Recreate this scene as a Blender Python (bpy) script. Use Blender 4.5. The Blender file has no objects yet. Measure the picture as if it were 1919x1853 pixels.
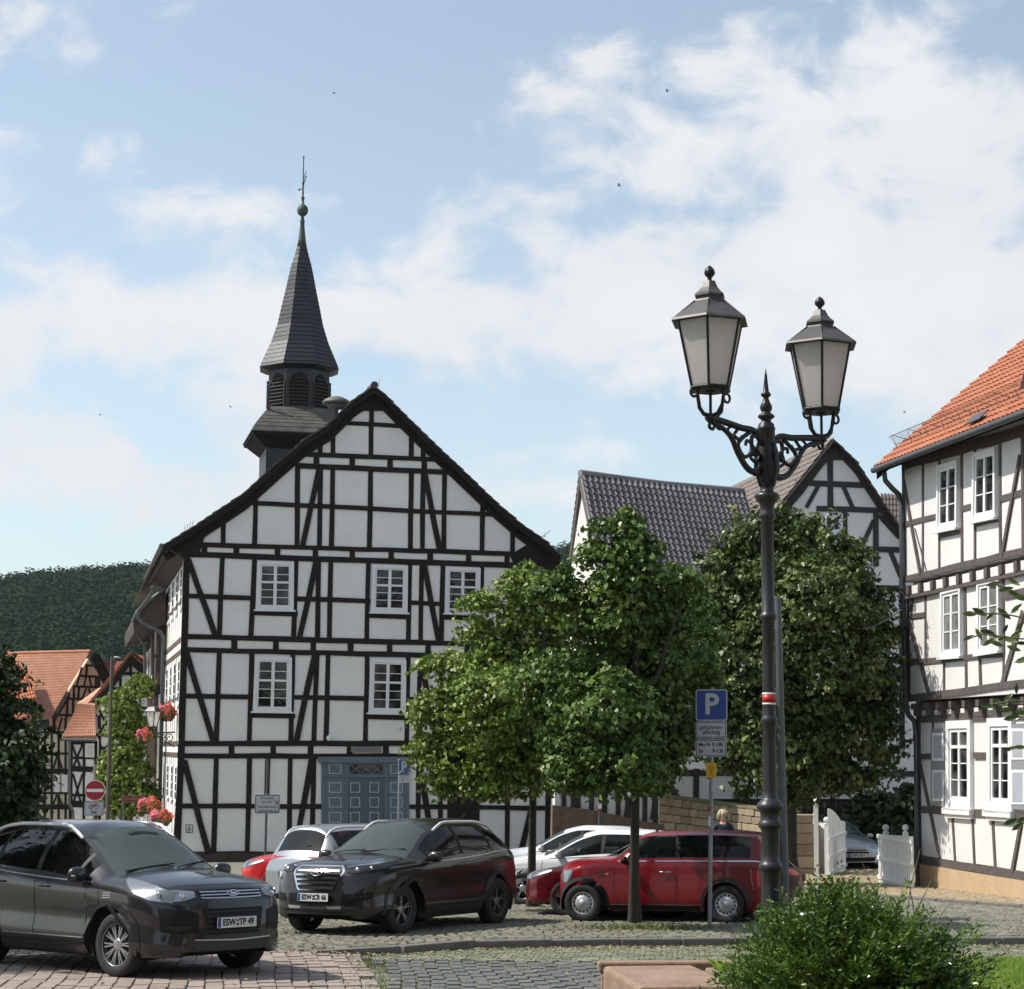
import bpy, bmesh, math, random
import numpy as np
from mathutils import Vector, Matrix
from mathutils.bvhtree import BVHTree
random.seed(7); NR = np.random.RandomState(11)
R = math.radians
sc = bpy.context.scene
COL = sc.collection
# ------------------------------------------------------------------ camera, sky, sun, exposure
CAMZ = 2.012; FL = 3700.0; CX, CY = 1150.0, 926.5; TH = math.atan((1400.0-CY)/FL)
cam = bpy.data.cameras.new('camera'); camo = bpy.data.objects.new('camera', cam); COL.objects.link(camo)
camo.location = (0, 0, CAMZ); camo.rotation_euler = (math.pi/2+TH, 0, 0)
cam.sensor_width = 36; cam.lens = FL/1919*36; cam.shift_x = (959.5-CX)/1919.0; cam.shift_y = 0
cam.clip_start = 0.1; cam.clip_end = 6000; sc.camera = camo
SUN_EL, SUN_AZ = 51.0, -92.0          # azimuth from +Y towards +X
sd = Vector((math.sin(R(SUN_AZ))*math.cos(R(SUN_EL)), math.cos(R(SUN_AZ))*math.cos(R(SUN_EL)), math.sin(R(SUN_EL))))
sl = bpy.data.lights.new('sun', 'SUN'); sl.energy = 4.3; sl.angle = R(0.55); sl.color = (1.0, 0.95, 0.87)
slo = bpy.data.objects.new('sun', sl); COL.objects.link(slo); slo.rotation_euler = sd.to_track_quat('Z', 'Y').to_euler()
slo.location = (-30, 20, 60)
sc.view_settings.view_transform = 'Standard'; sc.view_settings.look = 'None'; sc.view_settings.gamma = 1
sc.view_settings.exposure = 0.42
sc.render.film_transparent = False
try:
    sc.cycles.max_bounces = 8; sc.cycles.transparent_max_bounces = 12; sc.cycles.use_denoising = True
except Exception: pass
world = bpy.data.worlds.new('World'); sc.world = world; world.use_nodes = True
def build_sky():
    nt = world.node_tree; nt.nodes.clear(); N = nt.nodes.new; L = nt.links.new
    out = N('ShaderNodeOutputWorld'); bg = N('ShaderNodeBackground'); L(bg.outputs[0], out.inputs[0])
    sky = N('ShaderNodeTexSky'); sky.sky_type = 'NISHITA'; sky.sun_disc = False
    sky.sun_elevation = R(SUN_EL); sky.sun_rotation = R(SUN_AZ % 360); sky.air_density = 1.0; sky.dust_density = 1.2; sky.ozone_density = 1.6
    bg.inputs['Strength'].default_value = 0.132
    tc = N('ShaderNodeTexCoord')
    def M(op, a, b=None, c=None):
        n = N('ShaderNodeMath'); n.operation = op
        for i, v in enumerate((a, b, c)):
            if v is None: continue
            if isinstance(v, (int, float)): n.inputs[i].default_value = v
            else: L(v, n.inputs[i])
        return n.outputs[0]
    sx = N('ShaderNodeSeparateXYZ'); L(tc.outputs['Generated'], sx.inputs[0])
    # direction -> flat cloud plane coordinates (tangent angles)
    ty = M('MAXIMUM', sx.outputs[1], 0.02)
    a = M('DIVIDE', sx.outputs[0], ty); b = M('DIVIDE', sx.outputs[2], ty)
    cb = N('ShaderNodeCombineXYZ'); L(a, cb.inputs[0]); L(M('MULTIPLY', b, 1.35), cb.inputs[1]); L(M('MULTIPLY', sx.outputs[1], 0.15), cb.inputs[2])
    def noise(scale, detail, rough, off, dist=0.0):
        mp = N('ShaderNodeMapping'); L(cb.outputs[0], mp.inputs[0]); mp.inputs['Location'].default_value = off
        n = N('ShaderNodeTexNoise'); L(mp.outputs[0], n.inputs['Vector']); n.inputs['Scale'].default_value = scale
        n.inputs['Detail'].default_value = detail; n.inputs['Roughness'].default_value = rough; n.inputs['Distortion'].default_value = dist
        return n.outputs[0]
    n1 = noise(17.0, 11, 0.58, (3.1, 1.7, 0.4), 0.35); n2 = noise(5.5, 4, 0.5, (0.3, 5.2, 1.0))
    # gaussian cloud banks: (px, py, rx, ry, weight) as tangent angles seen from the square
    banks = [(1420,330,430,190,.60),(1750,120,260,170,.48),(1880,430,260,280,.58),(1250,500,520,100,.42),(950,600,430,95,.62),
             (1300,120,330,110,.55),(60,640,330,75,.58),(330,600,260,60,.62),(40,270,230,70,.62),(40,40,110,90,.6),(420,380,190,70,.48),
             (480,770,90,50,.40),(1650,650,420,160,.55),(240,900,420,80,.52),(1180,850,110,30,.42),(1030,930,90,22,.38),(120,780,260,60,.30),(600,520,200,80,.36),
             (560,140,330,110,-.55),(1560,60,120,90,-.30),(1130,30,240,60,-.25),(800,330,220,110,-.42),(1420,820,330,80,-.42),(250,140,170,110,-.35),(700,800,330,60,-.25),(1400,215,60,20,-.3),(1140,400,60,40,-.5),(1560,250,120,40,-.25),(1700,330,70,60,-.2)]
    acc = None
    for (px, py, rx, ry, w) in banks:
        u0 = (px-CX)/FL; v0 = (1400-py)/FL*1.015
        du = M('DIVIDE', M('SUBTRACT', a, u0), rx/FL); dv = M('DIVIDE', M('SUBTRACT', b, v0), ry/FL)
        g = M('EXPONENT', M('MULTIPLY', M('ADD', M('MULTIPLY', du, du), M('MULTIPLY', dv, dv)), -0.8))
        g = M('MULTIPLY', g, w); acc = g if acc is None else M('ADD', acc, g)
    # beyond the framed part of the sky: broken cloud everywhere
    far = N('ShaderNodeMapRange'); L(M('ABSOLUTE', a), far.inputs[0]); far.inputs[1].default_value = 0.32; far.inputs[2].default_value = 0.55
    far.inputs[3].default_value = 0.0; far.inputs[4].default_value = 0.22
    acc = M('ADD', acc, far.outputs[0]); lowb = M('DIVIDE', b, 0.15); acc = M('ADD', acc, M('MULTIPLY', M('EXPONENT', M('MULTIPLY', M('MULTIPLY', lowb, lowb), -1.0)), 0.24))
    fld = M('ADD', acc, M('ADD', M('MULTIPLY', M('SUBTRACT', n1, 0.5), 2.9), M('MULTIPLY', M('SUBTRACT', n2, 0.5), 0.9)))
    mr = N('ShaderNodeMapRange'); mr.interpolation_type = 'SMOOTHSTEP'; L(fld, mr.inputs[0])
    mr.inputs[1].default_value = 0.12; mr.inputs[2].default_value = 0.90; mr.inputs[3].default_value = 0.07; mr.inputs[4].default_value = 0.93
    # cloud tone: slightly grey undersides
    n3 = noise(6.0, 5, 0.5, (7.3, 2.2, 4.0))
    cr = N('ShaderNodeMix'); cr.data_type = 'RGBA'; L(M('MULTIPLY', M('ADD', M('MULTIPLY',fld,-0.35), M('ADD', n3, 0.35)), 1.0), cr.inputs['Factor'])
    cr.inputs['A'].default_value = (5.3, 5.35, 5.45, 1); cr.inputs['B'].default_value = (4.45, 4.55, 4.75, 1)
    hs = N('ShaderNodeHueSaturation'); hs.inputs['Saturation'].default_value = 0.74; hs.inputs['Value'].default_value = 1.03; tn = N('ShaderNodeMix'); tn.data_type = 'RGBA'; tn.blend_type = 'MULTIPLY'; tn.inputs['Factor'].default_value = 1; L(sky.outputs[0], tn.inputs['A']); tn.inputs['B'].default_value = (.95, 1.02, .97, 1); L(tn.outputs['Result'], hs.inputs['Color'])
    mx = N('ShaderNodeMix'); mx.data_type = 'RGBA'; L(mr.outputs[0], mx.inputs['Factor']); L(hs.outputs[0], mx.inputs['A']); L(cr.outputs['Result'], mx.inputs['B'])
    L(mx.outputs['Result'], bg.inputs['Color'])
build_sky()
# ------------------------------------------------------------------ geometry helpers
FW = Vector((0, math.cos(TH), math.sin(TH))); UP = Vector((0, -math.sin(TH), math.cos(TH)))
EYE = Vector((0, 0, CAMZ))
def ray(px, py): return FW*FL + Vector((1, 0, 0))*(px-CX) + UP*(CY-py)
def P(px, py, Y):
    d = ray(px, py); return EYE + d*(Y/d.y)
SLOPE = 0.0257
def gz(y): return -SLOPE*min(max(y, -40), 110)
def G(px, py, dz=0.0):
    d = ray(px, py); t = (CAMZ-dz)/(-d.z - SLOPE*d.y); return EYE + d*t
def ppm(Y): return FL/Y
def V(*a): return Vector(a)
def tag(o, label=None, cat=None, group=None, kind=None):
    if label: o['label'] = label
    if cat: o['category'] = cat
    if group: o['group'] = group
    if kind: o['kind'] = kind
    return o
def thing(name, label, cat, loc=(0, 0, 0), rotz=0.0, group=None):
    o = bpy.data.objects.new(name, None); COL.objects.link(o); o.location = loc; o.rotation_euler = (0, 0, rotz)
    o.empty_display_size = 0.3
    return tag(o, label, cat, group)
class MB:
    """collects geometry for ONE mesh"""
    def __init__(s): s.v = []; s.f = []; s.mi = []; s.sm = []
    def add(s, vs, fs, mi=0, smooth=False):
        b = len(s.v); s.v.extend([tuple(p) for p in vs])
        for f in fs: s.f.append(tuple(i+b for i in f)); s.mi.append(mi); s.sm.append(smooth)
    def box(s, c, sz, ax=None, mi=0):
        c = Vector(c); ax = ax or (V(1,0,0), V(0,1,0), V(0,0,1)); h = [x/2 for x in sz]
        vs = [c+ax[0]*(h[0]*i)+ax[1]*(h[1]*j)+ax[2]*(h[2]*k) for i in (-1,1) for j in (-1,1) for k in (-1,1)]
        s.add(vs, [(0,1,3,2),(4,6,7,5),(0,4,5,1),(2,3,7,6),(0,2,6,4),(1,5,7,3)], mi)
    def boxm(s, lo, hi, mi=0): s.box([(a+b)/2 for a, b in zip(lo, hi)], [b-a for a, b in zip(lo, hi)], None, mi)
    def prism(s, pts, off, mi=0):
        """pts: planar polygon of 3-D points; off: extrusion vector"""
        n = len(pts); pts = [Vector(p) for p in pts]; vs = pts+[p+off for p in pts]
        fs = [tuple(range(n)), tuple(range(2*n-1, n-1, -1))]+[(i, i+n, (i+1) % n+n, (i+1) % n) for i in range(n)]
        s.add(vs, fs, mi)
    def tube(s, pts, r, seg=8, mi=0, cap=True, smooth=True):
        pts = [Vector(p) for p in pts]; n = len(pts); rs = r if isinstance(r, (list, tuple)) else [r]*n
        vs = []; t0 = None; prev = None
        for i, p in enumerate(pts):
            t = (pts[min(i+1, n-1)]-pts[max(i-1, 0)]).normalized()
            if prev is None:
                a = t.orthogonal().normalized()
            else:
                a = (prev-t*prev.dot(t)); a = a.normalized() if a.length > 1e-6 else t.orthogonal().normalized()
            prev = a; b = t.cross(a)
            for k in range(seg):
                an = 2*math.pi*k/seg; vs.append(p+(a*math.cos(an)+b*math.sin(an))*rs[i])
        fs = [(i*seg+k, i*seg+(k+1) % seg, (i+1)*seg+(k+1) % seg, (i+1)*seg+k) for i in range(n-1) for k in range(seg)]
        s.add(vs, fs, mi, smooth)
        if cap: s.add(vs[:seg], [tuple(range(seg-1, -1, -1))], mi); s.add(vs[-seg:], [tuple(range(seg))], mi)
    def lathe(s, c, prof, seg=16, axis=None, mi=0, smooth=True, phase=0.0, cap=True):
        """prof: [(radius, height)] along axis from c"""
        c = Vector(c); ax = Vector(axis or (0,0,1)).normalized(); a = ax.orthogonal().normalized() if abs(ax.z) < .99 else V(1,0,0); b = ax.cross(a)
        vs = []
        for (r, h) in prof:
            for k in range(seg):
                an = 2*math.pi*k/seg+phase; vs.append(c+ax*h+(a*math.cos(an)+b*math.sin(an))*max(r, 1e-4))
        n = len(prof)
        fs = [(i*seg+k, i*seg+(k+1) % seg, (i+1)*seg+(k+1) % seg, (i+1)*seg+k) for i in range(n-1) for k in range(seg)]
        if cap: fs += [tuple(range(seg-1, -1, -1)), tuple(range((n-1)*seg, n*seg))]
        s.add(vs, fs, mi, smooth)
    def build(s, name, mats, parent=None, mtx=None, attr=None):
        me = bpy.data.meshes.new(name); me.from_pydata(s.v, [], s.f)
        mats = mats if isinstance(mats, (list, tuple)) else [mats]
        for m in mats: me.materials.append(m)
        me.polygons.foreach_set('material_index', s.mi); me.polygons.foreach_set('use_smooth', s.sm)
        if attr is not None:
            at = me.attributes.new('tint', 'FLOAT', 'FACE'); at.data.foreach_set('value', np.asarray(attr, dtype=np.float32))
        me.update(); o = bpy.data.objects.new(name, me); COL.objects.link(o)
        if parent is not None:
            o.parent = parent
            if mtx is None: pass
            else: o.matrix_parent_inverse = mtx
        return o
def bevel(o, w=0.01, seg=2, ang=40):
    m = o.modifiers.new('bevel', 'BEVEL'); m.width = w; m.segments = seg; m.limit_method = 'ANGLE'; m.angle_limit = R(ang); m.harden_normals = False
    return o
def at_base(o):  # geometry given in world coordinates under a thing at its own base
    return Matrix.Translation(-Vector(o.location)) if o.rotation_euler.z == 0 else (Matrix.Translation(Vector(o.location)) @ Matrix.Rotation(o.rotation_euler.z, 4, 'Z')).inverted()
def part(mb, name, mats, root, attr=None):
    """mesh given in world coordinates, parented to a thing standing at its base"""
    o = mb.build(name, mats, None, None, attr); o.parent = root
    r = root; chain = []
    while r is not None: chain.append(r); r = r.parent
    m = Matrix.Identity(4)
    for q in reversed(chain):
        if q.type == 'EMPTY': m = m @ Matrix.Translation(q.location) @ Matrix.Rotation(q.rotation_euler.z, 4, 'Z')
    o.data.transform(m.inverted())
    return o
def local(mb, name, mats, root, attr=None):
    return mb.build(name, mats, root, None, attr)
def struct(mb, name, mats, attr=None, kind='structure'):
    o = mb.build(name, mats, None, None, attr); o['kind'] = kind; return o
class Plane:
    """vertical plane through O along horizontal direction u; out points at the viewer side"""
    def __init__(s, O, ang, flip=False):
        s.O = Vector(O); s.u = V(math.cos(R(ang)), math.sin(R(ang)), 0); s.n = V(math.sin(R(ang)), -math.cos(R(ang)), 0)
        if flip: s.n = -s.n
    def px(s, x, y, out=0.0):
        d = ray(x, y); t = (s.O+s.n*out-EYE).dot(s.n)/d.dot(s.n); return EYE+d*t
    def uz(s, x, y):
        p = s.px(x, y); return ((p-s.O).dot(s.u), p.z)
    def w(s, u, z, out=0.0): return V(s.O.x+s.u.x*u+s.n.x*out, s.O.y+s.u.y*u+s.n.y*out, z)
    def poly(s, mb, pts, o0, o1, mi=0):     # pixel polygon -> prism between two out distances
        q = [s.uz(*p) for p in pts]; s.polyuz(mb, q, o0, o1, mi)
    def polyuz(s, mb, q, o0, o1, mi=0):
        mb.prism([s.w(a, b, o0) for a, b in q], s.n*(o1-o0), mi)
    def beam(s, mb, x0, y0, x1, y1, wd, o1=0.03, o0=-0.02, mi=0, wob=0.0):
        """timber between two pixels; wd in metres"""
        a = Vector(s.uz(x0, y0)); b = Vector(s.uz(x1, y1)); s.beamuz(mb, a, b, wd, o1, o0, mi, wob)
    def beamuz(s, mb, a, b, wd, o1=0.03, o0=-0.02, mi=0, wob=0.0):
        a = Vector(a); b = Vector(b); d = (b-a); L = d.length
        if L < 1e-4: return
        d /= L; q = Vector((-d.y, d.x)); n = max(1, int(L/0.9)) if wob > 0 else 1
        s.k = getattr(s, 'k', 0)+1; o1 = o1+(s.k % 9)*0.0016
        top = []; bot = []
        for i in range(n+1):
            c = a+d*(L*i/n); j = (random.uniform(-wob, wob) if 0 < i < n else 0); w2 = wd/2*(1+(random.uniform(-.08, .08) if wob > 0 else 0))
            top.append(c+q*(w2+j)); bot.append(c+q*(-w2+j))
        for i in range(n):
            s.polyuz(mb, [top[i], top[i+1], bot[i+1], bot[i]], o0, o1, mi)
# ------------------------------------------------------------------ materials
MATS = {}
def _nodes(name):
    m = bpy.data.materials.new(name); m.use_nodes = True; nt = m.node_tree
    return m, nt, nt.nodes['Principled BSDF'], nt.nodes.new, nt.links.new
def mat(name, col, rough=0.6, metal=0.0, spec=0.5, coat=0.0, var=0.0, vscale=3.0, col2=None, bump=0.0, bscale=30.0, tintcol=None, stretch=None, emit=None, detail=5, fine=0.0):
    if name in MATS: return MATS[name]
    m, nt, b, N, L = _nodes(name); MATS[name] = m
    c4 = tuple(col)+(1,); b.inputs['Base Color'].default_value = c4
    b.inputs['Roughness'].default_value = rough; b.inputs['Metallic'].default_value = metal; b.inputs['Specular IOR Level'].default_value = spec
    if coat: b.inputs['Coat Weight'].default_value = coat; b.inputs['Coat Roughness'].default_value = 0.04
    tc = N('ShaderNodeTexCoord'); mp = N('ShaderNodeMapping'); L(tc.outputs['Object'], mp.inputs[0])
    if stretch: mp.inputs['Scale'].default_value = stretch
    cur = None
    if var > 0 or col2:
        n = N('ShaderNodeTexNoise'); n.inputs['Scale'].default_value = vscale; n.inputs['Detail'].default_value = detail; n.inputs['Roughness'].default_value = 0.65; L(mp.outputs[0], n.inputs['Vector'])
        r = N('ShaderNodeMapRange'); L(n.outputs[0], r.inputs[0]); r.inputs[1].default_value = 0.3; r.inputs[2].default_value = 0.7
        mx = N('ShaderNodeMix'); mx.data_type = 'RGBA'; L(r.outputs[0], mx.inputs['Factor'])
        mx.inputs['A'].default_value = c4
        mx.inputs['B'].default_value = (tuple(col2)+(1,)) if col2 else tuple(c*(1-var) for c in col)+(1,)
        cur = mx.outputs['Result']
    if tintcol:   # per-face tint attribute picks between colours
        at = N('ShaderNodeAttribute'); at.attribute_name = 'tint'
        cr = N('ShaderNodeValToRGB'); e = cr.color_ramp.elements
        e[0].color = tuple(tintcol[0])+(1,); e[1].color = tuple(tintcol[-1])+(1,)
        for i, c in enumerate(tintcol[1:-1]):
            q = e.new((i+1)/(len(tintcol)-1)); q.color = tuple(c)+(1,)
        L(at.outputs['Fac'], cr.inputs[0])
        if cur is not None:
            m2 = N('ShaderNodeMix'); m2.data_type = 'RGBA'; m2.inputs['Factor'].default_value = 0.35; L(cr.outputs[0], m2.inputs['A']); L(cur, m2.inputs['B']); cur = m2.outputs['Result']
        else: cur = cr.outputs[0]
    if fine > 0:
        n4 = N('ShaderNodeTexNoise'); n4.inputs['Scale'].default_value = vscale*14; n4.inputs['Detail'].default_value = 3; L(mp.outputs[0], n4.inputs['Vector'])
        r4 = N('ShaderNodeMapRange'); L(n4.outputs[0], r4.inputs[0]); r4.inputs[1].default_value = .3; r4.inputs[2].default_value = .7; r4.inputs[3].default_value = 1-fine; r4.inputs[4].default_value = 1+fine*.5
        m5 = N('ShaderNodeMix'); m5.data_type = 'RGBA'; m5.blend_type = 'MULTIPLY'; m5.inputs['Factor'].default_value = 1
        if cur is not None: L(cur, m5.inputs['A'])
        else: m5.inputs['A'].default_value = c4
        L(r4.outputs[0], m5.inputs['B']); cur = m5.outputs['Result']
    if cur is not None: L(cur, b.inputs['Base Color'])
    if bump > 0:
        n2 = N('ShaderNodeTexNoise'); n2.inputs['Scale'].default_value = bscale; n2.inputs['Detail'].default_value = 4; L(mp.outputs[0], n2.inputs['Vector'])
        bp = N('ShaderNodeBump'); bp.inputs['Strength'].default_value = bump; bp.inputs['Distance'].default_value = 0.02; L(n2.outputs[0], bp.inputs['Height']); L(bp.outputs[0], b.inputs['Normal'])
    if emit: b.inputs['Emission Color'].default_value = tuple(emit)+(1,); b.inputs['Emission Strength'].default_value = 1
    return m
def glass_mat(name, tint=(0.25, 0.3, 0.3), clear=0.35, base=(0.012, 0.014, 0.015)):
    if name in MATS: return MATS[name]
    m, nt, b, N, L = _nodes(name); MATS[name] = m
    b.inputs['Base Color'].default_value = tuple(base)+(1,); b.inputs['Roughness'].default_value = 0.03; b.inputs['Specular IOR Level'].default_value = 0.5
    if name == 'dark_window_glass':
        tc = N('ShaderNodeTexCoord'); n = N('ShaderNodeTexNoise'); n.inputs['Scale'].default_value = 1.4; n.inputs['Detail'].default_value = 2; L(tc.outputs['Object'], n.inputs['Vector'])
        r = N('ShaderNodeValToRGB'); r.color_ramp.elements[0].position = .48; r.color_ramp.elements[0].color = (.008,.009,.010,1); r.color_ramp.elements[1].position = .68; r.color_ramp.elements[1].color = (.11,.11,.105,1); L(n.outputs[0], r.inputs[0]); L(r.outputs[0], b.inputs['Base Color'])
        nb = N('ShaderNodeTexNoise'); nb.inputs['Scale'].default_value = 2.5; L(tc.outputs['Object'], nb.inputs['Vector']); bp = N('ShaderNodeBump'); bp.inputs['Strength'].default_value = .12; bp.inputs['Distance'].default_value = .05; L(nb.outputs[0], bp.inputs['Height']); L(bp.outputs[0], b.inputs['Normal'])
    t = N('ShaderNodeBsdfTransparent'); t.inputs[0].default_value = tuple(tint)+(1,)
    mx = N('ShaderNodeMixShader'); mx.inputs[0].default_value = clear; L(b.outputs[0], mx.inputs[1]); L(t.outputs[0], mx.inputs[2])
    L(mx.outputs[0], nt.nodes['Material Output'].inputs[0]); return m
def leaf_mat(name, cols, rough=0.45, trans=0.28, spec=0.35):
    if name in MATS: return MATS[name]
    m, nt, b, N, L = _nodes(name); MATS[name] = m
    at = N('ShaderNodeAttribute'); at.attribute_name = 'tint'; cr = N('ShaderNodeValToRGB'); e = cr.color_ramp.elements
    e[0].color = tuple(cols[0])+(1,); e[1].color = tuple(cols[-1])+(1,)
    for i, c in enumerate(cols[1:-1]): q = e.new((i+1)/(len(cols)-1)); q.color = tuple(c)+(1,)
    L(at.outputs['Fac'], cr.inputs[0]); L(cr.outputs[0], b.inputs['Base Color']); b.inputs['Roughness'].default_value = rough; b.inputs['Specular IOR Level'].default_value = spec
    t = N('ShaderNodeBsdfTranslucent'); L(cr.outputs[0], t.inputs[0]); mx = N('ShaderNodeMixShader'); mx.inputs[0].default_value = trans
    L(b.outputs[0], mx.inputs[1]); L(t.outputs[0], mx.inputs[2]); L(mx.outputs[0], nt.nodes['Material Output'].inputs[0]); return m
def frosted_mat():
    m, nt, b, N, L = _nodes('frosted_lantern_glass')
    b.inputs['Roughness'].default_value = 0.35
    t = N('ShaderNodeBsdfTranslucent'); t.inputs[0].default_value = (.97, .95, .93, 1); mx = N('ShaderNodeMixShader'); mx.inputs[0].default_value = 0.68
    n = N('ShaderNodeTexNoise'); n.inputs['Scale'].default_value = 9; n.inputs['Detail'].default_value = 6
    r = N('ShaderNodeValToRGB'); r.color_ramp.elements[0].color = (.56, .54, .52, 1); r.color_ramp.elements[1].color = (.85, .83, .81, 1); L(n.outputs[0], r.inputs[0]); L(r.outputs[0], b.inputs['Base Color'])
    L(b.outputs[0], mx.inputs[1]); L(t.outputs[0], mx.inputs[2]); L(mx.outputs[0], nt.nodes['Material Output'].inputs[0]); return m
M_plaster = mat('white_lime_plaster', (.79, .77, .745), .85, var=.09, vscale=1.3, bump=.25, bscale=45, fine=.04)
M_plaster_r = mat('rough_white_plaster', (.66, .65, .63), .9, var=.08, vscale=2.0, bump=.55, bscale=26, fine=.06)
M_plaster_y = mat('cream_plaster', (.60, .54, .40), .9, var=.15, vscale=1.5, bump=.3)
M_plaster_p = mat('peach_plaster', (.62, .40, .28), .9, var=.15, vscale=1.5, bump=.3)
M_wood = mat('dark_brown_timber', (.013, .009, .0085), .75, col2=(.026, .018, .016), vscale=5, bump=.6, bscale=25, fine=.35, spec=.25)
M_wood_k = mat('black_timber', (.012, .010, .010), .8, col2=(.022, .019, .018), vscale=5, bump=.4, bscale=25, spec=.25)
M_wood_g = mat('grey_brown_timber', (.085, .070, .066), .85, col2=(.13, .11, .105), vscale=6, bump=.8, bscale=30, fine=.3, spec=.2)
M_wood_b = mat('brown_board', (.06, .038, .028), .8, col2=(.11, .075, .055), vscale=4, bump=.5, bscale=20)
M_white = mat('white_window_paint', (.74, .74, .74), .45, var=.05, vscale=4)
M_pane = glass_mat('dark_window_glass', (.25, .27, .28), .12, (.010, .011, .012))
M_pane_w = mat('curtained_window_glass', (.10, .10, .10), .06, spec=.7, col2=(.30, .29, .27), vscale=1.8)
M_slate = mat('slate', (.013, .014, .018), .38, col2=(.03, .032, .038), vscale=7, bump=.3, bscale=12, fine=.4, spec=.35)
M_slate_o = mat('weathered_slate', (.13, .12, .10), .6, col2=(.06, .056, .05), vscale=3, bump=.4, bscale=14, fine=.35)
M_slate_d = mat('dark_slate', (.022, .024, .03), .55, col2=(.04, .043, .05), vscale=9, bump=.3, fine=.3)
M_copper = mat('green_copper', (.07, .10, .085), .6, col2=(.03, .038, .035), vscale=12)
M_tile_d = mat('dark_roof_tile', (.045, .035, .03), .6, col2=(.09, .06, .045), vscale=2.5, fine=.3, bump=.3)
M_tile_gray = mat('glazed_grey_brown_tile', (.125, .115, .113), .12, col2=(.20, .185, .18), vscale=2, fine=.3, spec=.55)
M_tile_br = mat('weathered_brown_tile', (.16, .125, .105), .6, col2=(.11, .088, .076), vscale=3, fine=.35, bump=.3)
M_tile_o = mat('orange_clay_tile', (.43, .145, .06), .6, col2=(.31, .095, .04), vscale=2.2, fine=.42, bump=.2)
M_tile_ol = mat('pale_orange_clay_tile', (.54, .28, .18), .6, col2=(.42, .20, .12), vscale=1.6, fine=.3, bump=.2)
M_ridge = mat('ridge_tile', (.06, .05, .045), .6, var=.3)
M_zinc = mat('weathered_zinc', (.12, .125, .13), .45, metal=.55, var=.25, vscale=4)
M_zincd = mat('painted_dark_pipe', (.085, .087, .095), .45, metal=.3, var=.25, vscale=4)
M_door = mat('blue_grey_door_paint', (.12, .155, .19), .55, var=.2, vscale=2.5, bump=.15)
M_doord = mat('dark_blue_grey_paint', (.08, .105, .13), .55, var=.15)
M_doorw = mat('pale_panel_line', (.42, .46, .49), .5)
M_iron = mat('black_cast_iron', (.013, .013, .014), .42, metal=.2, spec=.5, var=.3, vscale=9, bump=.15, bscale=50)
M_irong = mat('grey_cast_iron_paint', (.028, .029, .030), .40, metal=.15, spec=.5, var=.25, vscale=8, bump=.12, bscale=50)
M_silveriron = mat('worn_silvery_iron', (.16, .16, .165), .35, metal=.4, spec=.5, col2=(.07,.07,.07), vscale=9)
M_galv = mat('galvanised_steel', (.30, .31, .32), .45, metal=.5, var=.3, vscale=6)
M_black = mat('black_plastic', (.006, .006, .007), .55, spec=.25)
M_rubber = mat('tyre_rubber', (.018, .018, .018), .8, bump=.2)
M_under = mat('dark_underbody', (.006, .006, .006), .9)
M_alloy = mat('silver_alloy', (.42, .43, .44), .28, metal=.75)
M_chrome = mat('chrome', (.62, .63, .65), .12, metal=1.0)
M_plate = mat('plate_white', (.62, .62, .60), .4)
M_blue = mat('sign_blue', (.008, .045, .24), .35, var=.1)
M_signw = mat('sign_white', (.42, .43, .45), .4, var=.08)
M_signk = mat('sign_black', (.015, .015, .015), .5)
M_red = mat('sign_red', (.42, .012, .015), .4)
M_yellow = mat('yellow_sticker', (.62, .33, .01), .45)
M_wht = mat('bright_white', (.72, .72, .71), .5, var=.05)
M_sand = mat('red_sandstone', (.31, .215, .15), .85, col2=(.20, .13, .09), vscale=2.2, bump=.6, bscale=18, fine=.25)
M_sandy = mat('yellow_sandstone', (.30, .235, .155), .85, col2=(.24, .17, .10), vscale=2.5, bump=.5, bscale=14, fine=.25, tintcol=[(.17,.13,.09),(.28,.225,.155),(.36,.30,.215)])
M_plinth = mat('cut_sandstone_plinth', (.50, .36, .22), .85, col2=(.42, .29, .17), vscale=2, bump=.3, bscale=20, fine=.15)
M_kerb = mat('kerb_stone', (.115, .105, .095), .85, col2=(.17, .155, .14), vscale=4, bump=.5, bscale=20, fine=.3)
M_bark = mat('grey_bark', (.028, .024, .02), .9, col2=(.055, .048, .038), vscale=8, bump=.9, bscale=18, stretch=(1, 1, .25))
M_frost = frosted_mat()
M_glassint = mat('lantern_inner', (.5, .48, .45), .6)
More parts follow.
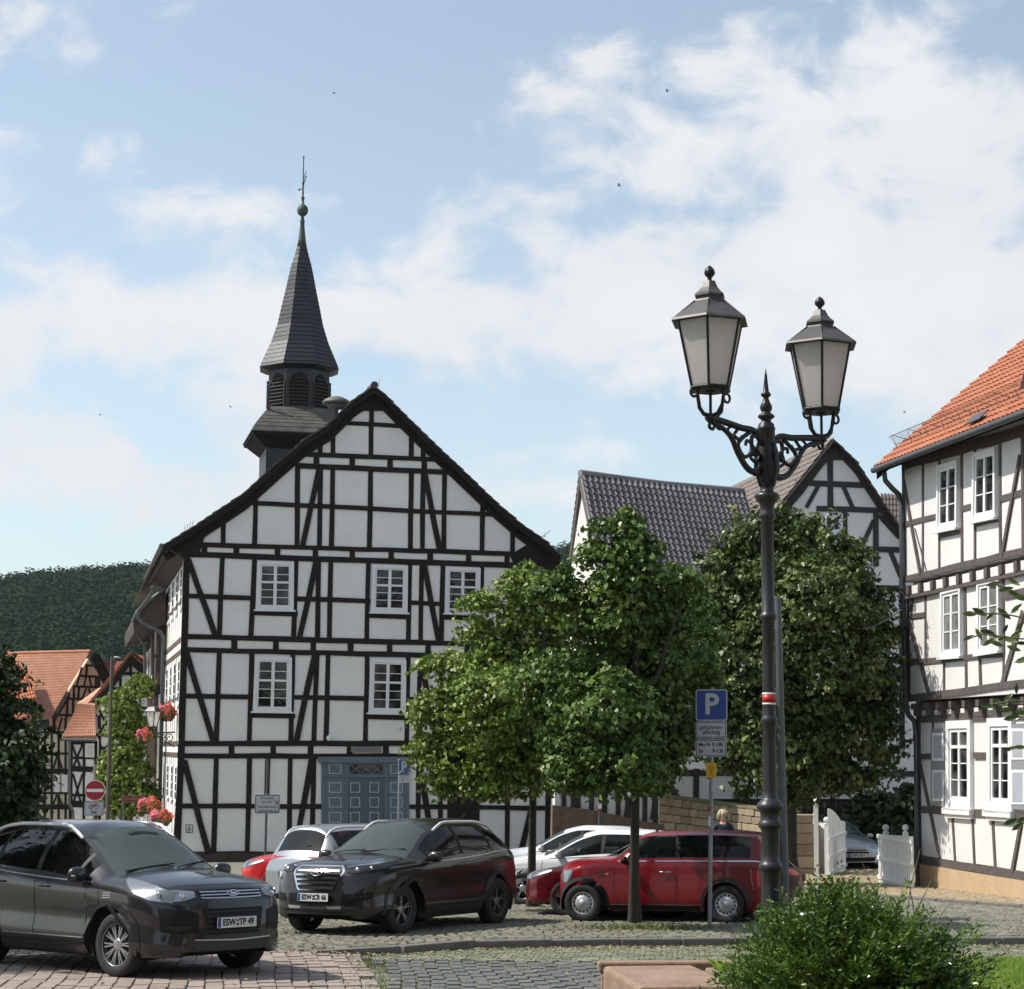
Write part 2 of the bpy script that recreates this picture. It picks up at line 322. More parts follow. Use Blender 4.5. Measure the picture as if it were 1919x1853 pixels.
# ------------------------------------------------------------------ builders: roofs, windows, text, foliage, paving
def tile_roof(A, B, C, D, nr, nc, th=0.035, amp=0.03, step=0.03, base=0.08, sub=6, kind='wave', jit=0.25):
    """tiled slope: ridge A->B, eave D->C. returns an MB with courses and pantile waves"""
    A, B, C, D = map(Vector, (A, B, C, D)); n = ((B-A).cross(D-A)).normalized()
    if n.z < 0: n = -n
    mb = MB(); nx = nc*sub
    for r in range(nr):
        t0, t1 = r/nr, (r+1)/nr; row = []
        off = (r % 2)*0.5 if kind == 'flat' else 0
        jr = [random.uniform(-jit, jit)*0.02 for _ in range(nc+1)]
        for (t, h) in ((t0-0.15/nr, 0.0), (t1, step)):
            a = A.lerp(D, t); b = B.lerp(C, t)
            for i in range(nx+1):
                s = i/nx; ph = (i/sub+off); w = ph-math.floor(ph)
                if kind == 'wave': hh = amp*(math.sin(w*2*math.pi)*0.7+0.3*math.sin(w*4*math.pi+.6))
                else: hh = (0.0 if w > 0.06 else -amp)
                hh += jr[min(int(i/sub), nc)]
                row.append(a.lerp(b, s)+n*(base+h+hh))
        m = nx+1
        mb.add(row, [(i, i+1, m+i+1, m+i) for i in range(nx)], 0, kind == 'wave')
        lo = [p-n*(step+0.02) for p in row[m:]]
        mb.add(row[m:]+lo, [(i, i+1, m+i+1, m+i) for i in range(nx)], 0, False)
    mb.prism([A, B, C, D], n*(base*0.9)); return mb
def text_geo(s, size, bold=0.0, align='CENTER', spacing=1.0, line=1.0, thick=0.002):
    cu = bpy.data.curves.new('txt', 'FONT'); cu.body = s; cu.size = size; cu.align_x = align; cu.align_y = 'CENTER'; cu.offset = bold
    cu.space_character = spacing; cu.space_line = line; cu.extrude = thick; cu.resolution_u = 3
    o = bpy.data.objects.new('txt', cu); COL.objects.link(o); dg = bpy.context.evaluated_depsgraph_get()
    me = bpy.data.meshes.new_from_object(o.evaluated_get(dg)); vs = [Vector(v.co) for v in me.vertices]; fs = [tuple(p.vertices) for p in me.polygons]
    bpy.data.objects.remove(o); bpy.data.curves.remove(cu); bpy.data.meshes.remove(me); return vs, fs
def put_text(mb, s, O, ux, uz_, size, mi=0, sx=1.0, **k):
    vs, fs = text_geo(s, size, **k); n = Vector(ux).cross(Vector(uz_)); O = Vector(O)
    mb.add([O+Vector(ux)*(v.x*sx)+Vector(uz_)*v.y+n*v.z for v in vs], fs, mi)
def rrect(w, h, r, n=4):
    pts = []
    for (sx, sy, a0) in ((1, 1, 0), (-1, 1, 90), (-1, -1, 180), (1, -1, 270)):
        for k in range(n+1):
            a = R(a0+90*k/n); pts.append((sx*(w/2-r)+r*math.cos(a), sy*(h/2-r)+r*math.sin(a)))
    return pts
def plate2d(mb, O, ux, uz_, pts, t0, t1, mi=0):
    n = Vector(ux).cross(Vector(uz_)); O = Vector(O)
    mb.prism([O+Vector(ux)*a+Vector(uz_)*b+n*t0 for a, b in pts], n*(t1-t0), mi)
def window(pl, root, quad, cols=2, bars=(2, 3), split=0.43, fr=0.07, name='window', glass=None, white=None, depth=0.085, sill=True, recess=0.03, casing=0.06):
    """quad: pixel corners TL,TR,BR,BL (outer casing). frame mesh + pane child"""
    q = [Vector(pl.uz(*p)) for p in quad]
    def B(s, t): return (q[0].lerp(q[1], s)).lerp(q[3].lerp(q[2], s), t)
    W = (q[1]-q[0]).length; H = (q[3]-q[0]).length; mb = MB(); o1 = depth
    def rect(s0, t0, s1, t1, a, b, mi=0): pl.polyuz(mb, [B(s0, t0), B(s1, t0), B(s1, t1), B(s0, t1)], a, b, mi)
    c = casing/W; d = casing/H; e = (casing+fr)/W; f = (casing+fr)/H
    rect(0, 0, 1, d, -.06, o1); rect(0, 1-d, 1, 1, -.06, o1); rect(0, d, c, 1-d, -.06, o1); rect(1-c, d, 1, 1-d, -.06, o1)
    rc = o1-recess
    rect(c, d, 1-c, f, -.06, rc); rect(c, 1-f, 1-c, 1-d, -.06, rc); rect(c, f, e, 1-f, -.06, rc); rect(1-e, f, 1-c, 1-f, -.06, rc)
    m = 0.032/W; rect(.5-m*1.6, f, .5+m*1.6, 1-f, -.06, rc+.004)
    if split: k = 0.035/H; rect(e, split-k, 1-e, split+k, -.06, rc+.010)
    segs = [(f, split, bars[0]), (split, 1-f, bars[1])] if split else [(f, 1-f, bars[1])]
    g = .012/H
    for (a0, a1, n) in segs:
        for i in range(1, n):
            t = a0+(a1-a0)*i/n; rect(e, t-g, .5-m*1.6, t+g, -.05, rc-.012); rect(.5+m*1.6, t-g, 1-e, t+g, -.05, rc-.012)
    if sill: pl.polyuz(mb, [B(-.05, 1), B(1.05, 1), B(1.05, 1+.05/H), B(-.05, 1+.05/H)], -.02, o1+.05)
    fo = part(mb, name, white or M_white, root)
    gm = MB(); pl.polyuz(gm, [B(c*.8, d*.8), B(1-c*.8, d*.8), B(1-c*.8, 1-d*.8), B(c*.8, 1-d*.8)], -.05, rc-.032)
    part(gm, 'pane', glass or M_pane, fo); return fo
def leaf_mesh(name, centers, normals, size, mat_, root=None, tint=None, aspect=1.6, droop=0.25, fold=0.18, rnd=0.6, stuff=False, rs=None):
    rs = rs or NR; n = len(centers); c = np.asarray(centers); nn = np.asarray(normals)+rs.normal(0, rnd, (n, 3)); nn /= np.linalg.norm(nn, axis=1)[:, None]+1e-9
    t = rs.normal(0, 1, (n, 3)); t[:, 2] -= droop*2; t -= nn*(t*nn).sum(1)[:, None]; t /= np.linalg.norm(t, axis=1)[:, None]+1e-9
    b = np.cross(nn, t); sz = size*rs.uniform(.6, 1.25, n)[:, None]; a = t*sz*aspect*.5; b = b*sz*.5
    f = nn*sz*fold
    v = np.empty((n, 4, 3)); v[:, 0] = c-a; v[:, 1] = c+b+f-a*.15; v[:, 2] = c+a-f*.6; v[:, 3] = c-b+f-a*.15
    me = bpy.data.meshes.new(name); me.vertices.add(4*n); me.vertices.foreach_set('co', v.reshape(-1)); me.loops.add(4*n)
    me.loops.foreach_set('vertex_index', np.arange(4*n)); me.polygons.add(n); me.polygons.foreach_set('loop_start', np.arange(n)*4); me.polygons.foreach_set('loop_total', np.full(n, 4))
    at = me.attributes.new('tint', 'FLOAT', 'FACE'); at.data.foreach_set('value', (tint if tint is not None else rs.uniform(0, 1, n)).astype(np.float32))
    me.materials.append(mat_); me.update(calc_edges=True); o = bpy.data.objects.new(name, me); COL.objects.link(o)
    if root is not None: me.transform(Matrix.Translation(-Vector(root.location))); o.parent = root
    return o
def crown(root, Y, blobs, n, size, mat_, name='crown', shell=0.55, clump=0.28, per=26, droop=0.5, updn=0.5, depth=0.9, seed=1, aspect=1.5, rnd=.6):
    """blobs: (px, py, r_px[, dY]) circles in the photo at depth Y -> leaf clumps in real spheres"""
    rs = np.random.RandomState(seed); C = []; Nn = []; T = []; k = FL/Y
    vol = np.array([b[2]**2 for b in blobs], float); vol /= vol.sum()
    for b, w in zip(blobs, vol):
        dY = b[3] if len(b) > 3 else 0.0; c = np.array(P(b[0], b[1], Y+dY)); r = b[2]/k*.93
        m = max(3, int(n*w/per))
        d = rs.normal(0, 1, (m, 3)); d /= np.linalg.norm(d, axis=1)[:, None]; rad = r*(shell+(1-shell)*rs.uniform(0, 1, m)**.6)*np.where(rs.uniform(0, 1, m) < .22, rs.uniform(1.05, 1.32, m), rs.uniform(.80, 1.08, m)); d2 = d.copy(); d2[:, 1] *= depth
        cc = c+d2*rad[:, None]; tc = rs.uniform(0, 1, m)
        for i in range(m):
            q = int(per*rs.uniform(.5, 1.4)); cs = clump*rs.uniform(.6, 1.25)
            off = rs.normal(0, 1, (q, 3))*cs; hr = np.hypot(off[:, 0], off[:, 1]); off[:, 2] = np.maximum(-(hr**2)/(cs*2.2), -1.1*cs)+rs.normal(0, cs*.14, q)+cs*.4; off[:, :2] *= np.minimum(1, 1.9*cs/(hr+1e-6))[:, None]
            off[:, :2] += d[i, :2]*cs*rs.uniform(-.4, .8, (q, 1))
            if rad[i] > r*1.04: ln = rs.uniform(-.6, 1, q)[:, None]*clump*1.7; off = off*.42+(d[i]*.8+np.array([0, 0, .45]))*ln
            C.append(cc[i]+off); nn = d[i]*.6+np.array([0, 0, updn]); Nn.append(np.tile(nn, (q, 1))+off*.8); T.append(np.clip(tc[i]*.6+rs.uniform(0, .4, q), 0, 1))
    C = np.concatenate(C); Nn = np.concatenate(Nn); T = np.concatenate(T)
    return leaf_mesh(name, C, Nn, size, mat_, root, T, aspect=aspect, droop=droop, rs=rs, rnd=rnd)
def trunk(root, base, tips, r0, name='trunk', m=None, seed=3):
    rs = random.Random(seed); mb = MB(); base = Vector(base)
    for (top, r_a, r_b, via) in tips:
        top = Vector(top); pts = []; rr = []; st = Vector(via) if via is not None else base; n = 7
        for i in range(n+1):
            t = i/n; p = st.lerp(top, t); j = 0.02 if via is None else .06
            if 0 < i < n: p += V(rs.uniform(-j, j), rs.uniform(-j, j), 0)
            pts.append(p); rr.append(r_a+(r_b-r_a)*t)
        if via is None: rr[0] *= 1.5
        mb.tube(pts, rr, 9)
    return part(mb, name, m or M_bark, root)
def stones(name, mats, cells, h=0.02, dz=0.0, attr=True, kind='structure', surf=gz, bulge=.012, gap=0.006, seed=5):
    """cells: list of (cx, cy, lx, ly, ang) paving stones lying on the ground surface"""
    rs = np.random.RandomState(seed); mb = MB(); tint = []
    for (cx, cy, lx, ly, an) in cells:
        ca, sa = math.cos(an), math.sin(an); z0 = surf(cy)+dz+rs.uniform(-.005, .005); tl = rs.uniform(-.02, .02, 2)
        v = []
        for (fx, hh) in ((1.0, -.02), (.93, h*.75), (.62, h+bulge)):
            for (i, j) in ((-1, -1), (1, -1), (1, 1), (-1, 1)):
                a = i*(lx/2-gap)*fx*rs.uniform(.95, 1.0); b = j*(ly/2-gap)*fx*rs.uniform(.95, 1.0)
                X = cx+a*ca-b*sa; Yy = cy+a*sa+b*ca
                v.append((X, Yy, z0+hh+a*tl[0]+b*tl[1]-SLOPE*(Yy-cy if surf is gz else 0)))
        mb.add(v, [(0,1,5,4),(1,2,6,5),(2,3,7,6),(3,0,4,7),(4,5,9,8),(5,6,10,9),(6,7,11,10),(7,4,8,11),(8,9,10,11)]); t = rs.uniform(0, 1); tint += [t]*9
    o = mb.build(name, mats, None, None, tint); o['kind'] = kind; return o
# ------------------------------------------------------------------ town hall (large gabled timber building)
def stepped_slope(mb, prof, w, length, th=0.045, course=0.34, lift=0.035):
    """prof: list of 3-D points from eave to ridge along the front verge; w: direction of the ridge"""
    pts = [prof[0]]; acc = 0
    for a, b in zip(prof[:-1], prof[1:]):
        n = max(1, round((b-a).length/course))
        for i in range(1, n+1): pts.append(a.lerp(b, i/n))
    for a, b in zip(pts[:-1], pts[1:]):
        d = (b-a).normalized(); n = d.cross(w).normalized()
        if n.z < 0: n = -n
        j = random.uniform(-.008, .008); a2 = a-d*0.07
        mb.prism([a2+n*(lift+j), b+n*j, b+n*(j-th), a2+n*(lift+j-th)], w*length)
def wallside(pl, mb_w, mb_t, L0, L1, zs, skip=None, wd=.13, step=1.3, braces=True, out=0.006):
    """half-timbering on a receding wall: zs = sorted floor line heights"""
    pl.polyuz(mb_w, [(L0, zs[0]), (L1, zs[0]), (L1, zs[-1]), (L0, zs[-1])], -.25, 0)
    for z in zs: pl.beamuz(mb_t, (L0, z), (L1, z), .17, out+.006)
    n = int((L1-L0)/step)
    for a, b in zip(zs[:-1], zs[1:]):
        if b-a < .6: continue
        pl.beamuz(mb_t, (L0, (a+b)/2), (L1, (a+b)/2), wd, out)
        for i in range(n+1): x = L0+(L1-L0)*i/n; pl.beamuz(mb_t, (x, a), (x, b), wd, out)
def build_town_hall():
    A = 15.5; O = G(333, 1615); pl = Plane(O, A); w = -pl.n
    root = thing('town_hall', 'white half-timbered town hall gable with slate spire and blue grey double door', 'building', O)
    eL = [(308,1020),(360,988),(418,950),(457,924),(474,908),(517,869),(571,822),(615,795),(660,750),(702,722)]
    eR = [(1050,1040),(1027,1016),(981,984),(933,943),(866,879),(786,803),(722,739),(702,722)]
    wl = MB(); pl.poly(wl, [(329,1597),(344,1046),(352,1012),(400,985),(480,925),(560,858),(640,790),(702,745),(760,795),(850,885),(925,958),(1000,1020),(1040,1046),(1032,1597)], 0, -.3)
    qr = [pl.uz(1031, y) for y in (1600, 1050)]; e_ = pl.w(qr[0][0]-.15, qr[0][1], -.15); wl.prism([e_, e_+w*27, V(e_.x, e_.y, qr[1][1])+w*27, V(e_.x, e_.y, qr[1][1])], pl.u*.2); part(wl, 'wall', M_plaster, root)
    pb = MB(); pl.poly(pb, [(326,1597),(1034,1600),(1034,1660),(326,1640)], .05, -.3); part(pb, 'plinth', mat('dark_rubble_base', (.075,.055,.04), .9, col2=(.04,.03,.025), vscale=4, bump=.6, bscale=12), root)
    t = MB()
    def H(x0, y0, x1, y1, wpx): pl.beam(t, x0, y0, x1, y1, wpx/68.0, .034, wob=.012)
    def Vv(x0, y0, x1, y1, wpx=11.5): pl.beam(t, x0, y0, x1, y1, wpx/70.0, .020, wob=.010)
    def Bb(x0, y0, x1, y1, wpx=13): pl.beam(t, x0, y0, x1, y1, wpx/69.0, .050, wob=.012)
    H(366,1020,1020,1039,11); H(345,1038.5,1036,1062,13)
    H(341,1192.5,1036,1211,12); H(340,1217,1036,1234,12)
    H(334,1393,1034,1393,12); H(334,1416,1034,1418,12); H(329,1601,1033,1604,14)
    for (x0, y0, x1, y1) in ((345,1116.5,479,1121),(551,1122,694,1126.5),(765,1129,832,1132),(899,1135,1036,1139),
                             (340,1304,475,1306),(547,1306.5,690,1309),(762,1310,829,1312),(896,1314,1034,1317),
                             (333,1510,602,1511),(767,1511.5,1032,1514)): H(x0, y0, x1, y1, 10.5)
    for (x0, y0, x1, y1) in ((470,1148,558,1150.5),(688,1153,768,1156),(826,1156,905,1159),(466,1340,553,1342),(684,1343,765,1345),(823,1346,900,1348)): H(x0, y0, x1, y1, 11)
    # gable rails
    H(456,942,930,964.5,10.5); H(566,851,835,862,11); H(556,872.5,858,886,12); H(634,792,760,799,9.5)
    # studs between joists (row of small panels)
    for xs, ya, yb, s in (([383,443,520,591,660,733,806,878,950],1024,1041,.030),([439,517,587,657,730,802,875,950],1195,1217,.022),([434,512,582,655,723,800,870,945],1396,1414,.0)):
        for x in xs: Vv(x, ya+(x-431)*s, x, yb+(x-431)*s, 13)
    for x in (593,660,731,795): Vv(x, 853+(x-625)*.036, x, 875+(x-625)*.036, 13)
    # storey posts
    for a, b, c, d in ((417,1042,411,1192),(477,1045,470,1193),(555,1047,550,1195),(597,1049,595,1196),(620,1050,617,1197),(690.5,1052,687,1199),(768,1054,765,1201),(790.5,1055,788,1202),(830,1056,827,1203),(903,1058,900,1205),(960,1059,956,1206),
                       (411,1220,405,1391),(472,1221,467,1391),(549,1223,545,1391),(594,1224,588,1391),(615,1224,610.5,1391),(688,1226,684.5,1391),(765,1228,762,1391),(787,1229,784,1391),(827,1230,825,1391),(900,1231,896,1391),(955,1232,951,1391),
                       (405.5,1418,400,1600),(467.5,1418,463,1600),(544,1418,541,1600),(588,1418,585,1600),(502,1418,500,1490),(785,1418,783,1600),(826,1418,824,1600),(895,1418,893,1600),(952,1418,950,1600)): Vv(a, b, c, d)
    for a, b, c, d in ((350,1040,340,1395),(340,1395,331,1600),(1035,1055,1026,1600)): Vv(a, b, c, d, 15)
    # gable posts
    for a, b, c, d in ((419,965,418,1018),(479.5,915,477,1020),(558,868,556.5,1022),(600.5,832,599.5,852),(600.5,875,598.5,1023),(624,815,624,853),(623.5,876,621,1024),(696.5,745,696,795),(695.5,798,695,855),(694.5,880,692,1027),
                       (771,805,770.5,860),(771,880,769,1029),(793,828,793,862),(793,884,791.5,1030),(833,888,831.5,1031),(905,925,903,1034),(961,970,960,1036)): Vv(a, b, c, d)
    # braces
    for a in ((353,1048,404,1193),(593,1050,561,1195),(795,1057,822,1203),(1028,1062,1000,1205),(349,1222,400,1391),(590,1225,555,1391),(788,1230,818,1391),(1024,1236,990,1391),(345,1425,391,1600),(584,1422,552,1600),(785,1424,813,1600),(1016,1424,975,1600),(598,880,567,1023),(795,884,824,1031)): Bb(*a)
    # timbers along the slope
    for pr in (eL, eR):
        for (a, b) in zip(pr[:-1], pr[1:]):
            pl.beam(t, a[0], a[1]+24, b[0], b[1]+24, .30, .060)
    pl.poly(t, [(702,735),(735,770),(670,770)], -.02, .055)
    pl.poly(t, [(340,1012),(390,985),(372,1042),(338,1046)], -.02, .053); pl.poly(t, [(955,1040),(1005,1010),(1050,1046),(1040,1064),(962,1056)], -.02, .053)
    part(t, 'timber_frame', M_wood, root)
    # roof
    for nm, pr in (('left', eL), ('right', eR)):
        pts = [pl.px(x, y, .42) for x, y in pr]; rf = MB(); stepped_slope(rf, pts, w, 30)
        part(rf, 'roof', M_tile_d, root)
    bb = MB()
    for pr in (eL, eR):
        pts = [pl.px(x, y, .36) for x, y in pr]
        for a, b in zip(pts[:-1], pts[1:]):
            bb.prism([a+V(0,0,-.04), b+V(0,0,-.04), b+V(0,0,-.27), a+V(0,0,-.25)], w*.06)
    part(bb, 'bargeboard', M_wood_k, root)
    rg = MB(); ap = pl.px(702, 722, .44); rg.tube([ap+V(0,0,.02)+w*(i*.5) for i in range(60)], [.13, .11]*30, 8); part(rg, 'ridge_cap', M_ridge, root)
    so = MB(); e0 = pl.px(311, 1023, .30); c0 = pl.px(347, 1046, .30); so.prism([e0, c0, c0+w*13, e0+w*13], V(0, 0, -.05)); so.prism([e0+V(0,0,-.02), e0+w*13+V(0,0,-.02), e0+w*13+V(.03,0,-.2), e0+V(.03,0,-.2)], V(.05, 0, 0)); part(so, 'soffit', mat('dark_soffit_board', (.035,.026,.021), .85, col2=(.06,.046,.038), vscale=4, bump=.4), root)
    gt = MB(); g0 = pl.px(306, 1022, .40)-pl.u*.06; gt.tube([g0+w*(i*1.0)+V(0,0,-.02*i/13) for i in range(14)], .075, 8); part(gt, 'gutter', M_zinc, root)
    # lightning rod, snow hooks
    lr = MB(); q = pl.px(709, 733, .1); lr.tube([q, q+V(.03,0,.42)], .008, 5); q = pl.px(1012, 1008, -.3); lr.tube([q, q+V(.25,0,.18), q+V(.36,0,.26)], .012, 5); lr.tube([q+V(.1,0,0), q+V(.2,0,.1)], .012, 5)
    for i in range(4): q = pl.px(344+i*5, 1000-i*3, -.2); lr.tube([q, q+V(.05,.0,.28)], .008, 4)
    part(lr, 'lightning_rod', M_zincd, root)
    # windows
    for q in ([(481.9,1051.4),(550.6,1053),(549.9,1143.7),(478.7,1142.4)], [(697.6,1058.2),(764,1060.2),(763,1148.6),(694.4,1147)], [(834.7,1062),(900,1064.4),(898.5,1150),(833,1149)],
              [(477.7,1230.5),(546.7,1232),(545.7,1334),(473.2,1333)], [(693.4,1234.7),(760.8,1237),(759.8,1336.8),(690.2,1335.5)], [(831.4,1237),(895,1239),(894,1340),(829,1339)],
              [(965,1243),(1012,1245),(1011,1342),(963,1341)], [(968,1066),(1013,1068),(1012,1153),(966,1152)]):
        window(pl, root, q, fr=.055, casing=.11)
    # entrance
    d = MB(); X = lambda x, y: pl.uz(x, y)
    def rc(mb, x0, y0, x1, y1, a, b): pl.poly(mb, [(x0,y0),(x1,y0),(x1,y1),(x0,y1)], a, b)
    rc(d, 602, 1429, 766, 1604, -.02, .06); rc(d, 596, 1418, 770, 1429, -.02, .16); rc(d, 599, 1424, 768, 1430, -.02, .11); rc(d, 604, 1452, 764, 1456, -.02, .11)
    for x0, x1 in ((603,608),(646,651),(720,725),(761,766)): rc(d, x0, 1430, x1, 1604, -.02, .085)
    do = part(d, 'door', M_door, root)
    dl = MB(); rc(dl, 652, 1458, 684.8, 1604, .02, .066); rc(dl, 686.2, 1458, 719, 1604, .02, .066); part(dl, 'door_leaf', M_doord, do)
    dp = MB()
    def ring(x0, y0, x1, y1, o):
        k = 1.3
        for a in ((x0,y0,x1,y0+k),(x0,y1-k,x1,y1),(x0,y0+k,x0+k,y1-k),(x1-k,y0+k,x1,y1-k)): rc(dp, *a, .03, o)
    for x0, x1, o in ((616,639,.075),(656,674,.08),(692,709.5,.08),(731,754,.075)):
        for y0, y1 in ((1466,1485),(1494,1512.6),(1521.5,1541),(1550,1569)): ring(x0, y0, x1, y1, o)
    ring(616,1431.5,639,1450,.075); ring(731,1431.5,754,1450,.075); part(dp, 'panel_moulding', M_doorw, do)
    tl = MB(); rc(tl, 655, 1432.5, 717, 1449.5, .03, .062); part(tl, 'fanlight_glass', M_pane, do)
    lt = MB()
    for i in range(3):
        x = 656+i*20.5; pl.beam(lt, x, 1433, x+19, 1449, .03, .078, .05); pl.beam(lt, x, 1449, x+19, 1433, .03, .078, .05)
    part(lt, 'fanlight_lattice', M_door, do)
    x = MB(); rc(x, 838, 1493, 890, 1575, -.02, .04); part(x, 'cellar_shutter', M_wood_k, root)
    x = MB(); rc(x, 657, 1398.5, 714, 1409.5, .03, .075); part(x, 'name_board', mat('worn_grey_board', (.20,.20,.20), .7, var=.4, vscale=6), root)
    x = MB(); rc(x, 803, 1455, 818, 1469, -.01, .06); part(x, 'notice_box', M_zinc, root)
    x = MB()
    for a in ((348,1545,361,1546.3),(348,1559,361,1560.3),(348,1546,349.2,1559),(360,1546,361.2,1559),(353.5,1548,355.5,1553),(353.5,1553,358,1554.2),(351,1553,352.2,1557),(351,1556,357,1557.2)): rc(x, *a, -.01, .012)
    part(x, 'wheelchair_mark', M_signk, root)
    x = MB(); x.lathe(pl.px(616, 1383, .05), [(.02,0),(.09,.03),(.10,.12),(.06,.2)], 10, axis=pl.n); part(x, 'wall_light', M_wht, root)
    # receding left wall
    p2 = Plane(O, A+90, True); z = [pl.uz(345, y)[1] for y in (1600, 1510, 1415, 1393, 1305, 1217, 1193, 1117, 1042)]
    ww = MB(); tt = MB(); wallside(p2, ww, tt, 0.02, 27, [z[0], z[2], z[3], z[5], z[6], z[8]], wd=.10)
    part(ww, 'wall', M_plaster, root); part(tt, 'timber_frame', M_wood_b, root)
    for za, zb in ((z[1], z[2]-.35), (z[4]-.3, z[5]-.25), (z[7]-.35, z[8]-.2)):
        for L in (1.5, 4.1, 6.7, 9.3):
            m = MB(); p2.polyuz(m, [(L, za+.1), (L+1.0, za+.1), (L+1.0, zb), (L, zb)], 0, .03); p2.polyuz(m, [(L-.06, za), (L+1.06, za), (L+1.06, za+.1), (L-.06, za+.1)], 0, .06)
            wf = part(m, 'window', M_white, root); m = MB()
            for i in range(2):
                for j in range(4):
                    a = L+.1+i*.42; b = za+.18+j*(zb-za-.2)/4; p2.polyuz(m, [(a, b), (a+.36, b), (a+.36, b+(zb-za-.2)/4-.05), (a, b+(zb-za-.2)/4-.05)], .02, .034)
            part(m, 'pane', M_pane, wf)
    # ---- tower
    T = P(561, 690, 83.6); ux = pl.u; uy = w; cx, cy = T.x, T.y
    def Z(py): return P(565, py, 83.6).z
    tb = MB(); c = V(cx, cy, 0)
    zb, ze, zs = Z(960), Z(822), Z(774)
    tb.box((cx, cy, (zb+ze)/2), (2.95, 2.95, ze-zb), (ux, uy, V(0,0,1)))
    for k in range(9): tb.box(c-uy*1.49-ux*1.42+ux*(k*.0)+V(0,0,zb+k*.6), (.12, .06, .5), (ux, uy, V(0,0,1)))
    tw = part(tb, 'tower', M_slate_d, root)
    sk = MB(); hs, ht = 2.12, 1.32; rows = 7
    for r in range(rows):
        t0, t1 = r/rows, (r+1)/rows; 
        h0 = hs+(ht-hs)*t0; h1 = hs+(ht-hs)*t1-.01; z0 = Z(824)+(zs-Z(824))*(t0**.85); z1 = Z(824)+(zs-Z(824))*(t1**.85)
        q = [[c+ux*(i*h)+uy*(j*h)+V(0,0,zz) for i, j in ((-1,-1),(1,-1),(1,1),(-1,1))] for h, zz in ((h0+.035, z0-.02), (h0+.035, z0+.025), (h1+.03, z1+.02))]
        vs = q[0]+q[1]+q[2]; sk.add(vs, [(i, (i+1) % 4, 4+(i+1) % 4, 4+i) for i in range(4)]+[(4+i, 4+(i+1) % 4, 8+(i+1) % 4, 8+i) for i in range(4)])
    part(sk, 'skirt_roof', M_slate_o, tw)
    ev = MB(); ev.prism([c+ux*(i*2.10)+uy*(j*2.10)+V(0,0,Z(824)-.03) for i, j in ((-1,-1),(1,-1),(1,1),(-1,1))], V(0,0,-.10))
    q0 = [c+ux*(i*2.02)+uy*(j*2.02)+V(0,0,Z(824)-.13) for i, j in ((-1,-1),(1,-1),(1,1),(-1,1))]; q1 = [c+ux*(i*1.5)+uy*(j*1.5)+V(0,0,Z(824)-.62) for i, j in ((-1,-1),(1,-1),(1,1),(-1,1))]
    ev.add(q0+q1, [(i, i+4, (i+1) % 4+4, (i+1) % 4) for i in range(4)]); part(ev, 'eave_board', M_wood_k, tw)
    PH = R(-13.0)
    bf = MB(); bf.lathe(c, [(1.44, zs-.1), (1.44, zs+.05), (1.38, zs+.06), (1.38, Z(700)), (1.5, Z(698)), (1.62, Z(692))], 8, smooth=False, phase=PH); part(bf, 'belfry', M_slate_d, tw)
    lf = MB(); lo = MB()
    for k in range(8):
        a = PH+R(22.5+45*k); nrm = V(math.cos(a), math.sin(a), 0); tg = V(-nrm.y, nrm.x, 0); ap = 1.38*math.cos(R(22.5))
        b0, b1 = zs+.12, Z(706); hw = .40
        lo.prism([c+nrm*(ap-.01)+tg*s+V(0,0,zz) for s, zz in ((-hw, b0), (hw, b0), (hw, b1-.45), (hw*.7, b1-.15), (0, b1), (-hw*.7, b1-.15), (-hw, b1-.45))], nrm*.02)
        for i in range(8):
            zz = b0+.04+(b1-b0-.25)*i/8; s = hw*(.95 if i < 6 else .7)
            lf.box(c+nrm*(ap+.05)+V(0,0,zz+.07), (s*2, .10, .022), (tg, (nrm-V(0,0,.6)).normalized(), nrm.cross(tg)))
        for s in (-hw-.03, hw+.03): lf.box(c+nrm*(ap+.03)+tg*s+V(0,0,(b0+b1-.4)/2), (.05, .06, b1-b0-.4), (tg, nrm, V(0,0,1)))
    part(lo, 'louvre_opening', M_wood_k, tw); part(lf, 'louvres', mat('grey_brown_louvre', (.045,.035,.03), .7, var=.3), tw)
    sp = MB(); prof = [(156,694),(152,688),(114,646),(91,612),(76,578),(61,546),(50,520),(39,497),(27,478),(18,461)]
    pr = [(wpx/2/ppm(83.6)/.985, Z(py)) for wpx, py in prof]; nn = []
    for (r0, z0), (r1, z1) in zip(pr[:-1], pr[1:]):
        n = max(1, int((z1-z0)/.17))
        for i in range(n): t = i/n; nn += [(r0+(r1-r0)*t+.013, z0+(z1-z0)*t), (r0+(r1-r0)*(t+1/n)-.002, z0+(z1-z0)*(t+1/n)-.005)]
    nn = [(pr[0][0]-.25, pr[0][1]-.12)]+nn
    sp.lathe(c, nn, 8, smooth=False, phase=PH); part(sp, 'spire', M_slate, tw)
    fn = MB(); pf = [(9.5,463),(7.5,450),(5,430),(4,418),(5,416),(3.8,412),(3,405),(6,403.5),(9.5,400),(11,394),(9.5,388),(6,384),(2.6,382),(2.4,374),(4,371),(1.8,368),(1.5,345),(2.6,343),(1.2,340),(.9,296),(1.8,294),(.5,291)]
    fn.lathe(c, [(a/ppm(83.6), Z(b)) for a, b in pf], 12); 
    q = V(cx, cy, Z(352)); fn.tube([q+ux*-.17+V(0,0,-.12), q, q+ux*.05+V(0,0,.3), q+ux*.14+V(0,0,.55)], .022, 6); q = V(cx, cy, Z(338)); fn.tube([q, q+ux*.12+V(0,0,.42)], .018, 6); fn.lathe(V(cx, cy, Z(358))+ux*-.17, [(.02, 0), (.06, .04), (.02, .09)], 8)
    part(fn, 'finial', M_copper, tw)
    # siren on the roof, behind the verge
    s = P(630, 775, 72); sm = MB(); kk = 1/ppm(72)
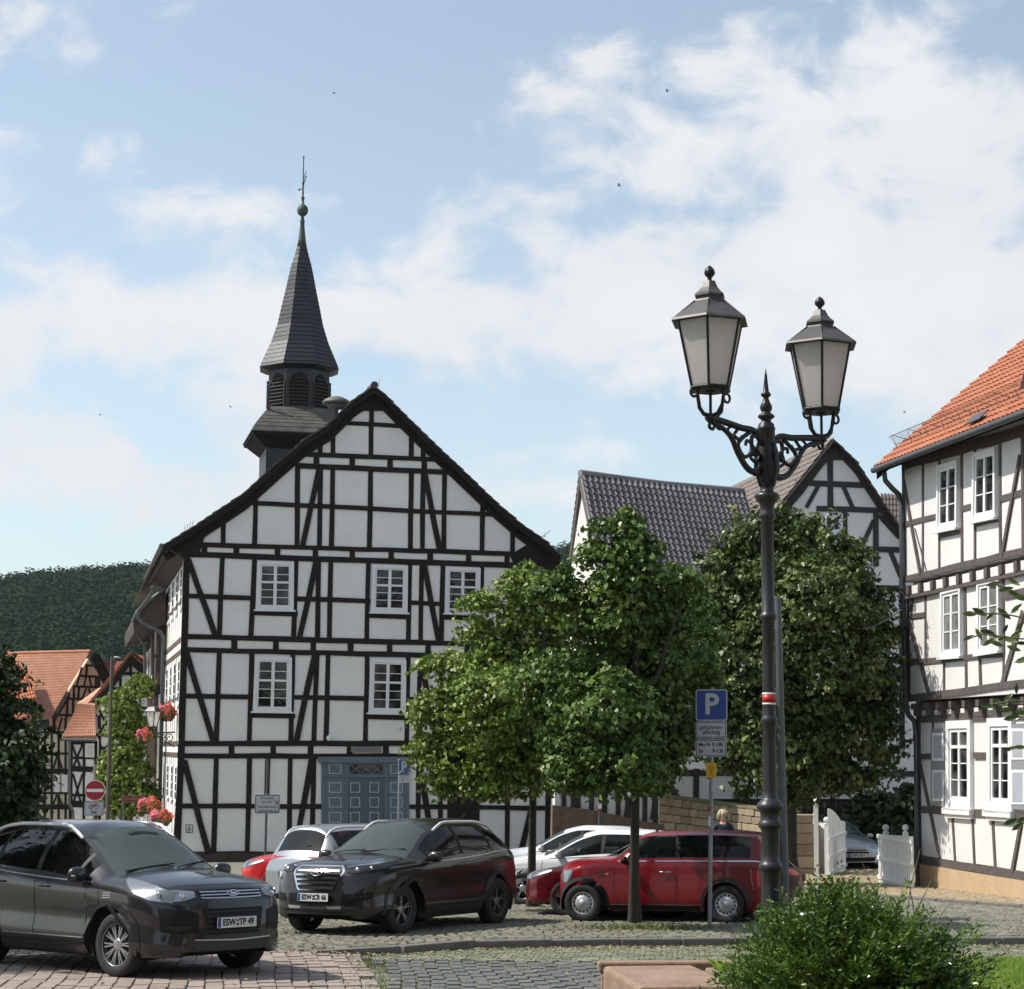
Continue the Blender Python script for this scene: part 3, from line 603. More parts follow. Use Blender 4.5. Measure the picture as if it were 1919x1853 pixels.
    sm.lathe((s.x, s.y, 0), [(26*kk, P(630,757,72).z), (27*kk, P(630,754,72).z), (22*kk, P(630,749,72).z), (13*kk, P(630,744.5,72).z), (4*kk, P(630,742.5,72).z)], 16)
    sm.lathe((s.x, s.y, 0), [(4*kk, P(630,800,72).z), (4*kk, P(630,768,72).z), (13*kk, P(630,766,72).z), (20*kk, P(630,757,72).z)], 14)
    sm.tube([(s.x+.3, s.y, P(630,790,72).z), (s.x+.36, s.y, P(630,758,72).z)], .05, 6)
    part(sm, 'roof_siren', M_slate_o, root)
    return root, pl, p2, O, w
TH_root, TH_pl, TH_side, TH_O, TH_w = build_town_hall()
# ------------------------------------------------------------------ neighbour house beyond the town hall
def build_neighbour():
    O = P(284, 1560, 76); O.z = gz(O.y); root = thing('jettied_house', 'narrow half-timbered house with jettied upper floor just beyond the town hall', 'house', O)
    pl = Plane(O, 15.5); side = Plane(O, 105.5, True); w = -pl.n
    m = MB(); t = MB()
    pl.poly(m, [(285,1161),(312,1161),(312,1290),(285,1290)], 0, -.3); pl.poly(m, [(291,1290),(312,1290),(310,1570),(291,1570)], -.12, -.4)
    z0, z1, z2 = pl.uz(285,1290)[1], pl.uz(285,1165)[1], gz(O.y)
    side.polyuz(m, [(0, z0), (10, z0), (10, z1), (0, z1)], 0, -.3); side.polyuz(m, [(0, z2), (10, z2), (10, z0), (0, z0)], -.12, -.4)
    part(m, 'wall', M_plaster, root)
    for a in ((287,1161,287,1290,5),(304,1161,303,1290,14),(285,1163,312,1163,5),(285,1230,296,1230,5)): pl.beam(t, a[0], a[1], a[2], a[3], a[4]/48.7, .03)
    pl.poly(t, [(295,1230),(312,1230),(312,1290),(295,1290)], .02, .045)
    for a in ((293,1290,292,1560,6),(306,1290,305,1560,8)): pl.beam(t, *a[:4], a[4]/48.7, -.08, -.14)
    for i in range(9): side.beamuz(t, (i*1.1+.05, z0), (i*1.1+.05, z1), .14, .03); side.beamuz(t, (i*1.1+.2, z2), (i*1.1+.2, z0), .14, -.08, -.14)
    for zz in (z0, (z0+z1)/2, z1): side.beamuz(t, (0, zz), (10, zz), .16, .035)
    for zz in (z2+1.3, z2+2.7): side.beamuz(t, (0, zz), (10, zz), .16, -.07, -.14)
    part(t, 'timber_frame', M_wood_b, root)
    j = MB(); pl.poly(j, [(276,1283),(312,1283),(310,1298),(293,1303),(280,1297)], .10, -.3); part(j, 'jetty_bracket', M_wood, root)
    r = MB(); q = [P(x, y, 75.3) for x, y in ((311,1104),(287,1120),(257,1146),(250,1164),(251,1186),(282,1181),(311,1168))]; r.prism(q, w*11); part(r, 'roof', mat('dark_soffit_board', (.035,.026,.021)), root)
    g = MB(); g.tube([P(311,1102,75.2), P(287,1119,75.2), P(257,1145,75.2), P(248,1166,75.2)], .06, 6)
    g.tube([P(285,1099,74), P(285,1112,74.2), P(260,1144,74.8), P(258,1156,74.8), P(266,1166,74.8), P(300,1184,74.8), P(306,1196,74.8), P(304,1300,74.8), P(301,1420,74.8), P(299,1555,74.8)], .075, 8)
    g.tube([P(252,1166,76), P(256,1186,76), P(271,1212,76), P(270,1290,76)], .05, 6); part(g, 'rain_pipe', M_zinc, root)
    for za in (z2+.9, z0+.45, ):
        for L in (1.6, 4.6, 7.4):
            m = MB(); side.polyuz(m, [(L, za), (L+1.1, za), (L+1.1, za+1.3), (L, za+1.3)], -.12, .07); wf = part(m, 'window', M_white, root)
            m = MB(); side.polyuz(m, [(L+.15, za+.15), (L+.95, za+.15), (L+.95, za+1.15), (L+.15, za+1.15)], .06, .075); part(m, 'pane', M_pane, wf)
build_neighbour()
# ------------------------------------------------------------------ far-left houses
def gable_house_frontal(name, label, D, ang, outline, roofpolys, beams, wins, wallmat, timber, roofmat, base_y=1545, wd=.16, extra=None, kx=None):
    O = P(outline[0][0], base_y, D); O.z = gz(O.y); root = thing(name, label, 'house', O); pl = Plane(O, ang)
    m = MB(); pl.poly(m, outline, 0, -.3); part(m, 'wall', wallmat, root)
    t = MB()
    for b in beams: pl.beam(t, b[0], b[1], b[2], b[3], (b[4] if len(b) > 4 else wd)*.68, .03, wob=.01)
    part(t, 'timber_frame', timber, root)
    for q in wins: window(pl, root, q, fr=.05, casing=.07, split=.45, bars=(1, 2), sill=False)
    return root, pl
def build_left_houses():
    # white gable house with black timbers
    root, pl = gable_house_frontal('gabled_house', 'white gabled house with black timbers behind the climbing greenery', 85, 4,
        [(178,1560),(182,1330),(214,1280),(245,1238),(275,1280),(282,1560)], None,
        [(245,1240,246,1325),(208,1325,280,1327),(186,1340,186,1560,.2),(212,1330,212,1560),(180,1377,282,1378,.2),(183,1402,214,1400),(186,1330,208,1375,.12),(210,1332,186,1376,.12),(215,1262,270,1262),(205,1290,280,1290),
         (226,1264,226,1325),(246,1378,246,1560),(180,1440,282,1442,.35),(186,1390,205,1436,.12),(205,1390,186,1436,.12),(180,1500,282,1500),(190,1450,208,1498,.12),(208,1450,190,1498,.12),(228,1330,228,1560)],
        [[(229,1267),(245,1267),(245,1292),(229,1292)],[(249,1267),(264,1267),(264,1292),(249,1292)],[(209,1330),(222,1330),(222,1356),(209,1356)],[(232,1330),(243,1330),(243,1356),(232,1356)]], M_plaster, M_wood_k, None)
    for pr in ([(162,1326),(205,1282),(245,1226)], [(290,1262),(268,1250),(245,1226)]):
        r = MB()
        for a, b in zip(pr[:-1], pr[1:]):
            A_, B_ = pl.px(a[0], a[1], .4), pl.px(b[0], b[1], .4); r.prism([A_, B_, B_+V(0,0,-.42), A_+V(0,0,-.36)], -pl.n*.12)
        part(r, 'bargeboard', M_wood_k, root)
    a = pl.px(245,1227,.35); b = pl.px(292,1265,.35); part(tile_roof(a, a-pl.n*8, b-pl.n*8, b, 12, 26, amp=.03, step=.03), 'roof', M_tile_o, root)
    b = pl.px(163,1327,.35); part(tile_roof(a, a-pl.n*8, b-pl.n*8, b, 14, 26, amp=.03, step=.03), 'roof', M_tile_o, root)
    # low house with swept roof left of it
    O = P(135, 1545, 82); O.z = gz(O.y); root = thing('low_house', 'low half-timbered house under a small pale orange roof', 'house', O); pl = Plane(O, 4)
    m = MB(); pl.poly(m, [(130,1385),(182,1385),(180,1560),(128,1560)], 0, -.3); part(m, 'wall', M_plaster, root)
    t = MB()
    for b in ((133,1388,132,1560,.22),(158,1390,157,1560),(180,1388,179,1560,.2),(130,1392,182,1392,.2),(130,1420,182,1420),(130,1440,182,1442,.35),(130,1490,182,1490),(135,1394,150,1436,.12),(155,1394,138,1436,.12),(137,1450,152,1505,.12),(155,1450,137,1505,.12),(130,1506,182,1508,.4)): pl.beam(t, b[0], b[1], b[2], b[3], (b[4] if len(b) > 4 else .16)*.66, .03)
    part(t, 'timber_frame', M_wood_k, root)
    for q in ([(160,1393),(177,1393),(177,1419),(160,1419)], [(160,1455),(172,1455),(172,1485),(160,1485)]): window(pl, root, q, fr=.05, casing=.07, split=.45, bars=(1, 2), sill=False)
    part(tile_roof(P(147,1322,84.5), P(178,1326,84.5), P(179,1382,81), P(117,1384,81), 11, 15, amp=.03, step=.03), 'roof', M_tile_ol, root)
    part(tile_roof(P(192,1290,86.5), P(178,1325,84.4), P(147,1322,84.4), P(150,1320,86.5), 4, 8, amp=.03, step=.03), 'roof', M_tile_ol, root)
    r = MB(); r.tube([P(116,1386,80.9), P(180,1387,80.9)], .06, 6); r.tube([P(130,1388,80.9), P(130,1505,80.9), P(137,1520,80.9), P(137,1550,80.9)], .06, 6); part(r, 'gutter', M_zinc, root)
    # big house with pale orange roof and peach gable
    D = 96; O = P(100, 1540, D); O.z = gz(O.y); root = thing('big_tiled_house', 'large house with pale orange tiled roof and peach half-timbered gable', 'house', O)
    pg = Plane(P(100,1400,D-2), 46)
    m = MB(); pg.poly(m, [(99,1560),(100,1345),(168,1234),(200,1290),(232,1345),(232,1560)], -.1, -.35); part(m, 'wall', M_plaster_p, root)
    t = MB()
    for b in ((161,1246,176,1247),(150,1266,187,1268),(139,1286,196,1288),(128,1309,200,1311),(112,1340,225,1340),(165,1246,163,1266),(155,1250,145,1285,.11),(182,1270,181,1286),(163,1268,159,1286,.11),(169,1268,173,1286,.11),(150,1288,148,1310),(140,1288,140,1310),(163,1290,156,1310,.11),(168,1290,174,1310,.11),(187,1268,187,1310),(128,1311,127,1345),(139,1311,138,1345),(118,1345,110,1372,.11),(105,1370,150,1370),(125,1345,124,1375),(103,1345,102,1560,.2)): pg.beam(t, b[0], b[1], b[2], b[3], .10 if len(b) < 5 else b[4]*.7, -.06, -.12)
    part(t, 'timber_frame', M_wood, root)
    A_, B_ = P(-30,1230,D+3), P(169,1225,D+2); C_, D_ = P(97,1347,D-3.4), P(-80,1365,D-3.2)
    part(tile_roof(A_, B_, C_, D_, 24, 42, amp=.035, step=.035), 'roof', M_tile_ol, root)
    r = MB(); r.prism([P(168,1225,D+1.9), P(174,1227,D+2.1), P(205,1293,D+5), P(196,1293,D+5)], V(.3,.3,0)); r.prism([B_+V(.05,0,.08), C_+V(.05,0,.08), C_+V(.05,0,-.15), B_+V(.05,0,-.15)], V(.10,.06,0)); part(r, 'bargeboard', M_wood_k, root)
    r = MB(); r.tube([A_+V(0,0,.1), B_+V(0,0,.1)], .12, 6); part(r, 'ridge_cap', M_tile_o, root)
    part(tile_roof(P(5,1252,D-1), P(50,1248,D-1), P(68,1310,D-5), P(15,1325,D-5), 9, 10, amp=.05, step=.05), 'dormer_roof', M_tile_o, root)
    # tan house under it (lower storeys, seen beneath the swept roof)
    O = P(80, 1545, 90); O.z = gz(O.y); root = thing('cream_house', 'cream half-timbered lower house front with shuttered windows', 'house', O); pl = Plane(O, 4)
    m = MB(); pl.poly(m, [(0,1368),(140,1368),(140,1560),(0,1560)], 0, -.3); part(m, 'wall', M_plaster_y, root)
    t = MB()
    for y in (1372,1412,1445,1486,1512): pl.beam(t, 0, y, 140, y, .22 if y in (1445,1512) else .10, .032)
    for x in range(6, 140, 13): pl.beam(t, x, 1368, x, 1560, .10, .022)
    for x in (20, 74, 108): pl.beam(t, x, 1414, x-8, 1440, .08, .04); pl.beam(t, x, 1414, x+8, 1440, .08, .043); pl.beam(t, x, 1488, x-9, 1508, .08, .04); pl.beam(t, x, 1488, x+9, 1508, .08, .043)
    part(t, 'timber_frame', M_wood, root)
    for x in (46, 103, 117): window(pl, root, [(x,1452),(x+9,1452),(x+9,1484),(x,1484)], fr=.05, casing=.07, split=.45, bars=(1, 2), sill=False)
    # red chimney house
    O = P(205, 1330, 104); O.z = gz(O.y); root = thing('red_roofed_house', 'distant house with red tiled roof and brick chimney', 'house', O)
    m = MB(); m.prism([P(160,1300,104), P(260,1300,104), P(260,1560,104), P(160,1560,104)], V(0,.4,0)); part(m, 'wall', M_plaster_y, root)
    part(tile_roof(P(183,1246,108), P(262,1240,108), P(275,1305,103), P(170,1305,103), 12, 22, amp=.03, step=.03), 'roof', mat('red_clay_tile', (.25,.06,.035), .6, var=.3), root)
    m = MB(); q = [P(186,1240,104), P(206,1240,104), P(206,1280,104), P(186,1280,104)]; m.prism(q, V(0,1,0)); m.prism([P(183,1238,103.9), P(208,1238,103.9), P(208,1241.5,103.9), P(183,1241.5,103.9)], V(0,1.2,0)); part(m, 'chimney', mat('chimney_brick', (.20,.07,.05), .85, var=.3), root)
    m = MB(); m.tube([P(193,1238,104.5), P(193,1226,104.5)], .09, 8); m.tube([P(214,1240,104.5), P(216,1232,104.5), P(226,1234,104.5)], .1, 8); part(m, 'chimney_pot', M_zinc, root)
build_left_houses()
# ------------------------------------------------------------------ houses behind the trees
def build_mid_houses():
    # gable house
    D = 62; O = P(1560, 1540, D); O.z = gz(O.y); pl = Plane(O, 12); w = -pl.n
    root = thing('gable_house', 'white half-timbered gable with brown tiled roof behind the round tree', 'house', O)
    m = MB(); pl.poly(m, [(1240,1600),(1240,1440),(1330,1120),(1400,1030),(1469,945),(1536,862),(1562,836),(1605,874),(1652,945),(1700,1010),(1740,1080),(1740,1600)], 0, -.3); part(m, 'wall', M_plaster, root)
    t = MB()
    for b in ((1555,845,1556,955,13),(1490,904,1625,909.5,12),(1530,953,1660,957,12),(1600,1028.5,1720,1031.5,12),(1534.7,908,1511,951,9),(1580,911,1598,952,9),(1582,957,1583,1100,12),(1641,957,1641,1060,12),(1637,975,1613,1028,10),(1646,965,1685,1008,9),(1668,1033,1688,1080,11),
              (1233,1440,1231,1600,36),(1243,1452,1272,1500,13),(1305,1440,1304,1520,11),(1380,1440,1380,1520,11),(1455,1440,1455,1540,11),(1560,1380,1560,1520,11),(1240,1448,1740,1450,12),(1540,1100,1740,1103,12),(1690,1050,1690,1400,11),(1650,1260,1740,1260,12)): pl.beam(t, b[0], b[1], b[2], b[3], b[4]/68, .03, wob=.012)
    for pr in ([(1340,1105),(1400,1020),(1469,937),(1497,905),(1536,852),(1565,825)], [(1730,1050),(1682,976),(1653,937),(1607,866),(1572,827),(1565,825)]):
        for a, b in zip(pr[:-1], pr[1:]): pl.beam(t, a[0], a[1]+17, b[0], b[1]+17, .24, .06)
    pl.poly(t, [(1565,836),(1590,862),(1540,862)], -.02, .05)
    part(t, 'timber_frame', mat('grey_black_timber', (.024,.022,.023), .8, col2=(.045,.04,.04), vscale=5, bump=.4), root)
    el = pl.px(1330,1118,.35); ap = pl.px(1565,824,.35); er = pl.px(1740,1066,.35)
    part(tile_roof(ap, ap+w*13, el+w*13, el, 20, 44, amp=.03, step=.035), 'roof', M_tile_br, root)
    r = MB(); stepped_slope(r, [er, pl.px(1653,937,.35), pl.px(1607,866,.35), ap], w, 13); part(r, 'roof', M_tile_d, root)
    window(pl, root, [(1541,962),(1578,963),(1578,1000),(1541,1000)], fr=.05, casing=.08, split=None, bars=(1, 1))
    window(pl, root, [(1395,1462),(1432,1462),(1432,1500),(1395,1500)], fr=.05, casing=.08, split=None, bars=(1, 2)); window(pl, root, [(1468,1462),(1500,1462),(1500,1500),(1468,1500)], fr=.05, casing=.08, split=None, bars=(1, 2))
    # second brown roof to its right
    O2 = P(1690, 1540, 68); O2.z = gz(O2.y); r2 = thing('rear_house', 'house behind, only its small brown tiled roof corner showing beside the rain pipe', 'house', O2)
    m = MB(); m.prism([P(1640,980,70), P(1790,980,70), P(1790,1560,70), P(1640,1560,70)], V(0,.3,0)); part(m, 'wall', M_plaster, r2)
    part(tile_roof(P(1650,930,72), P(1790,934,72), P(1795,1010,68.5), P(1650,1005,68.5), 7, 22, amp=.05, step=.05), 'roof', M_tile_br, r2)
    # house with glazed grey tiles
    D = 58; O = P(1100, 1540, D); O.z = gz(O.y); root = thing('tiled_house', 'white house with steep wavy grey brown tiled roof behind the slender trees', 'house', O)
    A_ = P(1087,897,58); B_ = P(1392,930,62.0); D_ = P(1135,1140,54.6); C_ = B_+(D_-A_)
    part(tile_roof(A_, B_, C_, D_, 20, 30, amp=.085, step=.06, base=.12), 'roof', M_tile_gray, root)
    E_ = P(1068,1048,60.3); r = MB(); r.prism([A_+V(0,0,.06), E_, E_+V(.35,.1,0), A_+V(.3,.1,.06)], V(0,0,-.12)); r.prism([A_+V(0,0,.02), D_, D_+V(0,0,-.25), A_+V(0,0,-.3)], V(.08,.02,0)); part(r, 'bargeboard', mat('pale_brown_board', (.13,.105,.09), .8, var=.3), root)
    part(tile_roof(B_+V(0,0,.0), A_, E_, E_+(B_-A_), 12, 28, amp=.05, step=.05), 'roof', M_tile_gray, root)
    m = MB(); m.tube([A_+V(0,0,.16), A_.lerp(B_, .5)+V(0,0,.10), B_+V(0,0,.16)], .12, 7); part(m, 'ridge_cap', M_tile_gray, root)
    m = MB(); m.prism([P(1273,911,61.2), P(1307,913,61.2), P(1307,925,61.2), P(1273,924,61.2)], V(0,.6,0)); part(m, 'chimney', M_wood_k, root)
    pf = Plane(P(1148,1300,55.2), 14); m = MB(); pf.poly(m, [(1040,1460),(1110,1400),(1150,1132),(1395,1140),(1395,1440),(1236,1440),(1236,1560),(1040,1560)], -.02, -.3)
    ps = Plane(P(1090,1300,57.5), -64); m.prism([P(1092,915,58.2), P(1150,1135,55.3), P(1150,1460,55.3), P(1040,1460,60), P(1072,1048,60)], V(.25,.12,0)); part(m, 'wall', M_plaster_r, root)
    t = MB()
    for x in (1058,1085,1110,1135,1160,1185,1210,1230): pf.beam(t, x, 1400, x-2, 1550, .13, .02)
    for x in (1070,1122,1172,1222): pf.beam(t, x-4, 1440, x+8, 1535, .11, .03); pf.beam(t, x+12, 1440, x, 1535, .11, .035)
    pf.beam(t, 1035, 1470, 1240, 1474, .15, .04); pf.beam(t, 1140, 1150, 1390, 1156, .2, .04)
    for x in (1150,1200,1262,1330): pf.beam(t, x, 1145, x, 1460, .14, .02)
    for y in (1230,1330,1400): pf.beam(t, 1140, y, 1390, y+3, .15, .035)
    part(t, 'timber_frame', mat('grey_brown_timber2', (.03,.025,.024), .8, var=.3), root)
    b = MB(); pf.poly(b, [(1032,1508),(1100,1516),(1165,1530),(1240,1545),(1240,1620),(1030,1620)], .02, .25); part(b, 'plinth', mat('brown_rubble_plinth', (.16,.11,.075), .9, col2=(.09,.06,.045), vscale=5, bump=.6, bscale=12), root)
    window(pf, root, [(1168,1452),(1196,1455),(1196,1492),(1168,1490)], fr=.05, casing=.08, split=None, bars=(1, 2))
    # red and white warning board on a post
    O = G(1124, 1640); r3 = thing('warning_post', 'slim post with red and white board between the parked cars and houses', 'post', O)
    m = MB(); m.tube([O, V(O.x, O.y, P(1124,1470,O.y).z)], .04, 8); part(m, 'post', M_zincd, r3)
    for i, (a, b, mm) in enumerate(((1476,1490,M_red),(1490,1503,M_red),(1503,1516,M_wht),(1516,1521,M_red))):
        m = MB(); m.prism([P(1121,a+.5,O.y-.06), P(1127.5,a+.5,O.y-.06), P(1127.5,b-.5,O.y-.06), P(1121,b-.5,O.y-.06)], V(0,.03,0)); part(m, 'board', mm, r3)
build_mid_houses()
# ------------------------------------------------------------------ sunlit house on the right
def build_right_house():
    O = G(1722, 1665); root = thing('sunlit_house', 'sunlit white half-timbered house with orange tiled roof and grey shutters', 'house', O)
    g = Plane(O, -78.5); mid = Plane(O+g.n*.15, -78.5); up = Plane(O+g.n*.20, -78.5); nin = -g.n; u = g.u
    for p in (mid, up): p.u = g.u; p.n = g.n
    L = 9.0
    zt = up.uz(1700, 868)[1]
    m = MB(); g.polyuz(m, [(0.02, O.z+.6), (L, O.z+.6), (L, g.uz(1720,1340)[1]+.1), (0.02, g.uz(1720,1340)[1]+.1)], 0, -.4)
    zj2 = mid.uz(1705,1309)[1]; zj1 = up.uz(1695,1090)[1]; zb1 = mid.uz(1700,1108)[1]
    mid.polyuz(m, [(-.02, zj2-.05), (L, zj2-.05), (L, zb1+.1), (-.02, zb1+.1)], 0, -.4); up.polyuz(m, [(-.05, zj1-.02), (L, zj1-.02), (L, zt+.05), (-.05, zt+.05)], 0, -.4)
    # far end wall
    m.box(O+nin*4+u*.15+V(0,0,(zt-O.z)/2+.3), (8, .25, zt-O.z-.6), (nin, u, V(0,0,1)))
    D2 = 8.1; c9 = O+u*(L-.14)
    m.box(c9+nin*(D2/2)+V(0,0,(zt-O.z)/2+.3), (D2, .25, zt-O.z-.6), (nin, u, V(0,0,1))); m.box(O+nin*D2+u*(L/2)+V(0,0,(zt-O.z)/2+.3), (.25, L, zt-O.z-.6), (nin, u, V(0,0,1)))
    for c_ in (O+u*.05, c9-u*.1): q_ = V(c_.x, c_.y, zt-.1); m.prism([q_-nin*.1, q_+nin*D2, q_+nin*(D2/2)+V(0,0,3.35)], u*.2)
    part(m, 'wall', M_plaster_r, root)
    t = MB()
    def bm(pl, lst, w=.15, o=.03):
        for b in lst: pl.beam(t, b[0], b[1], b[2], b[3], (b[4] if len(b) > 4 else w)*.8, o-.008, wob=.012)
    # upper storey
    bm(up, [(1693,872,1695,1086,.2),(1730,866,1730,1078),(1761,858,1761,1072,.13),(1803,846,1804,1062),(1828,838,1828,1058,.13),(1875,822,1876,1046),(1917,806,1919,1036,.16),(1950,800,1955,1030)], o=.022)
    bm(up, [(1694,983,1760,966.5),(1804,953,1828,947),(1876,935,1919,922),(1761,1004,1803,994,.14),(1828,982,1876,971,.14),(1692,872,2000,784,.30),(1693,1086,1960,1022,.17)], o=.034)
    bm(up, [(1695,902,1727,1076,.13),(1914,853,1880,1042,.13),(1716,990,1738,1071,.0001)], o=.045)
    # middle storey
    bm(mid, [(1702,1112,1705,1308,.19),(1735,1110,1735,1236,.13),(1767,1103,1767,1236,.13),(1770,1236,1770,1300,.13),(1809,1092,1812,1296,.16),(1834,1088,1835,1226,.13),(1837,1226,1839,1292,.15),(1881,1076,1882,1226,.13),(1882,1226,1880,1286,.12),(1935,1070,1937,1280)], o=.022)
    bm(mid, [(1706,1241,1767,1236.5,.16),(1767,1237,1881,1226,.15),(1707,1155,1735,1151.5,.15),(1884,1117,1960,1098,.2),(1703,1309,1975,1273,.19),(1698,1110,1975,1056,.15)], o=.034)
    bm(mid, [(1706,1165,1743,1302,.13),(1713,1116,1707,1145,.13),(1919,1147,1879,1286,.2),(1925,1090,1945,1130,.14)], o=.045)
    # ground storey
    bm(g, [(1723,1345,1725,1612,.2),(1749,1350,1749,1520,.13),(1785.5,1526,1790.6,1613,.14),(1823,1527,1827,1618,.14),(1861,1529,1866,1624,.15),(1940,1340,1940,1640,.15)], o=.022)
    bm(g, [(1723,1418,1749,1417,.15),(1827,1415.6,1853,1415.6,.17),(1722,1516.5,1960,1533,.2),(1722,1609,1975,1651,.22),(1721,1346,1975,1327,.14)], o=.034)
    bm(g, [(1725,1428,1763,1608,.13),(1916,1540,1899,1634,.15)], o=.045)
    part(t, 'timber_frame', M_wood_g, root)
    # jetties: projecting beam, joist heads, brackets
    j = MB()
    for x in range(12):
        uu = .25+x*.78
        up.polyuz(j, [(uu, zj1-.12), (uu+.17, zj1-.12), (uu+.17, zj1-.33), (uu, zj1-.33)], -.2, .07)
        z = zj2-.12
        for k, (dz, o) in enumerate(((0, .20), (.14, .14), (.27, .05))): g.polyuz(j, [(uu, z-dz), (uu+.17, z-dz), (uu+.17, z-dz-.14), (uu, z-dz-.14)], -.05, o)
    up.polyuz(j, [(-.05, zj1-.34), (L, zj1-.34), (L, zj1-.42), (-.05, zj1-.42)], -.2, .05)
    g.polyuz(j, [(0, zj2-.48), (L, zj2-.48), (L, zj2-.55), (0, zj2-.55)], -.1, .04)
    ji = MB(); up.polyuz(ji, [(0.02, zj1-.13), (L, zj1-.13), (L, zj1-.32), (0.02, zj1-.32)], -.35, -.01); part(ji, 'jetty_infill', M_plaster_r, root)
    g.polyuz(j, [(.0, zj2-.1), (L, zj2-.1), (L, zj2-.5), (.0, zj2-.5)], -.35, -.02)
    part(j, 'jetty_beams', M_wood_g, root)
    pb = MB(); g.poly(pb, [(1722,1618),(1980,1660),(2000,1760),(1722,1700)], -.3, .06); part(pb, 'plinth', M_plinth, root)
    for pl, q, s in ((up,[(1762,872.6),(1799.6,861.5),(1798.8,988),(1760.7,995.7)],None),(up,[(1829.3,849.3),(1870.8,837.6),(1871.3,968.5),(1827.3,977.6)],None),
                     (mid,[(1768.5,1106.8),(1805.6,1096.7),(1806.5,1229),(1768,1232)],None),(mid,[(1837,1090),(1878,1081.7),(1878.9,1218.8),(1836.5,1225.5)],None)):
        window(pl, root, q, fr=.07, casing=.09, split=None, bars=(1, 3), glass=(M_pane_w if pl is mid else M_pane), depth=.09)
    for q in ([(1779,1351),(1824.7,1349),(1825.7,1516),(1779,1513)], [(1856,1346),(1903,1344),(1903,1520),(1856,1517)], [(1960,1340),(2010,1338),(2010,1530),(1960,1527)]):
        window(g, root, q, fr=.08, casing=.17, split=.30, bars=(1, 3), depth=.09)
        sl = MB(); B = [q[3], q[2]]; a = g.uz(B[0][0]-4, B[0][1]+1); b = g.uz(B[1][0]+2, B[1][1]+1); g.polyuz(sl, [a, b, (b[0], b[1]-.12), (a[0], a[1]-.12)], -.02, .14); a2 = (a[0]+.04, a[1]-.12); b2 = (b[0]-.04, b[1]-.12); g.polyuz(sl, [a2, b2, (b2[0], b2[1]-.08), (a2[0], a2[1]-.08)], -.02, .09)
        part(sl, 'window_sill', M_wht, root)
    M_sh = mat('pale_grey_shutter', (.36,.38,.42), .6, var=.12); M_shw = mat('shutter_edge', (.66,.66,.67), .6); M_shd = mat('shutter_frame_grey', (.24,.25,.27), .6, var=.1)
    for (x0, x1, y0, y1, y2, y3) in ((1751,1779.5,1366,1364,1513,1508),(1898.5,1932,1357,1355,1518,1515),(2010,2050,1340,1338,1530,1527)):
        m = MB(); g.poly(m, [(x0,y0),(x1,y1),(x1,y2),(x0,y3)], .05, .085); so = part(m, 'shutter', M_shd, root); fr_ = MB(); fi = MB(); W = x1-x0
        for (a, b) in ((.05, .42), (.54, .95)):
            ya, yb = y0+(y3-y0)*a, y0+(y3-y0)*b; xa, xb = x0+W*.12, x1-W*.12; g.poly(fr_, [(xa,ya),(xb,ya),(xb,yb),(xa,yb)], .08, .095)
            g.poly(fi, [(xa+W*.1,ya+5),(xb-W*.1,ya+5),(xb-W*.1,yb-5),(xa+W*.1,yb-5)], .09, .102)
        part(fr_, 'panel_frame', M_shw, so); part(fi, 'panel', M_sh, so)
    # roof
    E0 = up.px(1642, 879, .55); E1 = E0+u*10.2; E1.z = up.px(1919, 777, .55).z+.02
    rise = 3.85; ridge = V(nin.x*4.6, nin.y*4.6, rise); A_ = E0+ridge; B_ = E1+ridge; 
    part(tile_roof(A_, B_, E1, E0, 19, 44, amp=.022, step=.04, base=.06), 'roof', M_tile_o, root)
    part(tile_roof(A_, B_, E1+V(ridge.x*2, ridge.y*2, 0), E0+V(ridge.x*2, ridge.y*2, 0), 19, 44, amp=.022, step=.04, base=.06), 'roof', M_tile_o, root)
    m = MB(); m.prism([E0, E1, E1+nin*.75+V(0,0,.55), E0+nin*.75+V(0,0,.55)], V(0,0,-.12)); m.prism([E0+V(0,0,-.05), E1+V(0,0,-.05), up.w(9.6, zt+.15, 0), up.w(-.4, zt+.15, 0)], V(0,0,-.05)); part(m, 'eave_board', M_wood_k, root)
    m = MB(); a0 = E0+u*.02; m.prism([a0+V(0,0,-.05), a0+ridge+V(0,0,-.05), a0+ridge+V(0,0,-.3), a0+V(0,0,-.25)], u*.05); part(m, 'bargeboard', M_wood_k, root)
    m = MB(); gl = [E0+g.n*.07+u*(i*10.2/12)+V(0,0,-.03+(E1.z-E0.z)*i/12) for i in range(13)]; m.tube(gl, .075, 8); part(m, 'gutter', M_zincd, root)
    # snow guard
    m = MB(); s = V(nin.x, nin.y, rise/4.6).normalized(); nr = V(-nin.x*rise/4.6, -nin.y*rise/4.6, 1).normalized()
    b0 = E0+s*.75+nr*.12; b1 = E1+s*.75+nr*.12
    for h in (0.02, .26): m.tube([b0+nr*h, b1+nr*h], .009, 5)
    for i in range(120): q = b0.lerp(b1, i/119); m.tube([q+nr*.02, q+nr*.27], .004, 4, smooth=False)
    for i in range(11): q = b0.lerp(b1, i/10+.02 if i < 10 else .99); m.tube([q-s*.1-nr*.05, q+nr*.28, q+s*.25-nr*.05], .011, 5)
    part(m, 'snow_guard', mat('rusty_rail', (.17,.11,.085), .6, metal=.3), root)
    # cross gable on the near side
    m = MB(); c0 = E0+u*6.15+s*.1; m.prism([P(1919,694,c0.y), P(1903,762,c0.y), P(1908,770,c0.y), P(2060,740,c0.y), P(2060,560,c0.y)], V(.05,-.5,0)); part(m, 'cross_gable_edge', M_wood_k, root)
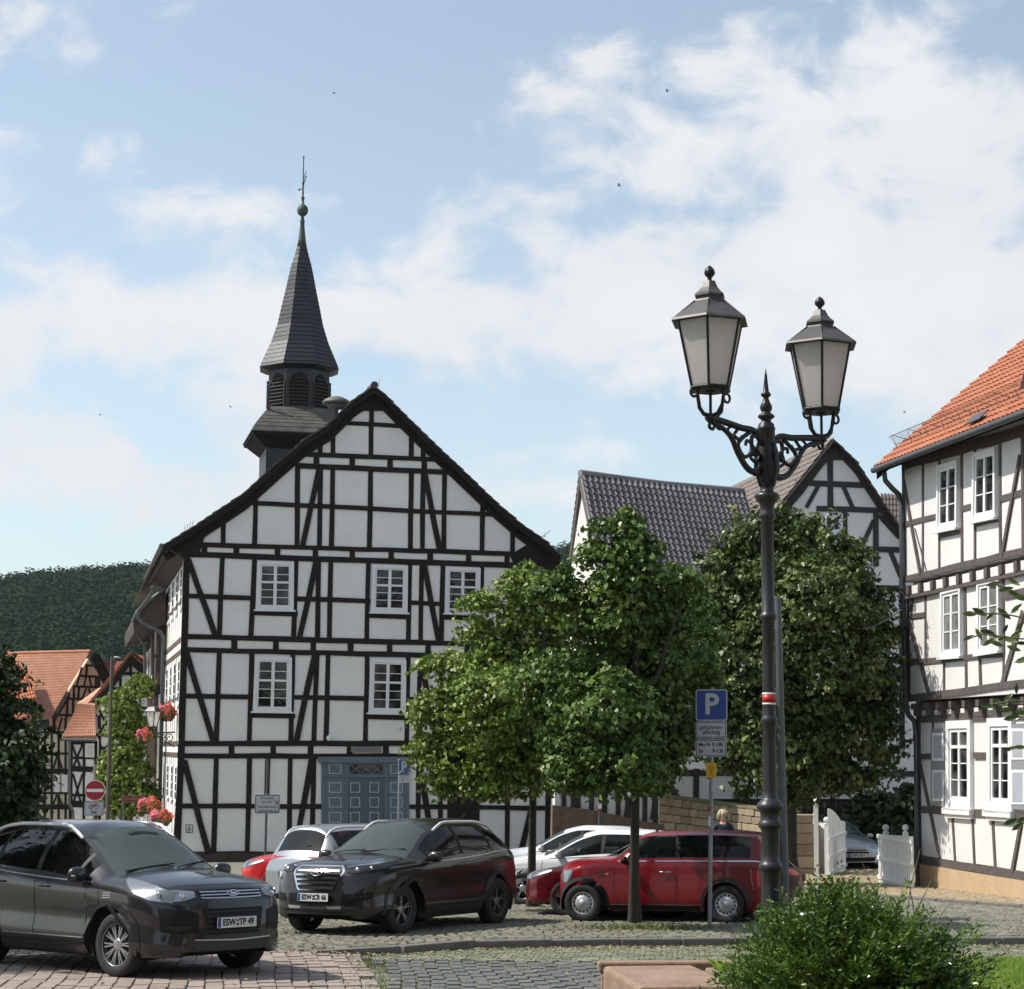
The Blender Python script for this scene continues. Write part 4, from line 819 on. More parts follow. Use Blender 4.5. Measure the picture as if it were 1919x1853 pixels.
    m = MB(); m.prism([E0+u*5.45+s*.12+nr*.10, E0+u*6.3+s*.12+nr*.10, E0+u*6.3+s*.42+nr*.12, E0+u*5.45+s*.42+nr*.12], nr*.02); part(m, 'roof_flashing', M_zinc, root)
    # rain pipe
    pts = [up.px(1657,886,.55), up.px(1659,900,.5), up.px(1672,915,.3), up.px(1684,926,.12), up.px(1689,945,.10), up.px(1692,1100,.08)]
    pts += [up.px(1693,1110,.06), mid.px(1698,1325,.08), mid.px(1703,1340,.02), g.px(1714,1352,.08), g.px(1717,1380,.08), g.px(1720,1640,.08), g.px(1721,1662,.08)]
    m = MB(); m.tube(pts, .062, 10)
    for i in (5, 7, 10): m.tube([pts[i]+V(0,0,-.04), pts[i]+V(0,0,.04)], .078, 10)
    part(m, 'rain_pipe', M_zincd, root)
build_right_house()
# ------------------------------------------------------------------ stone wall, gates, cable
def build_wall():
    a = V((1241-CX)/FL*60, 60, 0); b = V((1482-CX)/FL*53, 53, 0); u = (b-a).normalized(); n = V(u.y, -u.x, 0); Lw = (b-a).length
    root = thing('stone_wall', 'long yellow sandstone block wall behind the red estate car', 'wall', (a.x, a.y, gz(a.y)))
    mb = MB(); tint = []; za = P(1241,1492,60).z; zb = P(1482,1524,53).z; rows = 9
    for r in range(rows):
        x = -random.uniform(0, .3)
        while x < Lw:
            l = random.uniform(.35, .75); x1 = min(x+l, Lw); x0 = max(x, 0)
            if x1-x0 > .05:
                tt = (x0+x1)/2/Lw; y_ = a.y+(b.y-a.y)*tt; zt = za+(zb-za)*tt; z0 = gz(y_)-.1; h = (zt-z0)/rows; c = a+u*((x0+x1)/2)
                mb.box((c.x, c.y, z0+h*(r+.5)), (x1-x0-.02, .45+random.uniform(-.03, .03), h-.02), (u, n, V(0,0,1))); tint += [random.random()]*6
            x = x1
    o = part(mb, 'masonry', M_sandy, root, tint); bevel(o, .012, 1)
    m = MB(); m.prism([a+V(0,0,gz(a.y)-.1), b+V(0,0,gz(b.y)-.1), b+V(0,0,zb-.03), a+V(0,0,za-.03)], n*.15); part(m, 'mortar', mat('dark_mortar', (.10,.085,.065), .95), root)
    m = MB()
    c = MB(); c.prism([a+V(0,0,za)-n*.25, b+V(0,0,zb)-n*.25, b+V(0,0,zb)+n*.25, a+V(0,0,za)+n*.25], V(0,0,.05)); part(c, 'coping', mat('mossy_coping', (.09,.11,.035), .95, col2=(.2,.16,.10), vscale=3), root)
    # pillar
    q = V((1500-CX)/FL*52.6, 52.6, 0); root = thing('wall_pillar', 'blocky sandstone pillar beside the left gate leaf', 'pillar', (q.x, q.y, gz(q.y)))
    mb = MB(); tint = []; zt = P(1500,1526,52.4).z; z0 = gz(q.y)-.1; z = z0; 
    while z < zt-.02:
        h = min(random.uniform(.24, .34), zt-z); mb.box((q.x, q.y, z+h/2), (.50+random.uniform(-.02,.02), .6, h-.012)); tint += [random.random()]*6; z += h
    bevel(part(mb, 'masonry', M_sandy, root, tint), .015, 1)
def gate(name, label, pts_D, x0, x1, ytop, ybot, D0, D1, balls, curve=None, nsl=16):
    a = P(x0, ybot, D0); b = P(x1, ybot, D1); a.z = gz(a.y)+.04; b.z = gz(b.y)+.04
    root = thing(name, label, 'gate', (a.x, a.y, gz(a.y))); u = (b-a); Lg = u.length; ud = V(u.x, u.y, 0).normalized(); n = V(ud.y, -ud.x, 0)
    ht = P(x0, ytop, D0).z-a.z
    mb = MB()
    for i in range(nsl):
        s = (i+.5)/nsl; h = ht*(curve(s) if curve else 1.0); c = a.lerp(b, s); mb.box(c+V(0,0,h/2), (Lg/nsl*.66, .035, h), (ud, n, V(0,0,1)))
    part(mb, 'slats', M_wht, root)
    mb = MB()
    for zf in (.12, .5, .93): c = a.lerp(b, .5)+n*.03; mb.box(c+V(0,0,ht*zf*(1 if not curve else .62)), (Lg, .03, .09), (ud, n, V(0,0,1)))
    part(mb, 'rail', M_wht, root)
    for (s, hf) in balls:
        mb = MB(); c = a.lerp(b, s)-n*.06; h = ht*hf; mb.box(c+V(0,0,h/2), (.11, .11, h), (ud, n, V(0,0,1))); r = .075
        mb.lathe(c+V(0,0,h), [(.06,0),(.075,.02),(.03,.05)]+[(r*math.sin(math.pi*k/8), .05+r-r*math.cos(math.pi*k/8)) for k in range(1, 9)], 14); part(mb, 'gate_post', M_wht, root)
def build_gates():
    gate('slatted_gate', 'white slatted fence panel left of the driveway with one ball-topped post', None, 1515, 1551, 1541, 1634, 53.5, 52.5, [(.3, 1.06)], nsl=10)
    gate('slatted_gate', 'open white gate leaf with swept curved top next to the silver car', None, 1553, 1585, 1515, 1642, 51.5, 55.5, [(.04, .76), (-.5, 1.04)], curve=lambda s: 1.0-.33*(s**1.6) if s < .7 else .80-.10*(s-.7), nsl=12)
    gate('slatted_gate', 'wide white slatted gate leaf against the corner of the sunlit house', None, 1648, 1713, 1563, 1668, 47.2, 44.2, [(.15, 1.03), (.72, 1.05)], nsl=20)
    a = P(1690,1142,43.2); b = P(1560,1170,44.5); mb = MB(); pts = [a.lerp(b, i/10)+V(0,0,-.25*math.sin(math.pi*i/10)) for i in range(11)]; mb.tube(pts, .016, 5)
    o = mb.build('cable', M_zinc); tag(o, 'thin cable running from the sunlit house corner into the round tree', 'cable')
build_wall(); build_gates()
# ------------------------------------------------------------------ ground, paving, hill
def sstep(t): t = min(1, max(0, t)); return t*t*(3-2*t)
def dip(x): return -.11*sstep((x+4.4)/1.7)
def yk(x):                                     # far edge of the lower street
    return float(np.interp(x, [-9, -3.7, -2.0, -.2, 2, 9], [27.1, 27.15, 28.75, 29.2, 29.4, 29.6]))
YK = 29.2
def build_ground():
    xs = list(np.arange(-60, -6, 6.0))+list(np.arange(-6, 10, .5))+list(np.arange(10, 66, 6.0)); xs = [-900, -300, -120]+xs+[120, 300, 900]
    ys = [-60, -10, 5, 12, 18, 22, 26, YK-.02, YK+.06, 31, 34, 40, 50, 60, 80, 110, 160, 260, 420]
    vs = [(x, y if abs(y-YK) > .1 else y-YK+yk(x), gz(y if abs(y-YK) > .1 else yk(x))-.016+(dip(x) if y < YK else 0)) for y in ys for x in xs]; n = len(xs)
    mb = MB(); mb.add(vs, [(j*n+i, j*n+i+1, (j+1)*n+i+1, (j+1)*n+i) for j in range(len(ys)-1) for i in range(n-1)])
    m, nt, b, N, L = _nodes('mossy_joint_sand'); tc = N('ShaderNodeTexCoord')
    n1 = N('ShaderNodeTexNoise'); n1.inputs['Scale'].default_value = 1.1; n1.inputs['Detail'].default_value = 6; L(tc.outputs['Object'], n1.inputs['Vector'])
    r = N('ShaderNodeValToRGB'); e = r.color_ramp.elements; e[0].position = .35; e[0].color = (.17, .14, .10, 1); e[1].position = .62; e[1].color = (.13, .16, .055, 1); L(n1.outputs[0], r.inputs[0])
    v = N('ShaderNodeTexVoronoi'); v.feature = 'DISTANCE_TO_EDGE'; v.inputs['Scale'].default_value = 7; L(tc.outputs['Object'], v.inputs['Vector'])
    v2 = N('ShaderNodeTexVoronoi'); v2.inputs['Scale'].default_value = 7; L(tc.outputs['Object'], v2.inputs['Vector'])
    mr = N('ShaderNodeMapRange'); mr.inputs[1].default_value = .02; mr.inputs[2].default_value = .08; L(v.outputs['Distance'], mr.inputs[0])
    mx = N('ShaderNodeMix'); mx.data_type = 'RGBA'; L(mr.outputs[0], mx.inputs['Factor']); L(r.outputs[0], mx.inputs['A']); 
    hs = N('ShaderNodeMix'); hs.data_type = 'RGBA'; hs.inputs['A'].default_value = (.12,.115,.10,1); hs.inputs['B'].default_value = (.20,.19,.165,1); L(v2.outputs['Color'], hs.inputs['Factor']); L(hs.outputs['Result'], mx.inputs['B'])
    L(mx.outputs['Result'], b.inputs['Base Color']); b.inputs['Roughness'].default_value = .9
    bp = N('ShaderNodeBump'); bp.inputs['Strength'].default_value = .6; L(mr.outputs[0], bp.inputs['Height']); L(bp.outputs[0], b.inputs['Normal'])
    struct(mb, 'ground', m)
    M_cob = mat('basalt_cobble', (.17,.17,.12), .8, var=.25, vscale=6, tintcol=[(.10,.10,.08),(.17,.165,.13),(.27,.25,.20)], bump=.5, bscale=30, fine=.25)
    M_cobg = mat('greenish_cobble', (.22,.22,.15), .85, tintcol=[(.15,.155,.11),(.22,.22,.165),(.31,.30,.23)], var=.3, bump=.5, bscale=30, fine=.3)
    M_pav = mat('dark_stone_paver', (.13,.135,.13), .8, tintcol=[(.085,.09,.092),(.115,.12,.118),(.16,.16,.15)], var=.2, vscale=5, bump=.4, bscale=25, fine=.2)
    M_pink = mat('pinkish_paver', (.29,.235,.20), .85, tintcol=[(.235,.185,.155),(.285,.23,.195),(.33,.275,.235)], var=.2, vscale=3, bump=.35, bscale=30, fine=.18)
    rs = random.Random(4)
    # square: small cobbles in slightly wavy rows
    cells = []; y = 27.3
    while y < 47:
        s = .155 if y < 36 else .20; x = -.34*y-.6+rs.uniform(0, s); off = .06*math.sin(y*1.7)
        while x < .225*y+.6:
            l = s*rs.uniform(.8, 1.25); yy = y+.05*math.sin(x*1.3+y)+off*0
            if yy > yk(x+l/2)+.26: cells.append((x+l/2, yy, l, s*rs.uniform(.88, 1.04), rs.uniform(-.08, .08)))
            x += l+.006
        y += s
    stones('cobblestones', [M_cob], cells, h=.012, seed=1)
    def lower(name, mt, test, sx, sy, ang, seed, h=.012, x0=-7.2, x1=6.5, y0=14.5, y1=29.6, jit=.12, cols=False, gap=.0045):
        cl = []; ca, sa = math.cos(ang), math.sin(ang); n = 0; v = y0-4
        while v < y1+4:
            w_ = x0-4+((n % 2)*.5)*sx
            while w_ < x1+4:
                if cols: Y = v+((round((w_-x0)/sx) % 2)*.5+.13*math.sin(w_*9))*sy; X = w_-((n % 2)*.5)*sx+(Y-20)*math.tan(ang)+.02*math.sin(Y*1.7+w_)
                else: X = w_+(v-20)*math.tan(ang); Y = v+rs.uniform(-.01, .01)
                if y0 < Y < y1 and Y < yk(X)-.10 and x0 < X < x1 and test(X, Y): cl.append((X, Y, sx*rs.uniform(1-jit, 1+jit*.2), sy*rs.uniform(.92, 1.0), ang*-1+rs.uniform(-.02, .02)))
                w_ += sx
            v += sy; n += 1
        rsn = np.random.RandomState(seed)
        mb = MB(); tint = []
        cl2 = [(a, b, c, d, e) for a, b, c, d, e in cl]
        # stones() follows gz; the dip of the lower street is added through surf
        gap_ = gap
        out = MB(); tn = []
        for (cx, cy, lx, ly, an) in cl2:
            ca2, sa2 = math.cos(an), math.sin(an); z0 = gz(cy)+dip(cx)+rsn.uniform(-.004, .004); v = []; gap = gap_
            for (fx, hh) in ((1.0, -.03), (.988, h*.8), (.93, h+.002)):
                for (i, j) in ((-1,-1),(1,-1),(1,1),(-1,1)):
                    a = i*(lx/2-gap)*fx; b = j*(ly/2-gap)*fx; Y = cy+a*sa2+b*ca2; v.append((cx+a*ca2-b*sa2, Y, z0+hh-SLOPE*(Y-cy)))
            out.add(v, [(0,1,5,4),(1,2,6,5),(2,3,7,6),(3,0,4,7),(4,5,9,8),(5,6,10,9),(6,7,11,10),(7,4,8,11),(8,9,10,11)]); tn += [rsn.uniform(0, 1)]*9
        o = out.build(name, mt, None, None, tn); o['kind'] = 'structure'
    ax, ay = G(684, 1772).xy; bx, by = G(724, 1853).xy
    def xb(y): return ax+(bx-ax)*(y-ay)/(by-ay)
    yc = G(1000, 1801, -.11).y
    lower('brick_paving', [M_pink], lambda x, y: x < xb(y)-.10, .20, .36, -.18, 2, x0=-11, y0=17, h=.006, cols=True)
    lower('paver_strip', [M_pav], lambda x, y: x > xb(y)+.10 and y < yc+.15*math.sin(x*2), .168, .25, -.12, 3, y0=17, x1=3.5, cols=True, gap=.009)
    lower('cobble_strip', [M_cobg], lambda x, y: x > xb(y)+.08 and y >= yc+.15*math.sin(x*2), .15, .13, .03, 4, x1=7)
    # kerb along the square
    mb = MB(); x = -6.0
    while x < 7.5:
        l = rs.uniform(.85, 1.15); c = x+l/2; y_ = yk(c)+.08; dd = V(l, yk(x+l)-yk(x), 0).normalized(); top = gz(y_)+.012+rs.uniform(-.006, .006); mb.box((c, y_+rs.uniform(-.008, .008), top-.15), ((V(l, yk(x+l)-yk(x), 0)).length-.014, .20, .30), (dd, V(-dd.y, dd.x, 0), V(0,0,1))); x += l
    o = struct(mb, 'kerb', M_kerb); bevel(o, .018, 2)
    # yellow pavement by the sunlit house and driveway
    M_yel = mat('yellowish_paving', (.34,.27,.17), .85, col2=(.25,.19,.12), vscale=4, bump=.5, bscale=14, fine=.25, tintcol=[(.25,.195,.12),(.33,.265,.17),(.40,.33,.22)])
    k = [G(x, y) for x, y in ((1395,1658),(1500,1668),(1630,1681),(1760,1691),(1919,1703),(2080,1716))]
    cl = []; y = 34.0
    def kerb_x_y(x):
        for a, b in zip(k[:-1], k[1:]):
            if a.x <= x <= b.x: return a.y+(b.y-a.y)*(x-a.x)/(b.x-a.x)
        return k[0].y if x < k[0].x else k[-1].y
    while y < 58:
        x = 2.6+rs.uniform(0, .2)
        while x < 10:
            l = rs.uniform(.2, .34)
            if y > kerb_x_y(x)+.15 and x > 2.6+max(0, (y-44)*.22): cl.append((x+l/2, y, l, .2, rs.uniform(-.04, .04)))
            x += l
        y += .2
    stones('pavement', [M_yel], cl, h=.065, dz=.0, seed=9)
    mb = MB()
    for a, b in zip(k[:-1], k[1:]):
        n = max(1, int((b-a).length/.9)); 
        for i in range(n):
            p = a.lerp(b, (i+.01)/n); q = a.lerp(b, (i+.99)/n); d = (q-p).normalized(); s = V(-d.y, d.x, 0); c = (p+q)/2; mb.box(c+V(0,0,-.02), ((q-p).length, .16, .20), (d, s, V(0,0,1)))
    o = struct(mb, 'pavement_kerb', M_kerb); bevel(o, .015, 1)
    return yc, xb
YC, XB = build_ground()
def blades(name, pts, h, w, m, seed=1, lean=.35, kind='stuff', root=None):
    rs = np.random.RandomState(seed); p = np.asarray(pts); n = len(p); a = rs.uniform(0, 2*np.pi, n); hh = h*rs.uniform(.4, 1.2, n); ln = rs.normal(0, lean, (n, 2))*hh[:, None]
    v = np.empty((n, 4, 3)); dx = np.stack([np.cos(a), np.sin(a)], 1)*w*.5
    v[:, 0, :2] = p[:, :2]-dx; v[:, 1, :2] = p[:, :2]+dx; v[:, 0, 2] = v[:, 1, 2] = p[:, 2]
    v[:, 2, :2] = p[:, :2]+dx*.6+ln*.5; v[:, 2, 2] = p[:, 2]+hh*.62; v[:, 3, :2] = p[:, :2]+ln*1.2; v[:, 3, 2] = p[:, 2]+hh
    me = bpy.data.meshes.new(name); me.vertices.add(4*n); me.vertices.foreach_set('co', v.reshape(-1)); me.loops.add(4*n); me.loops.foreach_set('vertex_index', (np.arange(4*n).reshape(n, 4)).reshape(-1))
    me.polygons.add(n); me.polygons.foreach_set('loop_start', np.arange(n)*4); me.polygons.foreach_set('loop_total', np.full(n, 4))
    at = me.attributes.new('tint', 'FLOAT', 'FACE'); at.data.foreach_set('value', rs.uniform(0, 1, n).astype(np.float32)); me.materials.append(m); me.update(calc_edges=True)
    o = bpy.data.objects.new(name, me); COL.objects.link(o)
    if kind: o['kind'] = kind
    return o
M_grass = leaf_mat('grass_blades', [(.16,.27,.03),(.24,.38,.05),(.34,.42,.11)], rough=.5, trans=.45)
M_grassd = leaf_mat('joint_grass', [(.07,.10,.025),(.12,.17,.04),(.22,.22,.08)], rough=.6, trans=.25)
rs = np.random.RandomState(21)
# grass in the joints of the cobbled strip and along the kerb
pts = []
cen = [(rs.uniform(-3.0, 6.5), rs.uniform(YC, YK-.1)) for _ in range(520)]+[(x, yk(x)-.12) for x in rs.uniform(-3.2, 6.5, 60)]+[(XB(y)+rs.normal(.05, .12), y) for y in rs.uniform(19, 27.2, 70)]
for cx, cy in cen:
    for _ in range(rs.randint(12, 60)): pts.append((cx+rs.normal(0, .16), cy+rs.normal(0, .07), 0))
for _ in range(6000): pts.append((rs.uniform(-2.5, 3.2), rs.uniform(18, YC), 0))
pts = [(x, y, gz(y)+dip(x)-.012) for x, y, _ in pts if y < yk(x)-.05]
blades('joint_grass', pts, .045, .010, M_grassd, 2)
pts = []
for _ in range(800):
    cy = rs.uniform(YK+.35, 34); cx = rs.uniform(-6, 4.5)
    for _ in range(rs.randint(5, 30)): x, y = cx+rs.normal(0, .13), cy+rs.normal(0, .06); pts.append((x, y, gz(y)-.01))
blades('square_grass', pts, .045, .010, M_grassd, 3)
pts = []
for _ in range(1000): x, y = rs.normal(.55, .55), 31.25+rs.normal(0, .22); pts.append((x, y, gz(y)))
blades('tree_pit_grass', pts, .10, .014, M_grassd, 4)
# raised bed with sandstone kerbing, lawn
BH = .44
def bedz(y): return gz(y)+BH
def build_bed():
    mb = MB(); top = [(x, y, bedz(y)) for x, y in ((.55, 5), (.25, 18.75), (6.5, 19.6), (9, 5))]; mb.prism(top, V(0,0,-1.2)); struct(mb, 'raised_bed', mat('bed_soil', (.07,.06,.035), .95, col2=(.11,.10,.05), vscale=5, bump=.7, bscale=20))
    rsl = np.random.RandomState(5); p = []
    for _ in range(90000):
        y = rsl.uniform(14.5, 19.4); x = rsl.uniform(2.75, 5.3)
        if x > 2.9+.10*math.sin(y*3)-(y-19)*.02: p.append((x, y, bedz(y)-.005))
    o = blades('lawn', p, .085, .011, M_grass, 6)
    # sandstone blocks
    def block(label, name, cx, cy, lx, ly, top, hh, ang, mt=M_sand, bv=.02):
        r = thing(name, label, 'stone block', (cx, cy, gz(cy)+dip(cx)-.03)); mb = MB(); ca = V(math.cos(ang), math.sin(ang), -SLOPE*math.sin(ang)); sa = V(-math.sin(ang), math.cos(ang), -SLOPE*math.cos(ang))
        mb.box((cx, cy, top-hh/2), (lx, ly, hh), (ca, sa, V(0,0,1))); o = part(mb, 'block', mt, r); bevel(o, bv, 2); return r
    z = bedz(18.7)
    block('long narrow sandstone coping along the back edge of the raised bed', 'sandstone_coping', 1.30, 18.86, 2.9, .22, z+.075, .10, .06)
    block('sandstone course under the coping of the raised bed', 'sandstone_course', 1.26, 18.82, 2.76, .20, z-.03, .60, .06)
    a = V(P(1128, 1818, 18.4).x, 18.1, 0)
    block('large rose sandstone slab at the bed corner with chipped edge', 'sandstone_slab', .47, 17.55, .84, 2.05, bedz(17.6)+.06, .62, .15, bv=.035)
    block('flat sandstone slab lying beside the large corner slab', 'sandstone_slab', 1.30, 17.75, .74, 1.6, bedz(17.75)+.045, .3, .12)
    block('low sandstone step on the paving in front of the bed', 'sandstone_step', -.52, 20.35, .62, .45, gz(20.35)+dip(-.5)+.16, .2, .0)
    p = []
    for _ in range(34):
        cx, cy = rsl.uniform(.95, 1.6), rsl.uniform(16.9, 18.6)
        for _ in range(26): p.append((cx+rsl.normal(0, .03), cy+rsl.normal(0, .05), bedz(cy)+.04))
    blades('bed_weeds', p, .10, .014, M_grass, 8, lean=.6)
build_bed()
rsx_ = np.random.RandomState(77); _c = []
for _ in range(1500):
    if rsx_.rand() < .5: x_ = rsx_.uniform(-5, 6); y_ = yk(x_)-.08-abs(rsx_.normal(0, .25))
    else: x_ = rsx_.uniform(-6, 6.5); y_ = rsx_.uniform(19, 36)
    if -.2 < x_ and y_ < 19.6: continue
    _c.append((x_, y_, gz(y_)+(dip(x_) if y_ < yk(x_) else 0)+.022))
_o = leaf_mesh('fallen_leaves', _c, np.tile([0, 0, 1.], (len(_c), 1)), .045, leaf_mat('dry_leaf_litter', [(.10,.075,.03),(.22,.19,.08),(.33,.30,.22)], trans=.1, rough=.8), None, None, aspect=1.4, droop=0, rnd=.25, rs=rsx_); _o['kind'] = 'stuff'
# wooded hill
def build_hill():
    def hz(x, y):
        t = sstep((y-330)/380); top = 57.5+3*math.sin(x*.012+1.3)+2.5*math.sin(x*.031)+6.5*sstep((x+110)/70)
        return -4+top*t-(3 if y > 720 else 0)*(y-720)/60
    xs = np.linspace(-650, 650, 131); ys = np.linspace(250, 900, 60); vs = [(x, y, hz(x, y)) for y in ys for x in xs]; n = len(xs)
    mb = MB(); mb.add(vs, [(j*n+i, j*n+i+1, (j+1)*n+i+1, (j+1)*n+i) for j in range(len(ys)-1) for i in range(n-1)], 0, True)
    struct(mb, 'hill', mat('forest_floor', (.018,.030,.012), .95, col2=(.03,.045,.016), vscale=.05, detail=8))
    rs = np.random.RandomState(17); C = []; Nn = []; T = []; cr = MB()
    for (pa, pb, cnt) in ((-160, 340, 1500), (990, 1120, 260), (340, 990, 0)):
        for _ in range(cnt):
            y = rs.uniform(430, 735); px = rs.uniform(pa, pb); x = (px-CX)/FL*y; z = hz(x, y); r = rs.uniform(3.2, 6.2); tn = rs.uniform(0, 1)
            m = 230; d = rs.normal(0, 1, (m, 3)); d[:, 2] = np.abs(d[:, 2])*.9-.15; d /= np.linalg.norm(d, axis=1)[:, None]; c = np.array([x, y, z+r*.9])
            C.append(c+d*r*rs.uniform(.75, 1.08, (m, 1))*np.array([1, 1, 1.15])); Nn.append(d+[0, 0, .4]); T.append(np.clip(tn*.7+rs.uniform(0, .3, m), 0, 1))
    o = leaf_mesh('hill_forest', np.concatenate(C), np.concatenate(Nn), 1.0, leaf_mat('forest_leaves', [(.011,.027,.014),(.016,.037,.017),(.025,.050,.021)], trans=.15, rough=.9, spec=.05), None, np.concatenate(T), aspect=1.15, droop=0, rs=rs, rnd=.35)
    o['kind'] = 'stuff'
build_hill()
# ------------------------------------------------------------------ trees
L_lime = leaf_mat('fresh_lime_leaves', [(.078,.14,.018),(.14,.21,.03),(.28,.345,.075)], rough=.42, trans=.18, spec=.36)
L_mid = leaf_mat('mid_green_leaves', [(.042,.088,.015),(.078,.138,.024),(.185,.25,.055)], rough=.42, trans=.15, spec=.34)
L_round = leaf_mat('seed_bearing_leaves', [(.034,.062,.012),(.060,.096,.018),(.22,.25,.09)], rough=.42, trans=.12, spec=.34)
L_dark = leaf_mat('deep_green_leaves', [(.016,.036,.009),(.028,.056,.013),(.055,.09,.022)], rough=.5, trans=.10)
L_creep = leaf_mat('climber_leaves', [(.09,.15,.022),(.15,.22,.035),(.24,.29,.07)], rough=.45, trans=.3)
def build_trees():
    b = G(997, 1700); r = thing('slender_tree', 'slender young tree with pale fresh leaves and thin trunk before the town hall', 'tree', b)
    T = lambda px, py, D: P(px, py, D)
    trunk(r, b, [(T(1000,1250,36.3), .085, .045, None), (T(880,1260,36.3), .04, .012, T(998,1440,36.3)), (T(940,1130,36.6), .04, .012, T(999,1350,36.3)), (T(1030,1120,36.3), .04, .012, T(1000,1300,36.3)), (T(820,1410,36.1), .03, .01, T(997,1470,36.3)), (T(1060,1380,36), .03, .01, T(998,1450,36.3)),(T(900,1440,35.6), .03, .01, T(997,1475,36.3))], .08)
    crown(r, 36.3, [(845,1425,66),(812,1335,44),(868,1262,62),(915,1190,58,.3),(893,1130,30),(975,1260,100,.6),(955,1370,100,-.4),(878,1370,80,.2),(1005,1140,70,.4),(948,1440,62,-.3),(798,1248,20),(800,1400,34),(1045,1420,70,.4),(985,1080,34,.2),(905,1455,48,-.6),(845,1480,22),(930,1310,80,-1),(955,1095,22),(1065,1240,78,.8),(1085,1340,78,.8),(1060,1150,50,.8)], 46000, .072, L_lime, clump=.145, per=34, seed=3, shell=.3)
    b = G(1190, 1731); r = thing('street_tree', 'taller dark-trunked tree with mid green leaves beside the red estate car', 'tree', b)
    D = 31.25
    trunk(r, b, [(T(1190,1180,D), .085, .05, None), (T(1190,950,D), .06, .012, T(1190,1190,D)), (T(1090,1120,D+.3), .05, .012, T(1190,1380,D)), (T(1280,1130,D), .05, .012, T(1190,1360,D)), (T(1080,1400,D-.4), .04, .012, T(1190,1460,D)), (T(1300,1330,D+.3), .04, .012, T(1190,1450,D)), (T(1210,1300,D-1.0), .04, .012, T(1190,1460,D))], .11)
    crown(r, D, [(1190,1020,40),(1187,965,18),(1188,1060,52),(1112,1035,26),(1050,1105,50,.3),(1145,1140,84,.2),(1235,1150,62,.6),(1195,1240,112,.8),(1272,1225,58,1.7),(1118,1340,112,.3),(1225,1370,88,1.4),(1045,1290,84,.4),(1168,1430,72,-.5),(1080,1440,56),(1280,1365,44,1.9),(1275,1080,40,.7),(1150,1320,80,-.5),(1130,980,20),(1205,1440,50,1.0),(1288,1290,36,2.0),(1305,1190,46,2.4),(1312,1260,44,2.7),(1255,1090,34,1.2),(1295,1130,34,2.4)], 60000, .075, L_mid, clump=.15, per=36, seed=5, shell=.25)
    b = G(1478, 1650); b = V(P(1478,1500,46).x, 46, gz(46)); r = thing('round_tree', 'big round-headed tree hung with pale seed clusters behind the lamp', 'tree', b); D = 46
    trunk(r, b, [(T(1480,1250,D), .2, .1, None), (T(1400,1080,D), .09, .02, T(1480,1350,D)), (T(1570,1080,D), .09, .02, T(1480,1330,D)), (T(1590,1300,D), .08, .02, T(1480,1420,D)), (T(1390,1300,D), .08, .02, T(1480,1420,D))], .2)
    crown(r, D, [(1455,1090,130,.3),(1400,1008,48),(1365,1065,52),(1495,1000,52,.3),(1555,1060,80),(1612,1135,62),(1550,1220,130,-.8),(1428,1250,120,-.6),(1635,1265,56,.2),(1590,1380,105),(1470,1400,105,-.5),(1365,1385,62),(1640,1350,44,.3),(1350,1190,62),(1655,1195,30),(1525,1130,100,-1.4),(1500,1460,48),(1400,1460,30),(1340,1300,50),(1662,1300,26),(1590,1460,45),(1448,962,22),(1345,1120,40)], 72000, .095, L_round, clump=.18, per=34, seed=8, shell=.5, droop=.9)
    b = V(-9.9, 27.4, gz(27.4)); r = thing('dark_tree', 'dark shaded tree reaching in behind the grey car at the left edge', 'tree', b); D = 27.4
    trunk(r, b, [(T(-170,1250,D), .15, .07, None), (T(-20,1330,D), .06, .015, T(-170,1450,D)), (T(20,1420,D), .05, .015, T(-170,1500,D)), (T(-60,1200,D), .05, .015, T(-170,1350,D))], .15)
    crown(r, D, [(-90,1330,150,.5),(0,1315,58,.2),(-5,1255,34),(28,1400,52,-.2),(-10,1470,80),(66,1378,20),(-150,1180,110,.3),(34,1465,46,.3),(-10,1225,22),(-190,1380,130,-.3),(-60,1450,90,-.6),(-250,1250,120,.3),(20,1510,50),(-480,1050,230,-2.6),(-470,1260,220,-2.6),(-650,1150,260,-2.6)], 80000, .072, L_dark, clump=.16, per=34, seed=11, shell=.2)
    b = V(P(240,1500,74).x, 74, gz(74)); r = thing('climbing_shrub', 'tall leafy green climber against the white gabled house at the left', 'climber', b); D = 74
    trunk(r, b, [(T(240,1330,D), .12, .04, None), (T(222,1400,D), .05, .02, T(240,1480,D))], .12)
    crown(r, D, [(232,1325,24),(216,1307,13),(252,1292,15),(262,1270,10),(240,1400,22),(228,1455,24),(252,1440,22),(234,1505,24),(200,1440,10),(258,1370,15),(244,1345,18),(213,1420,16),(215,1490,22),(260,1490,28),(205,1475,14),(232,1365,20)], 20000, .13, L_creep, clump=.22, per=20, seed=13, shell=.25)
build_trees()
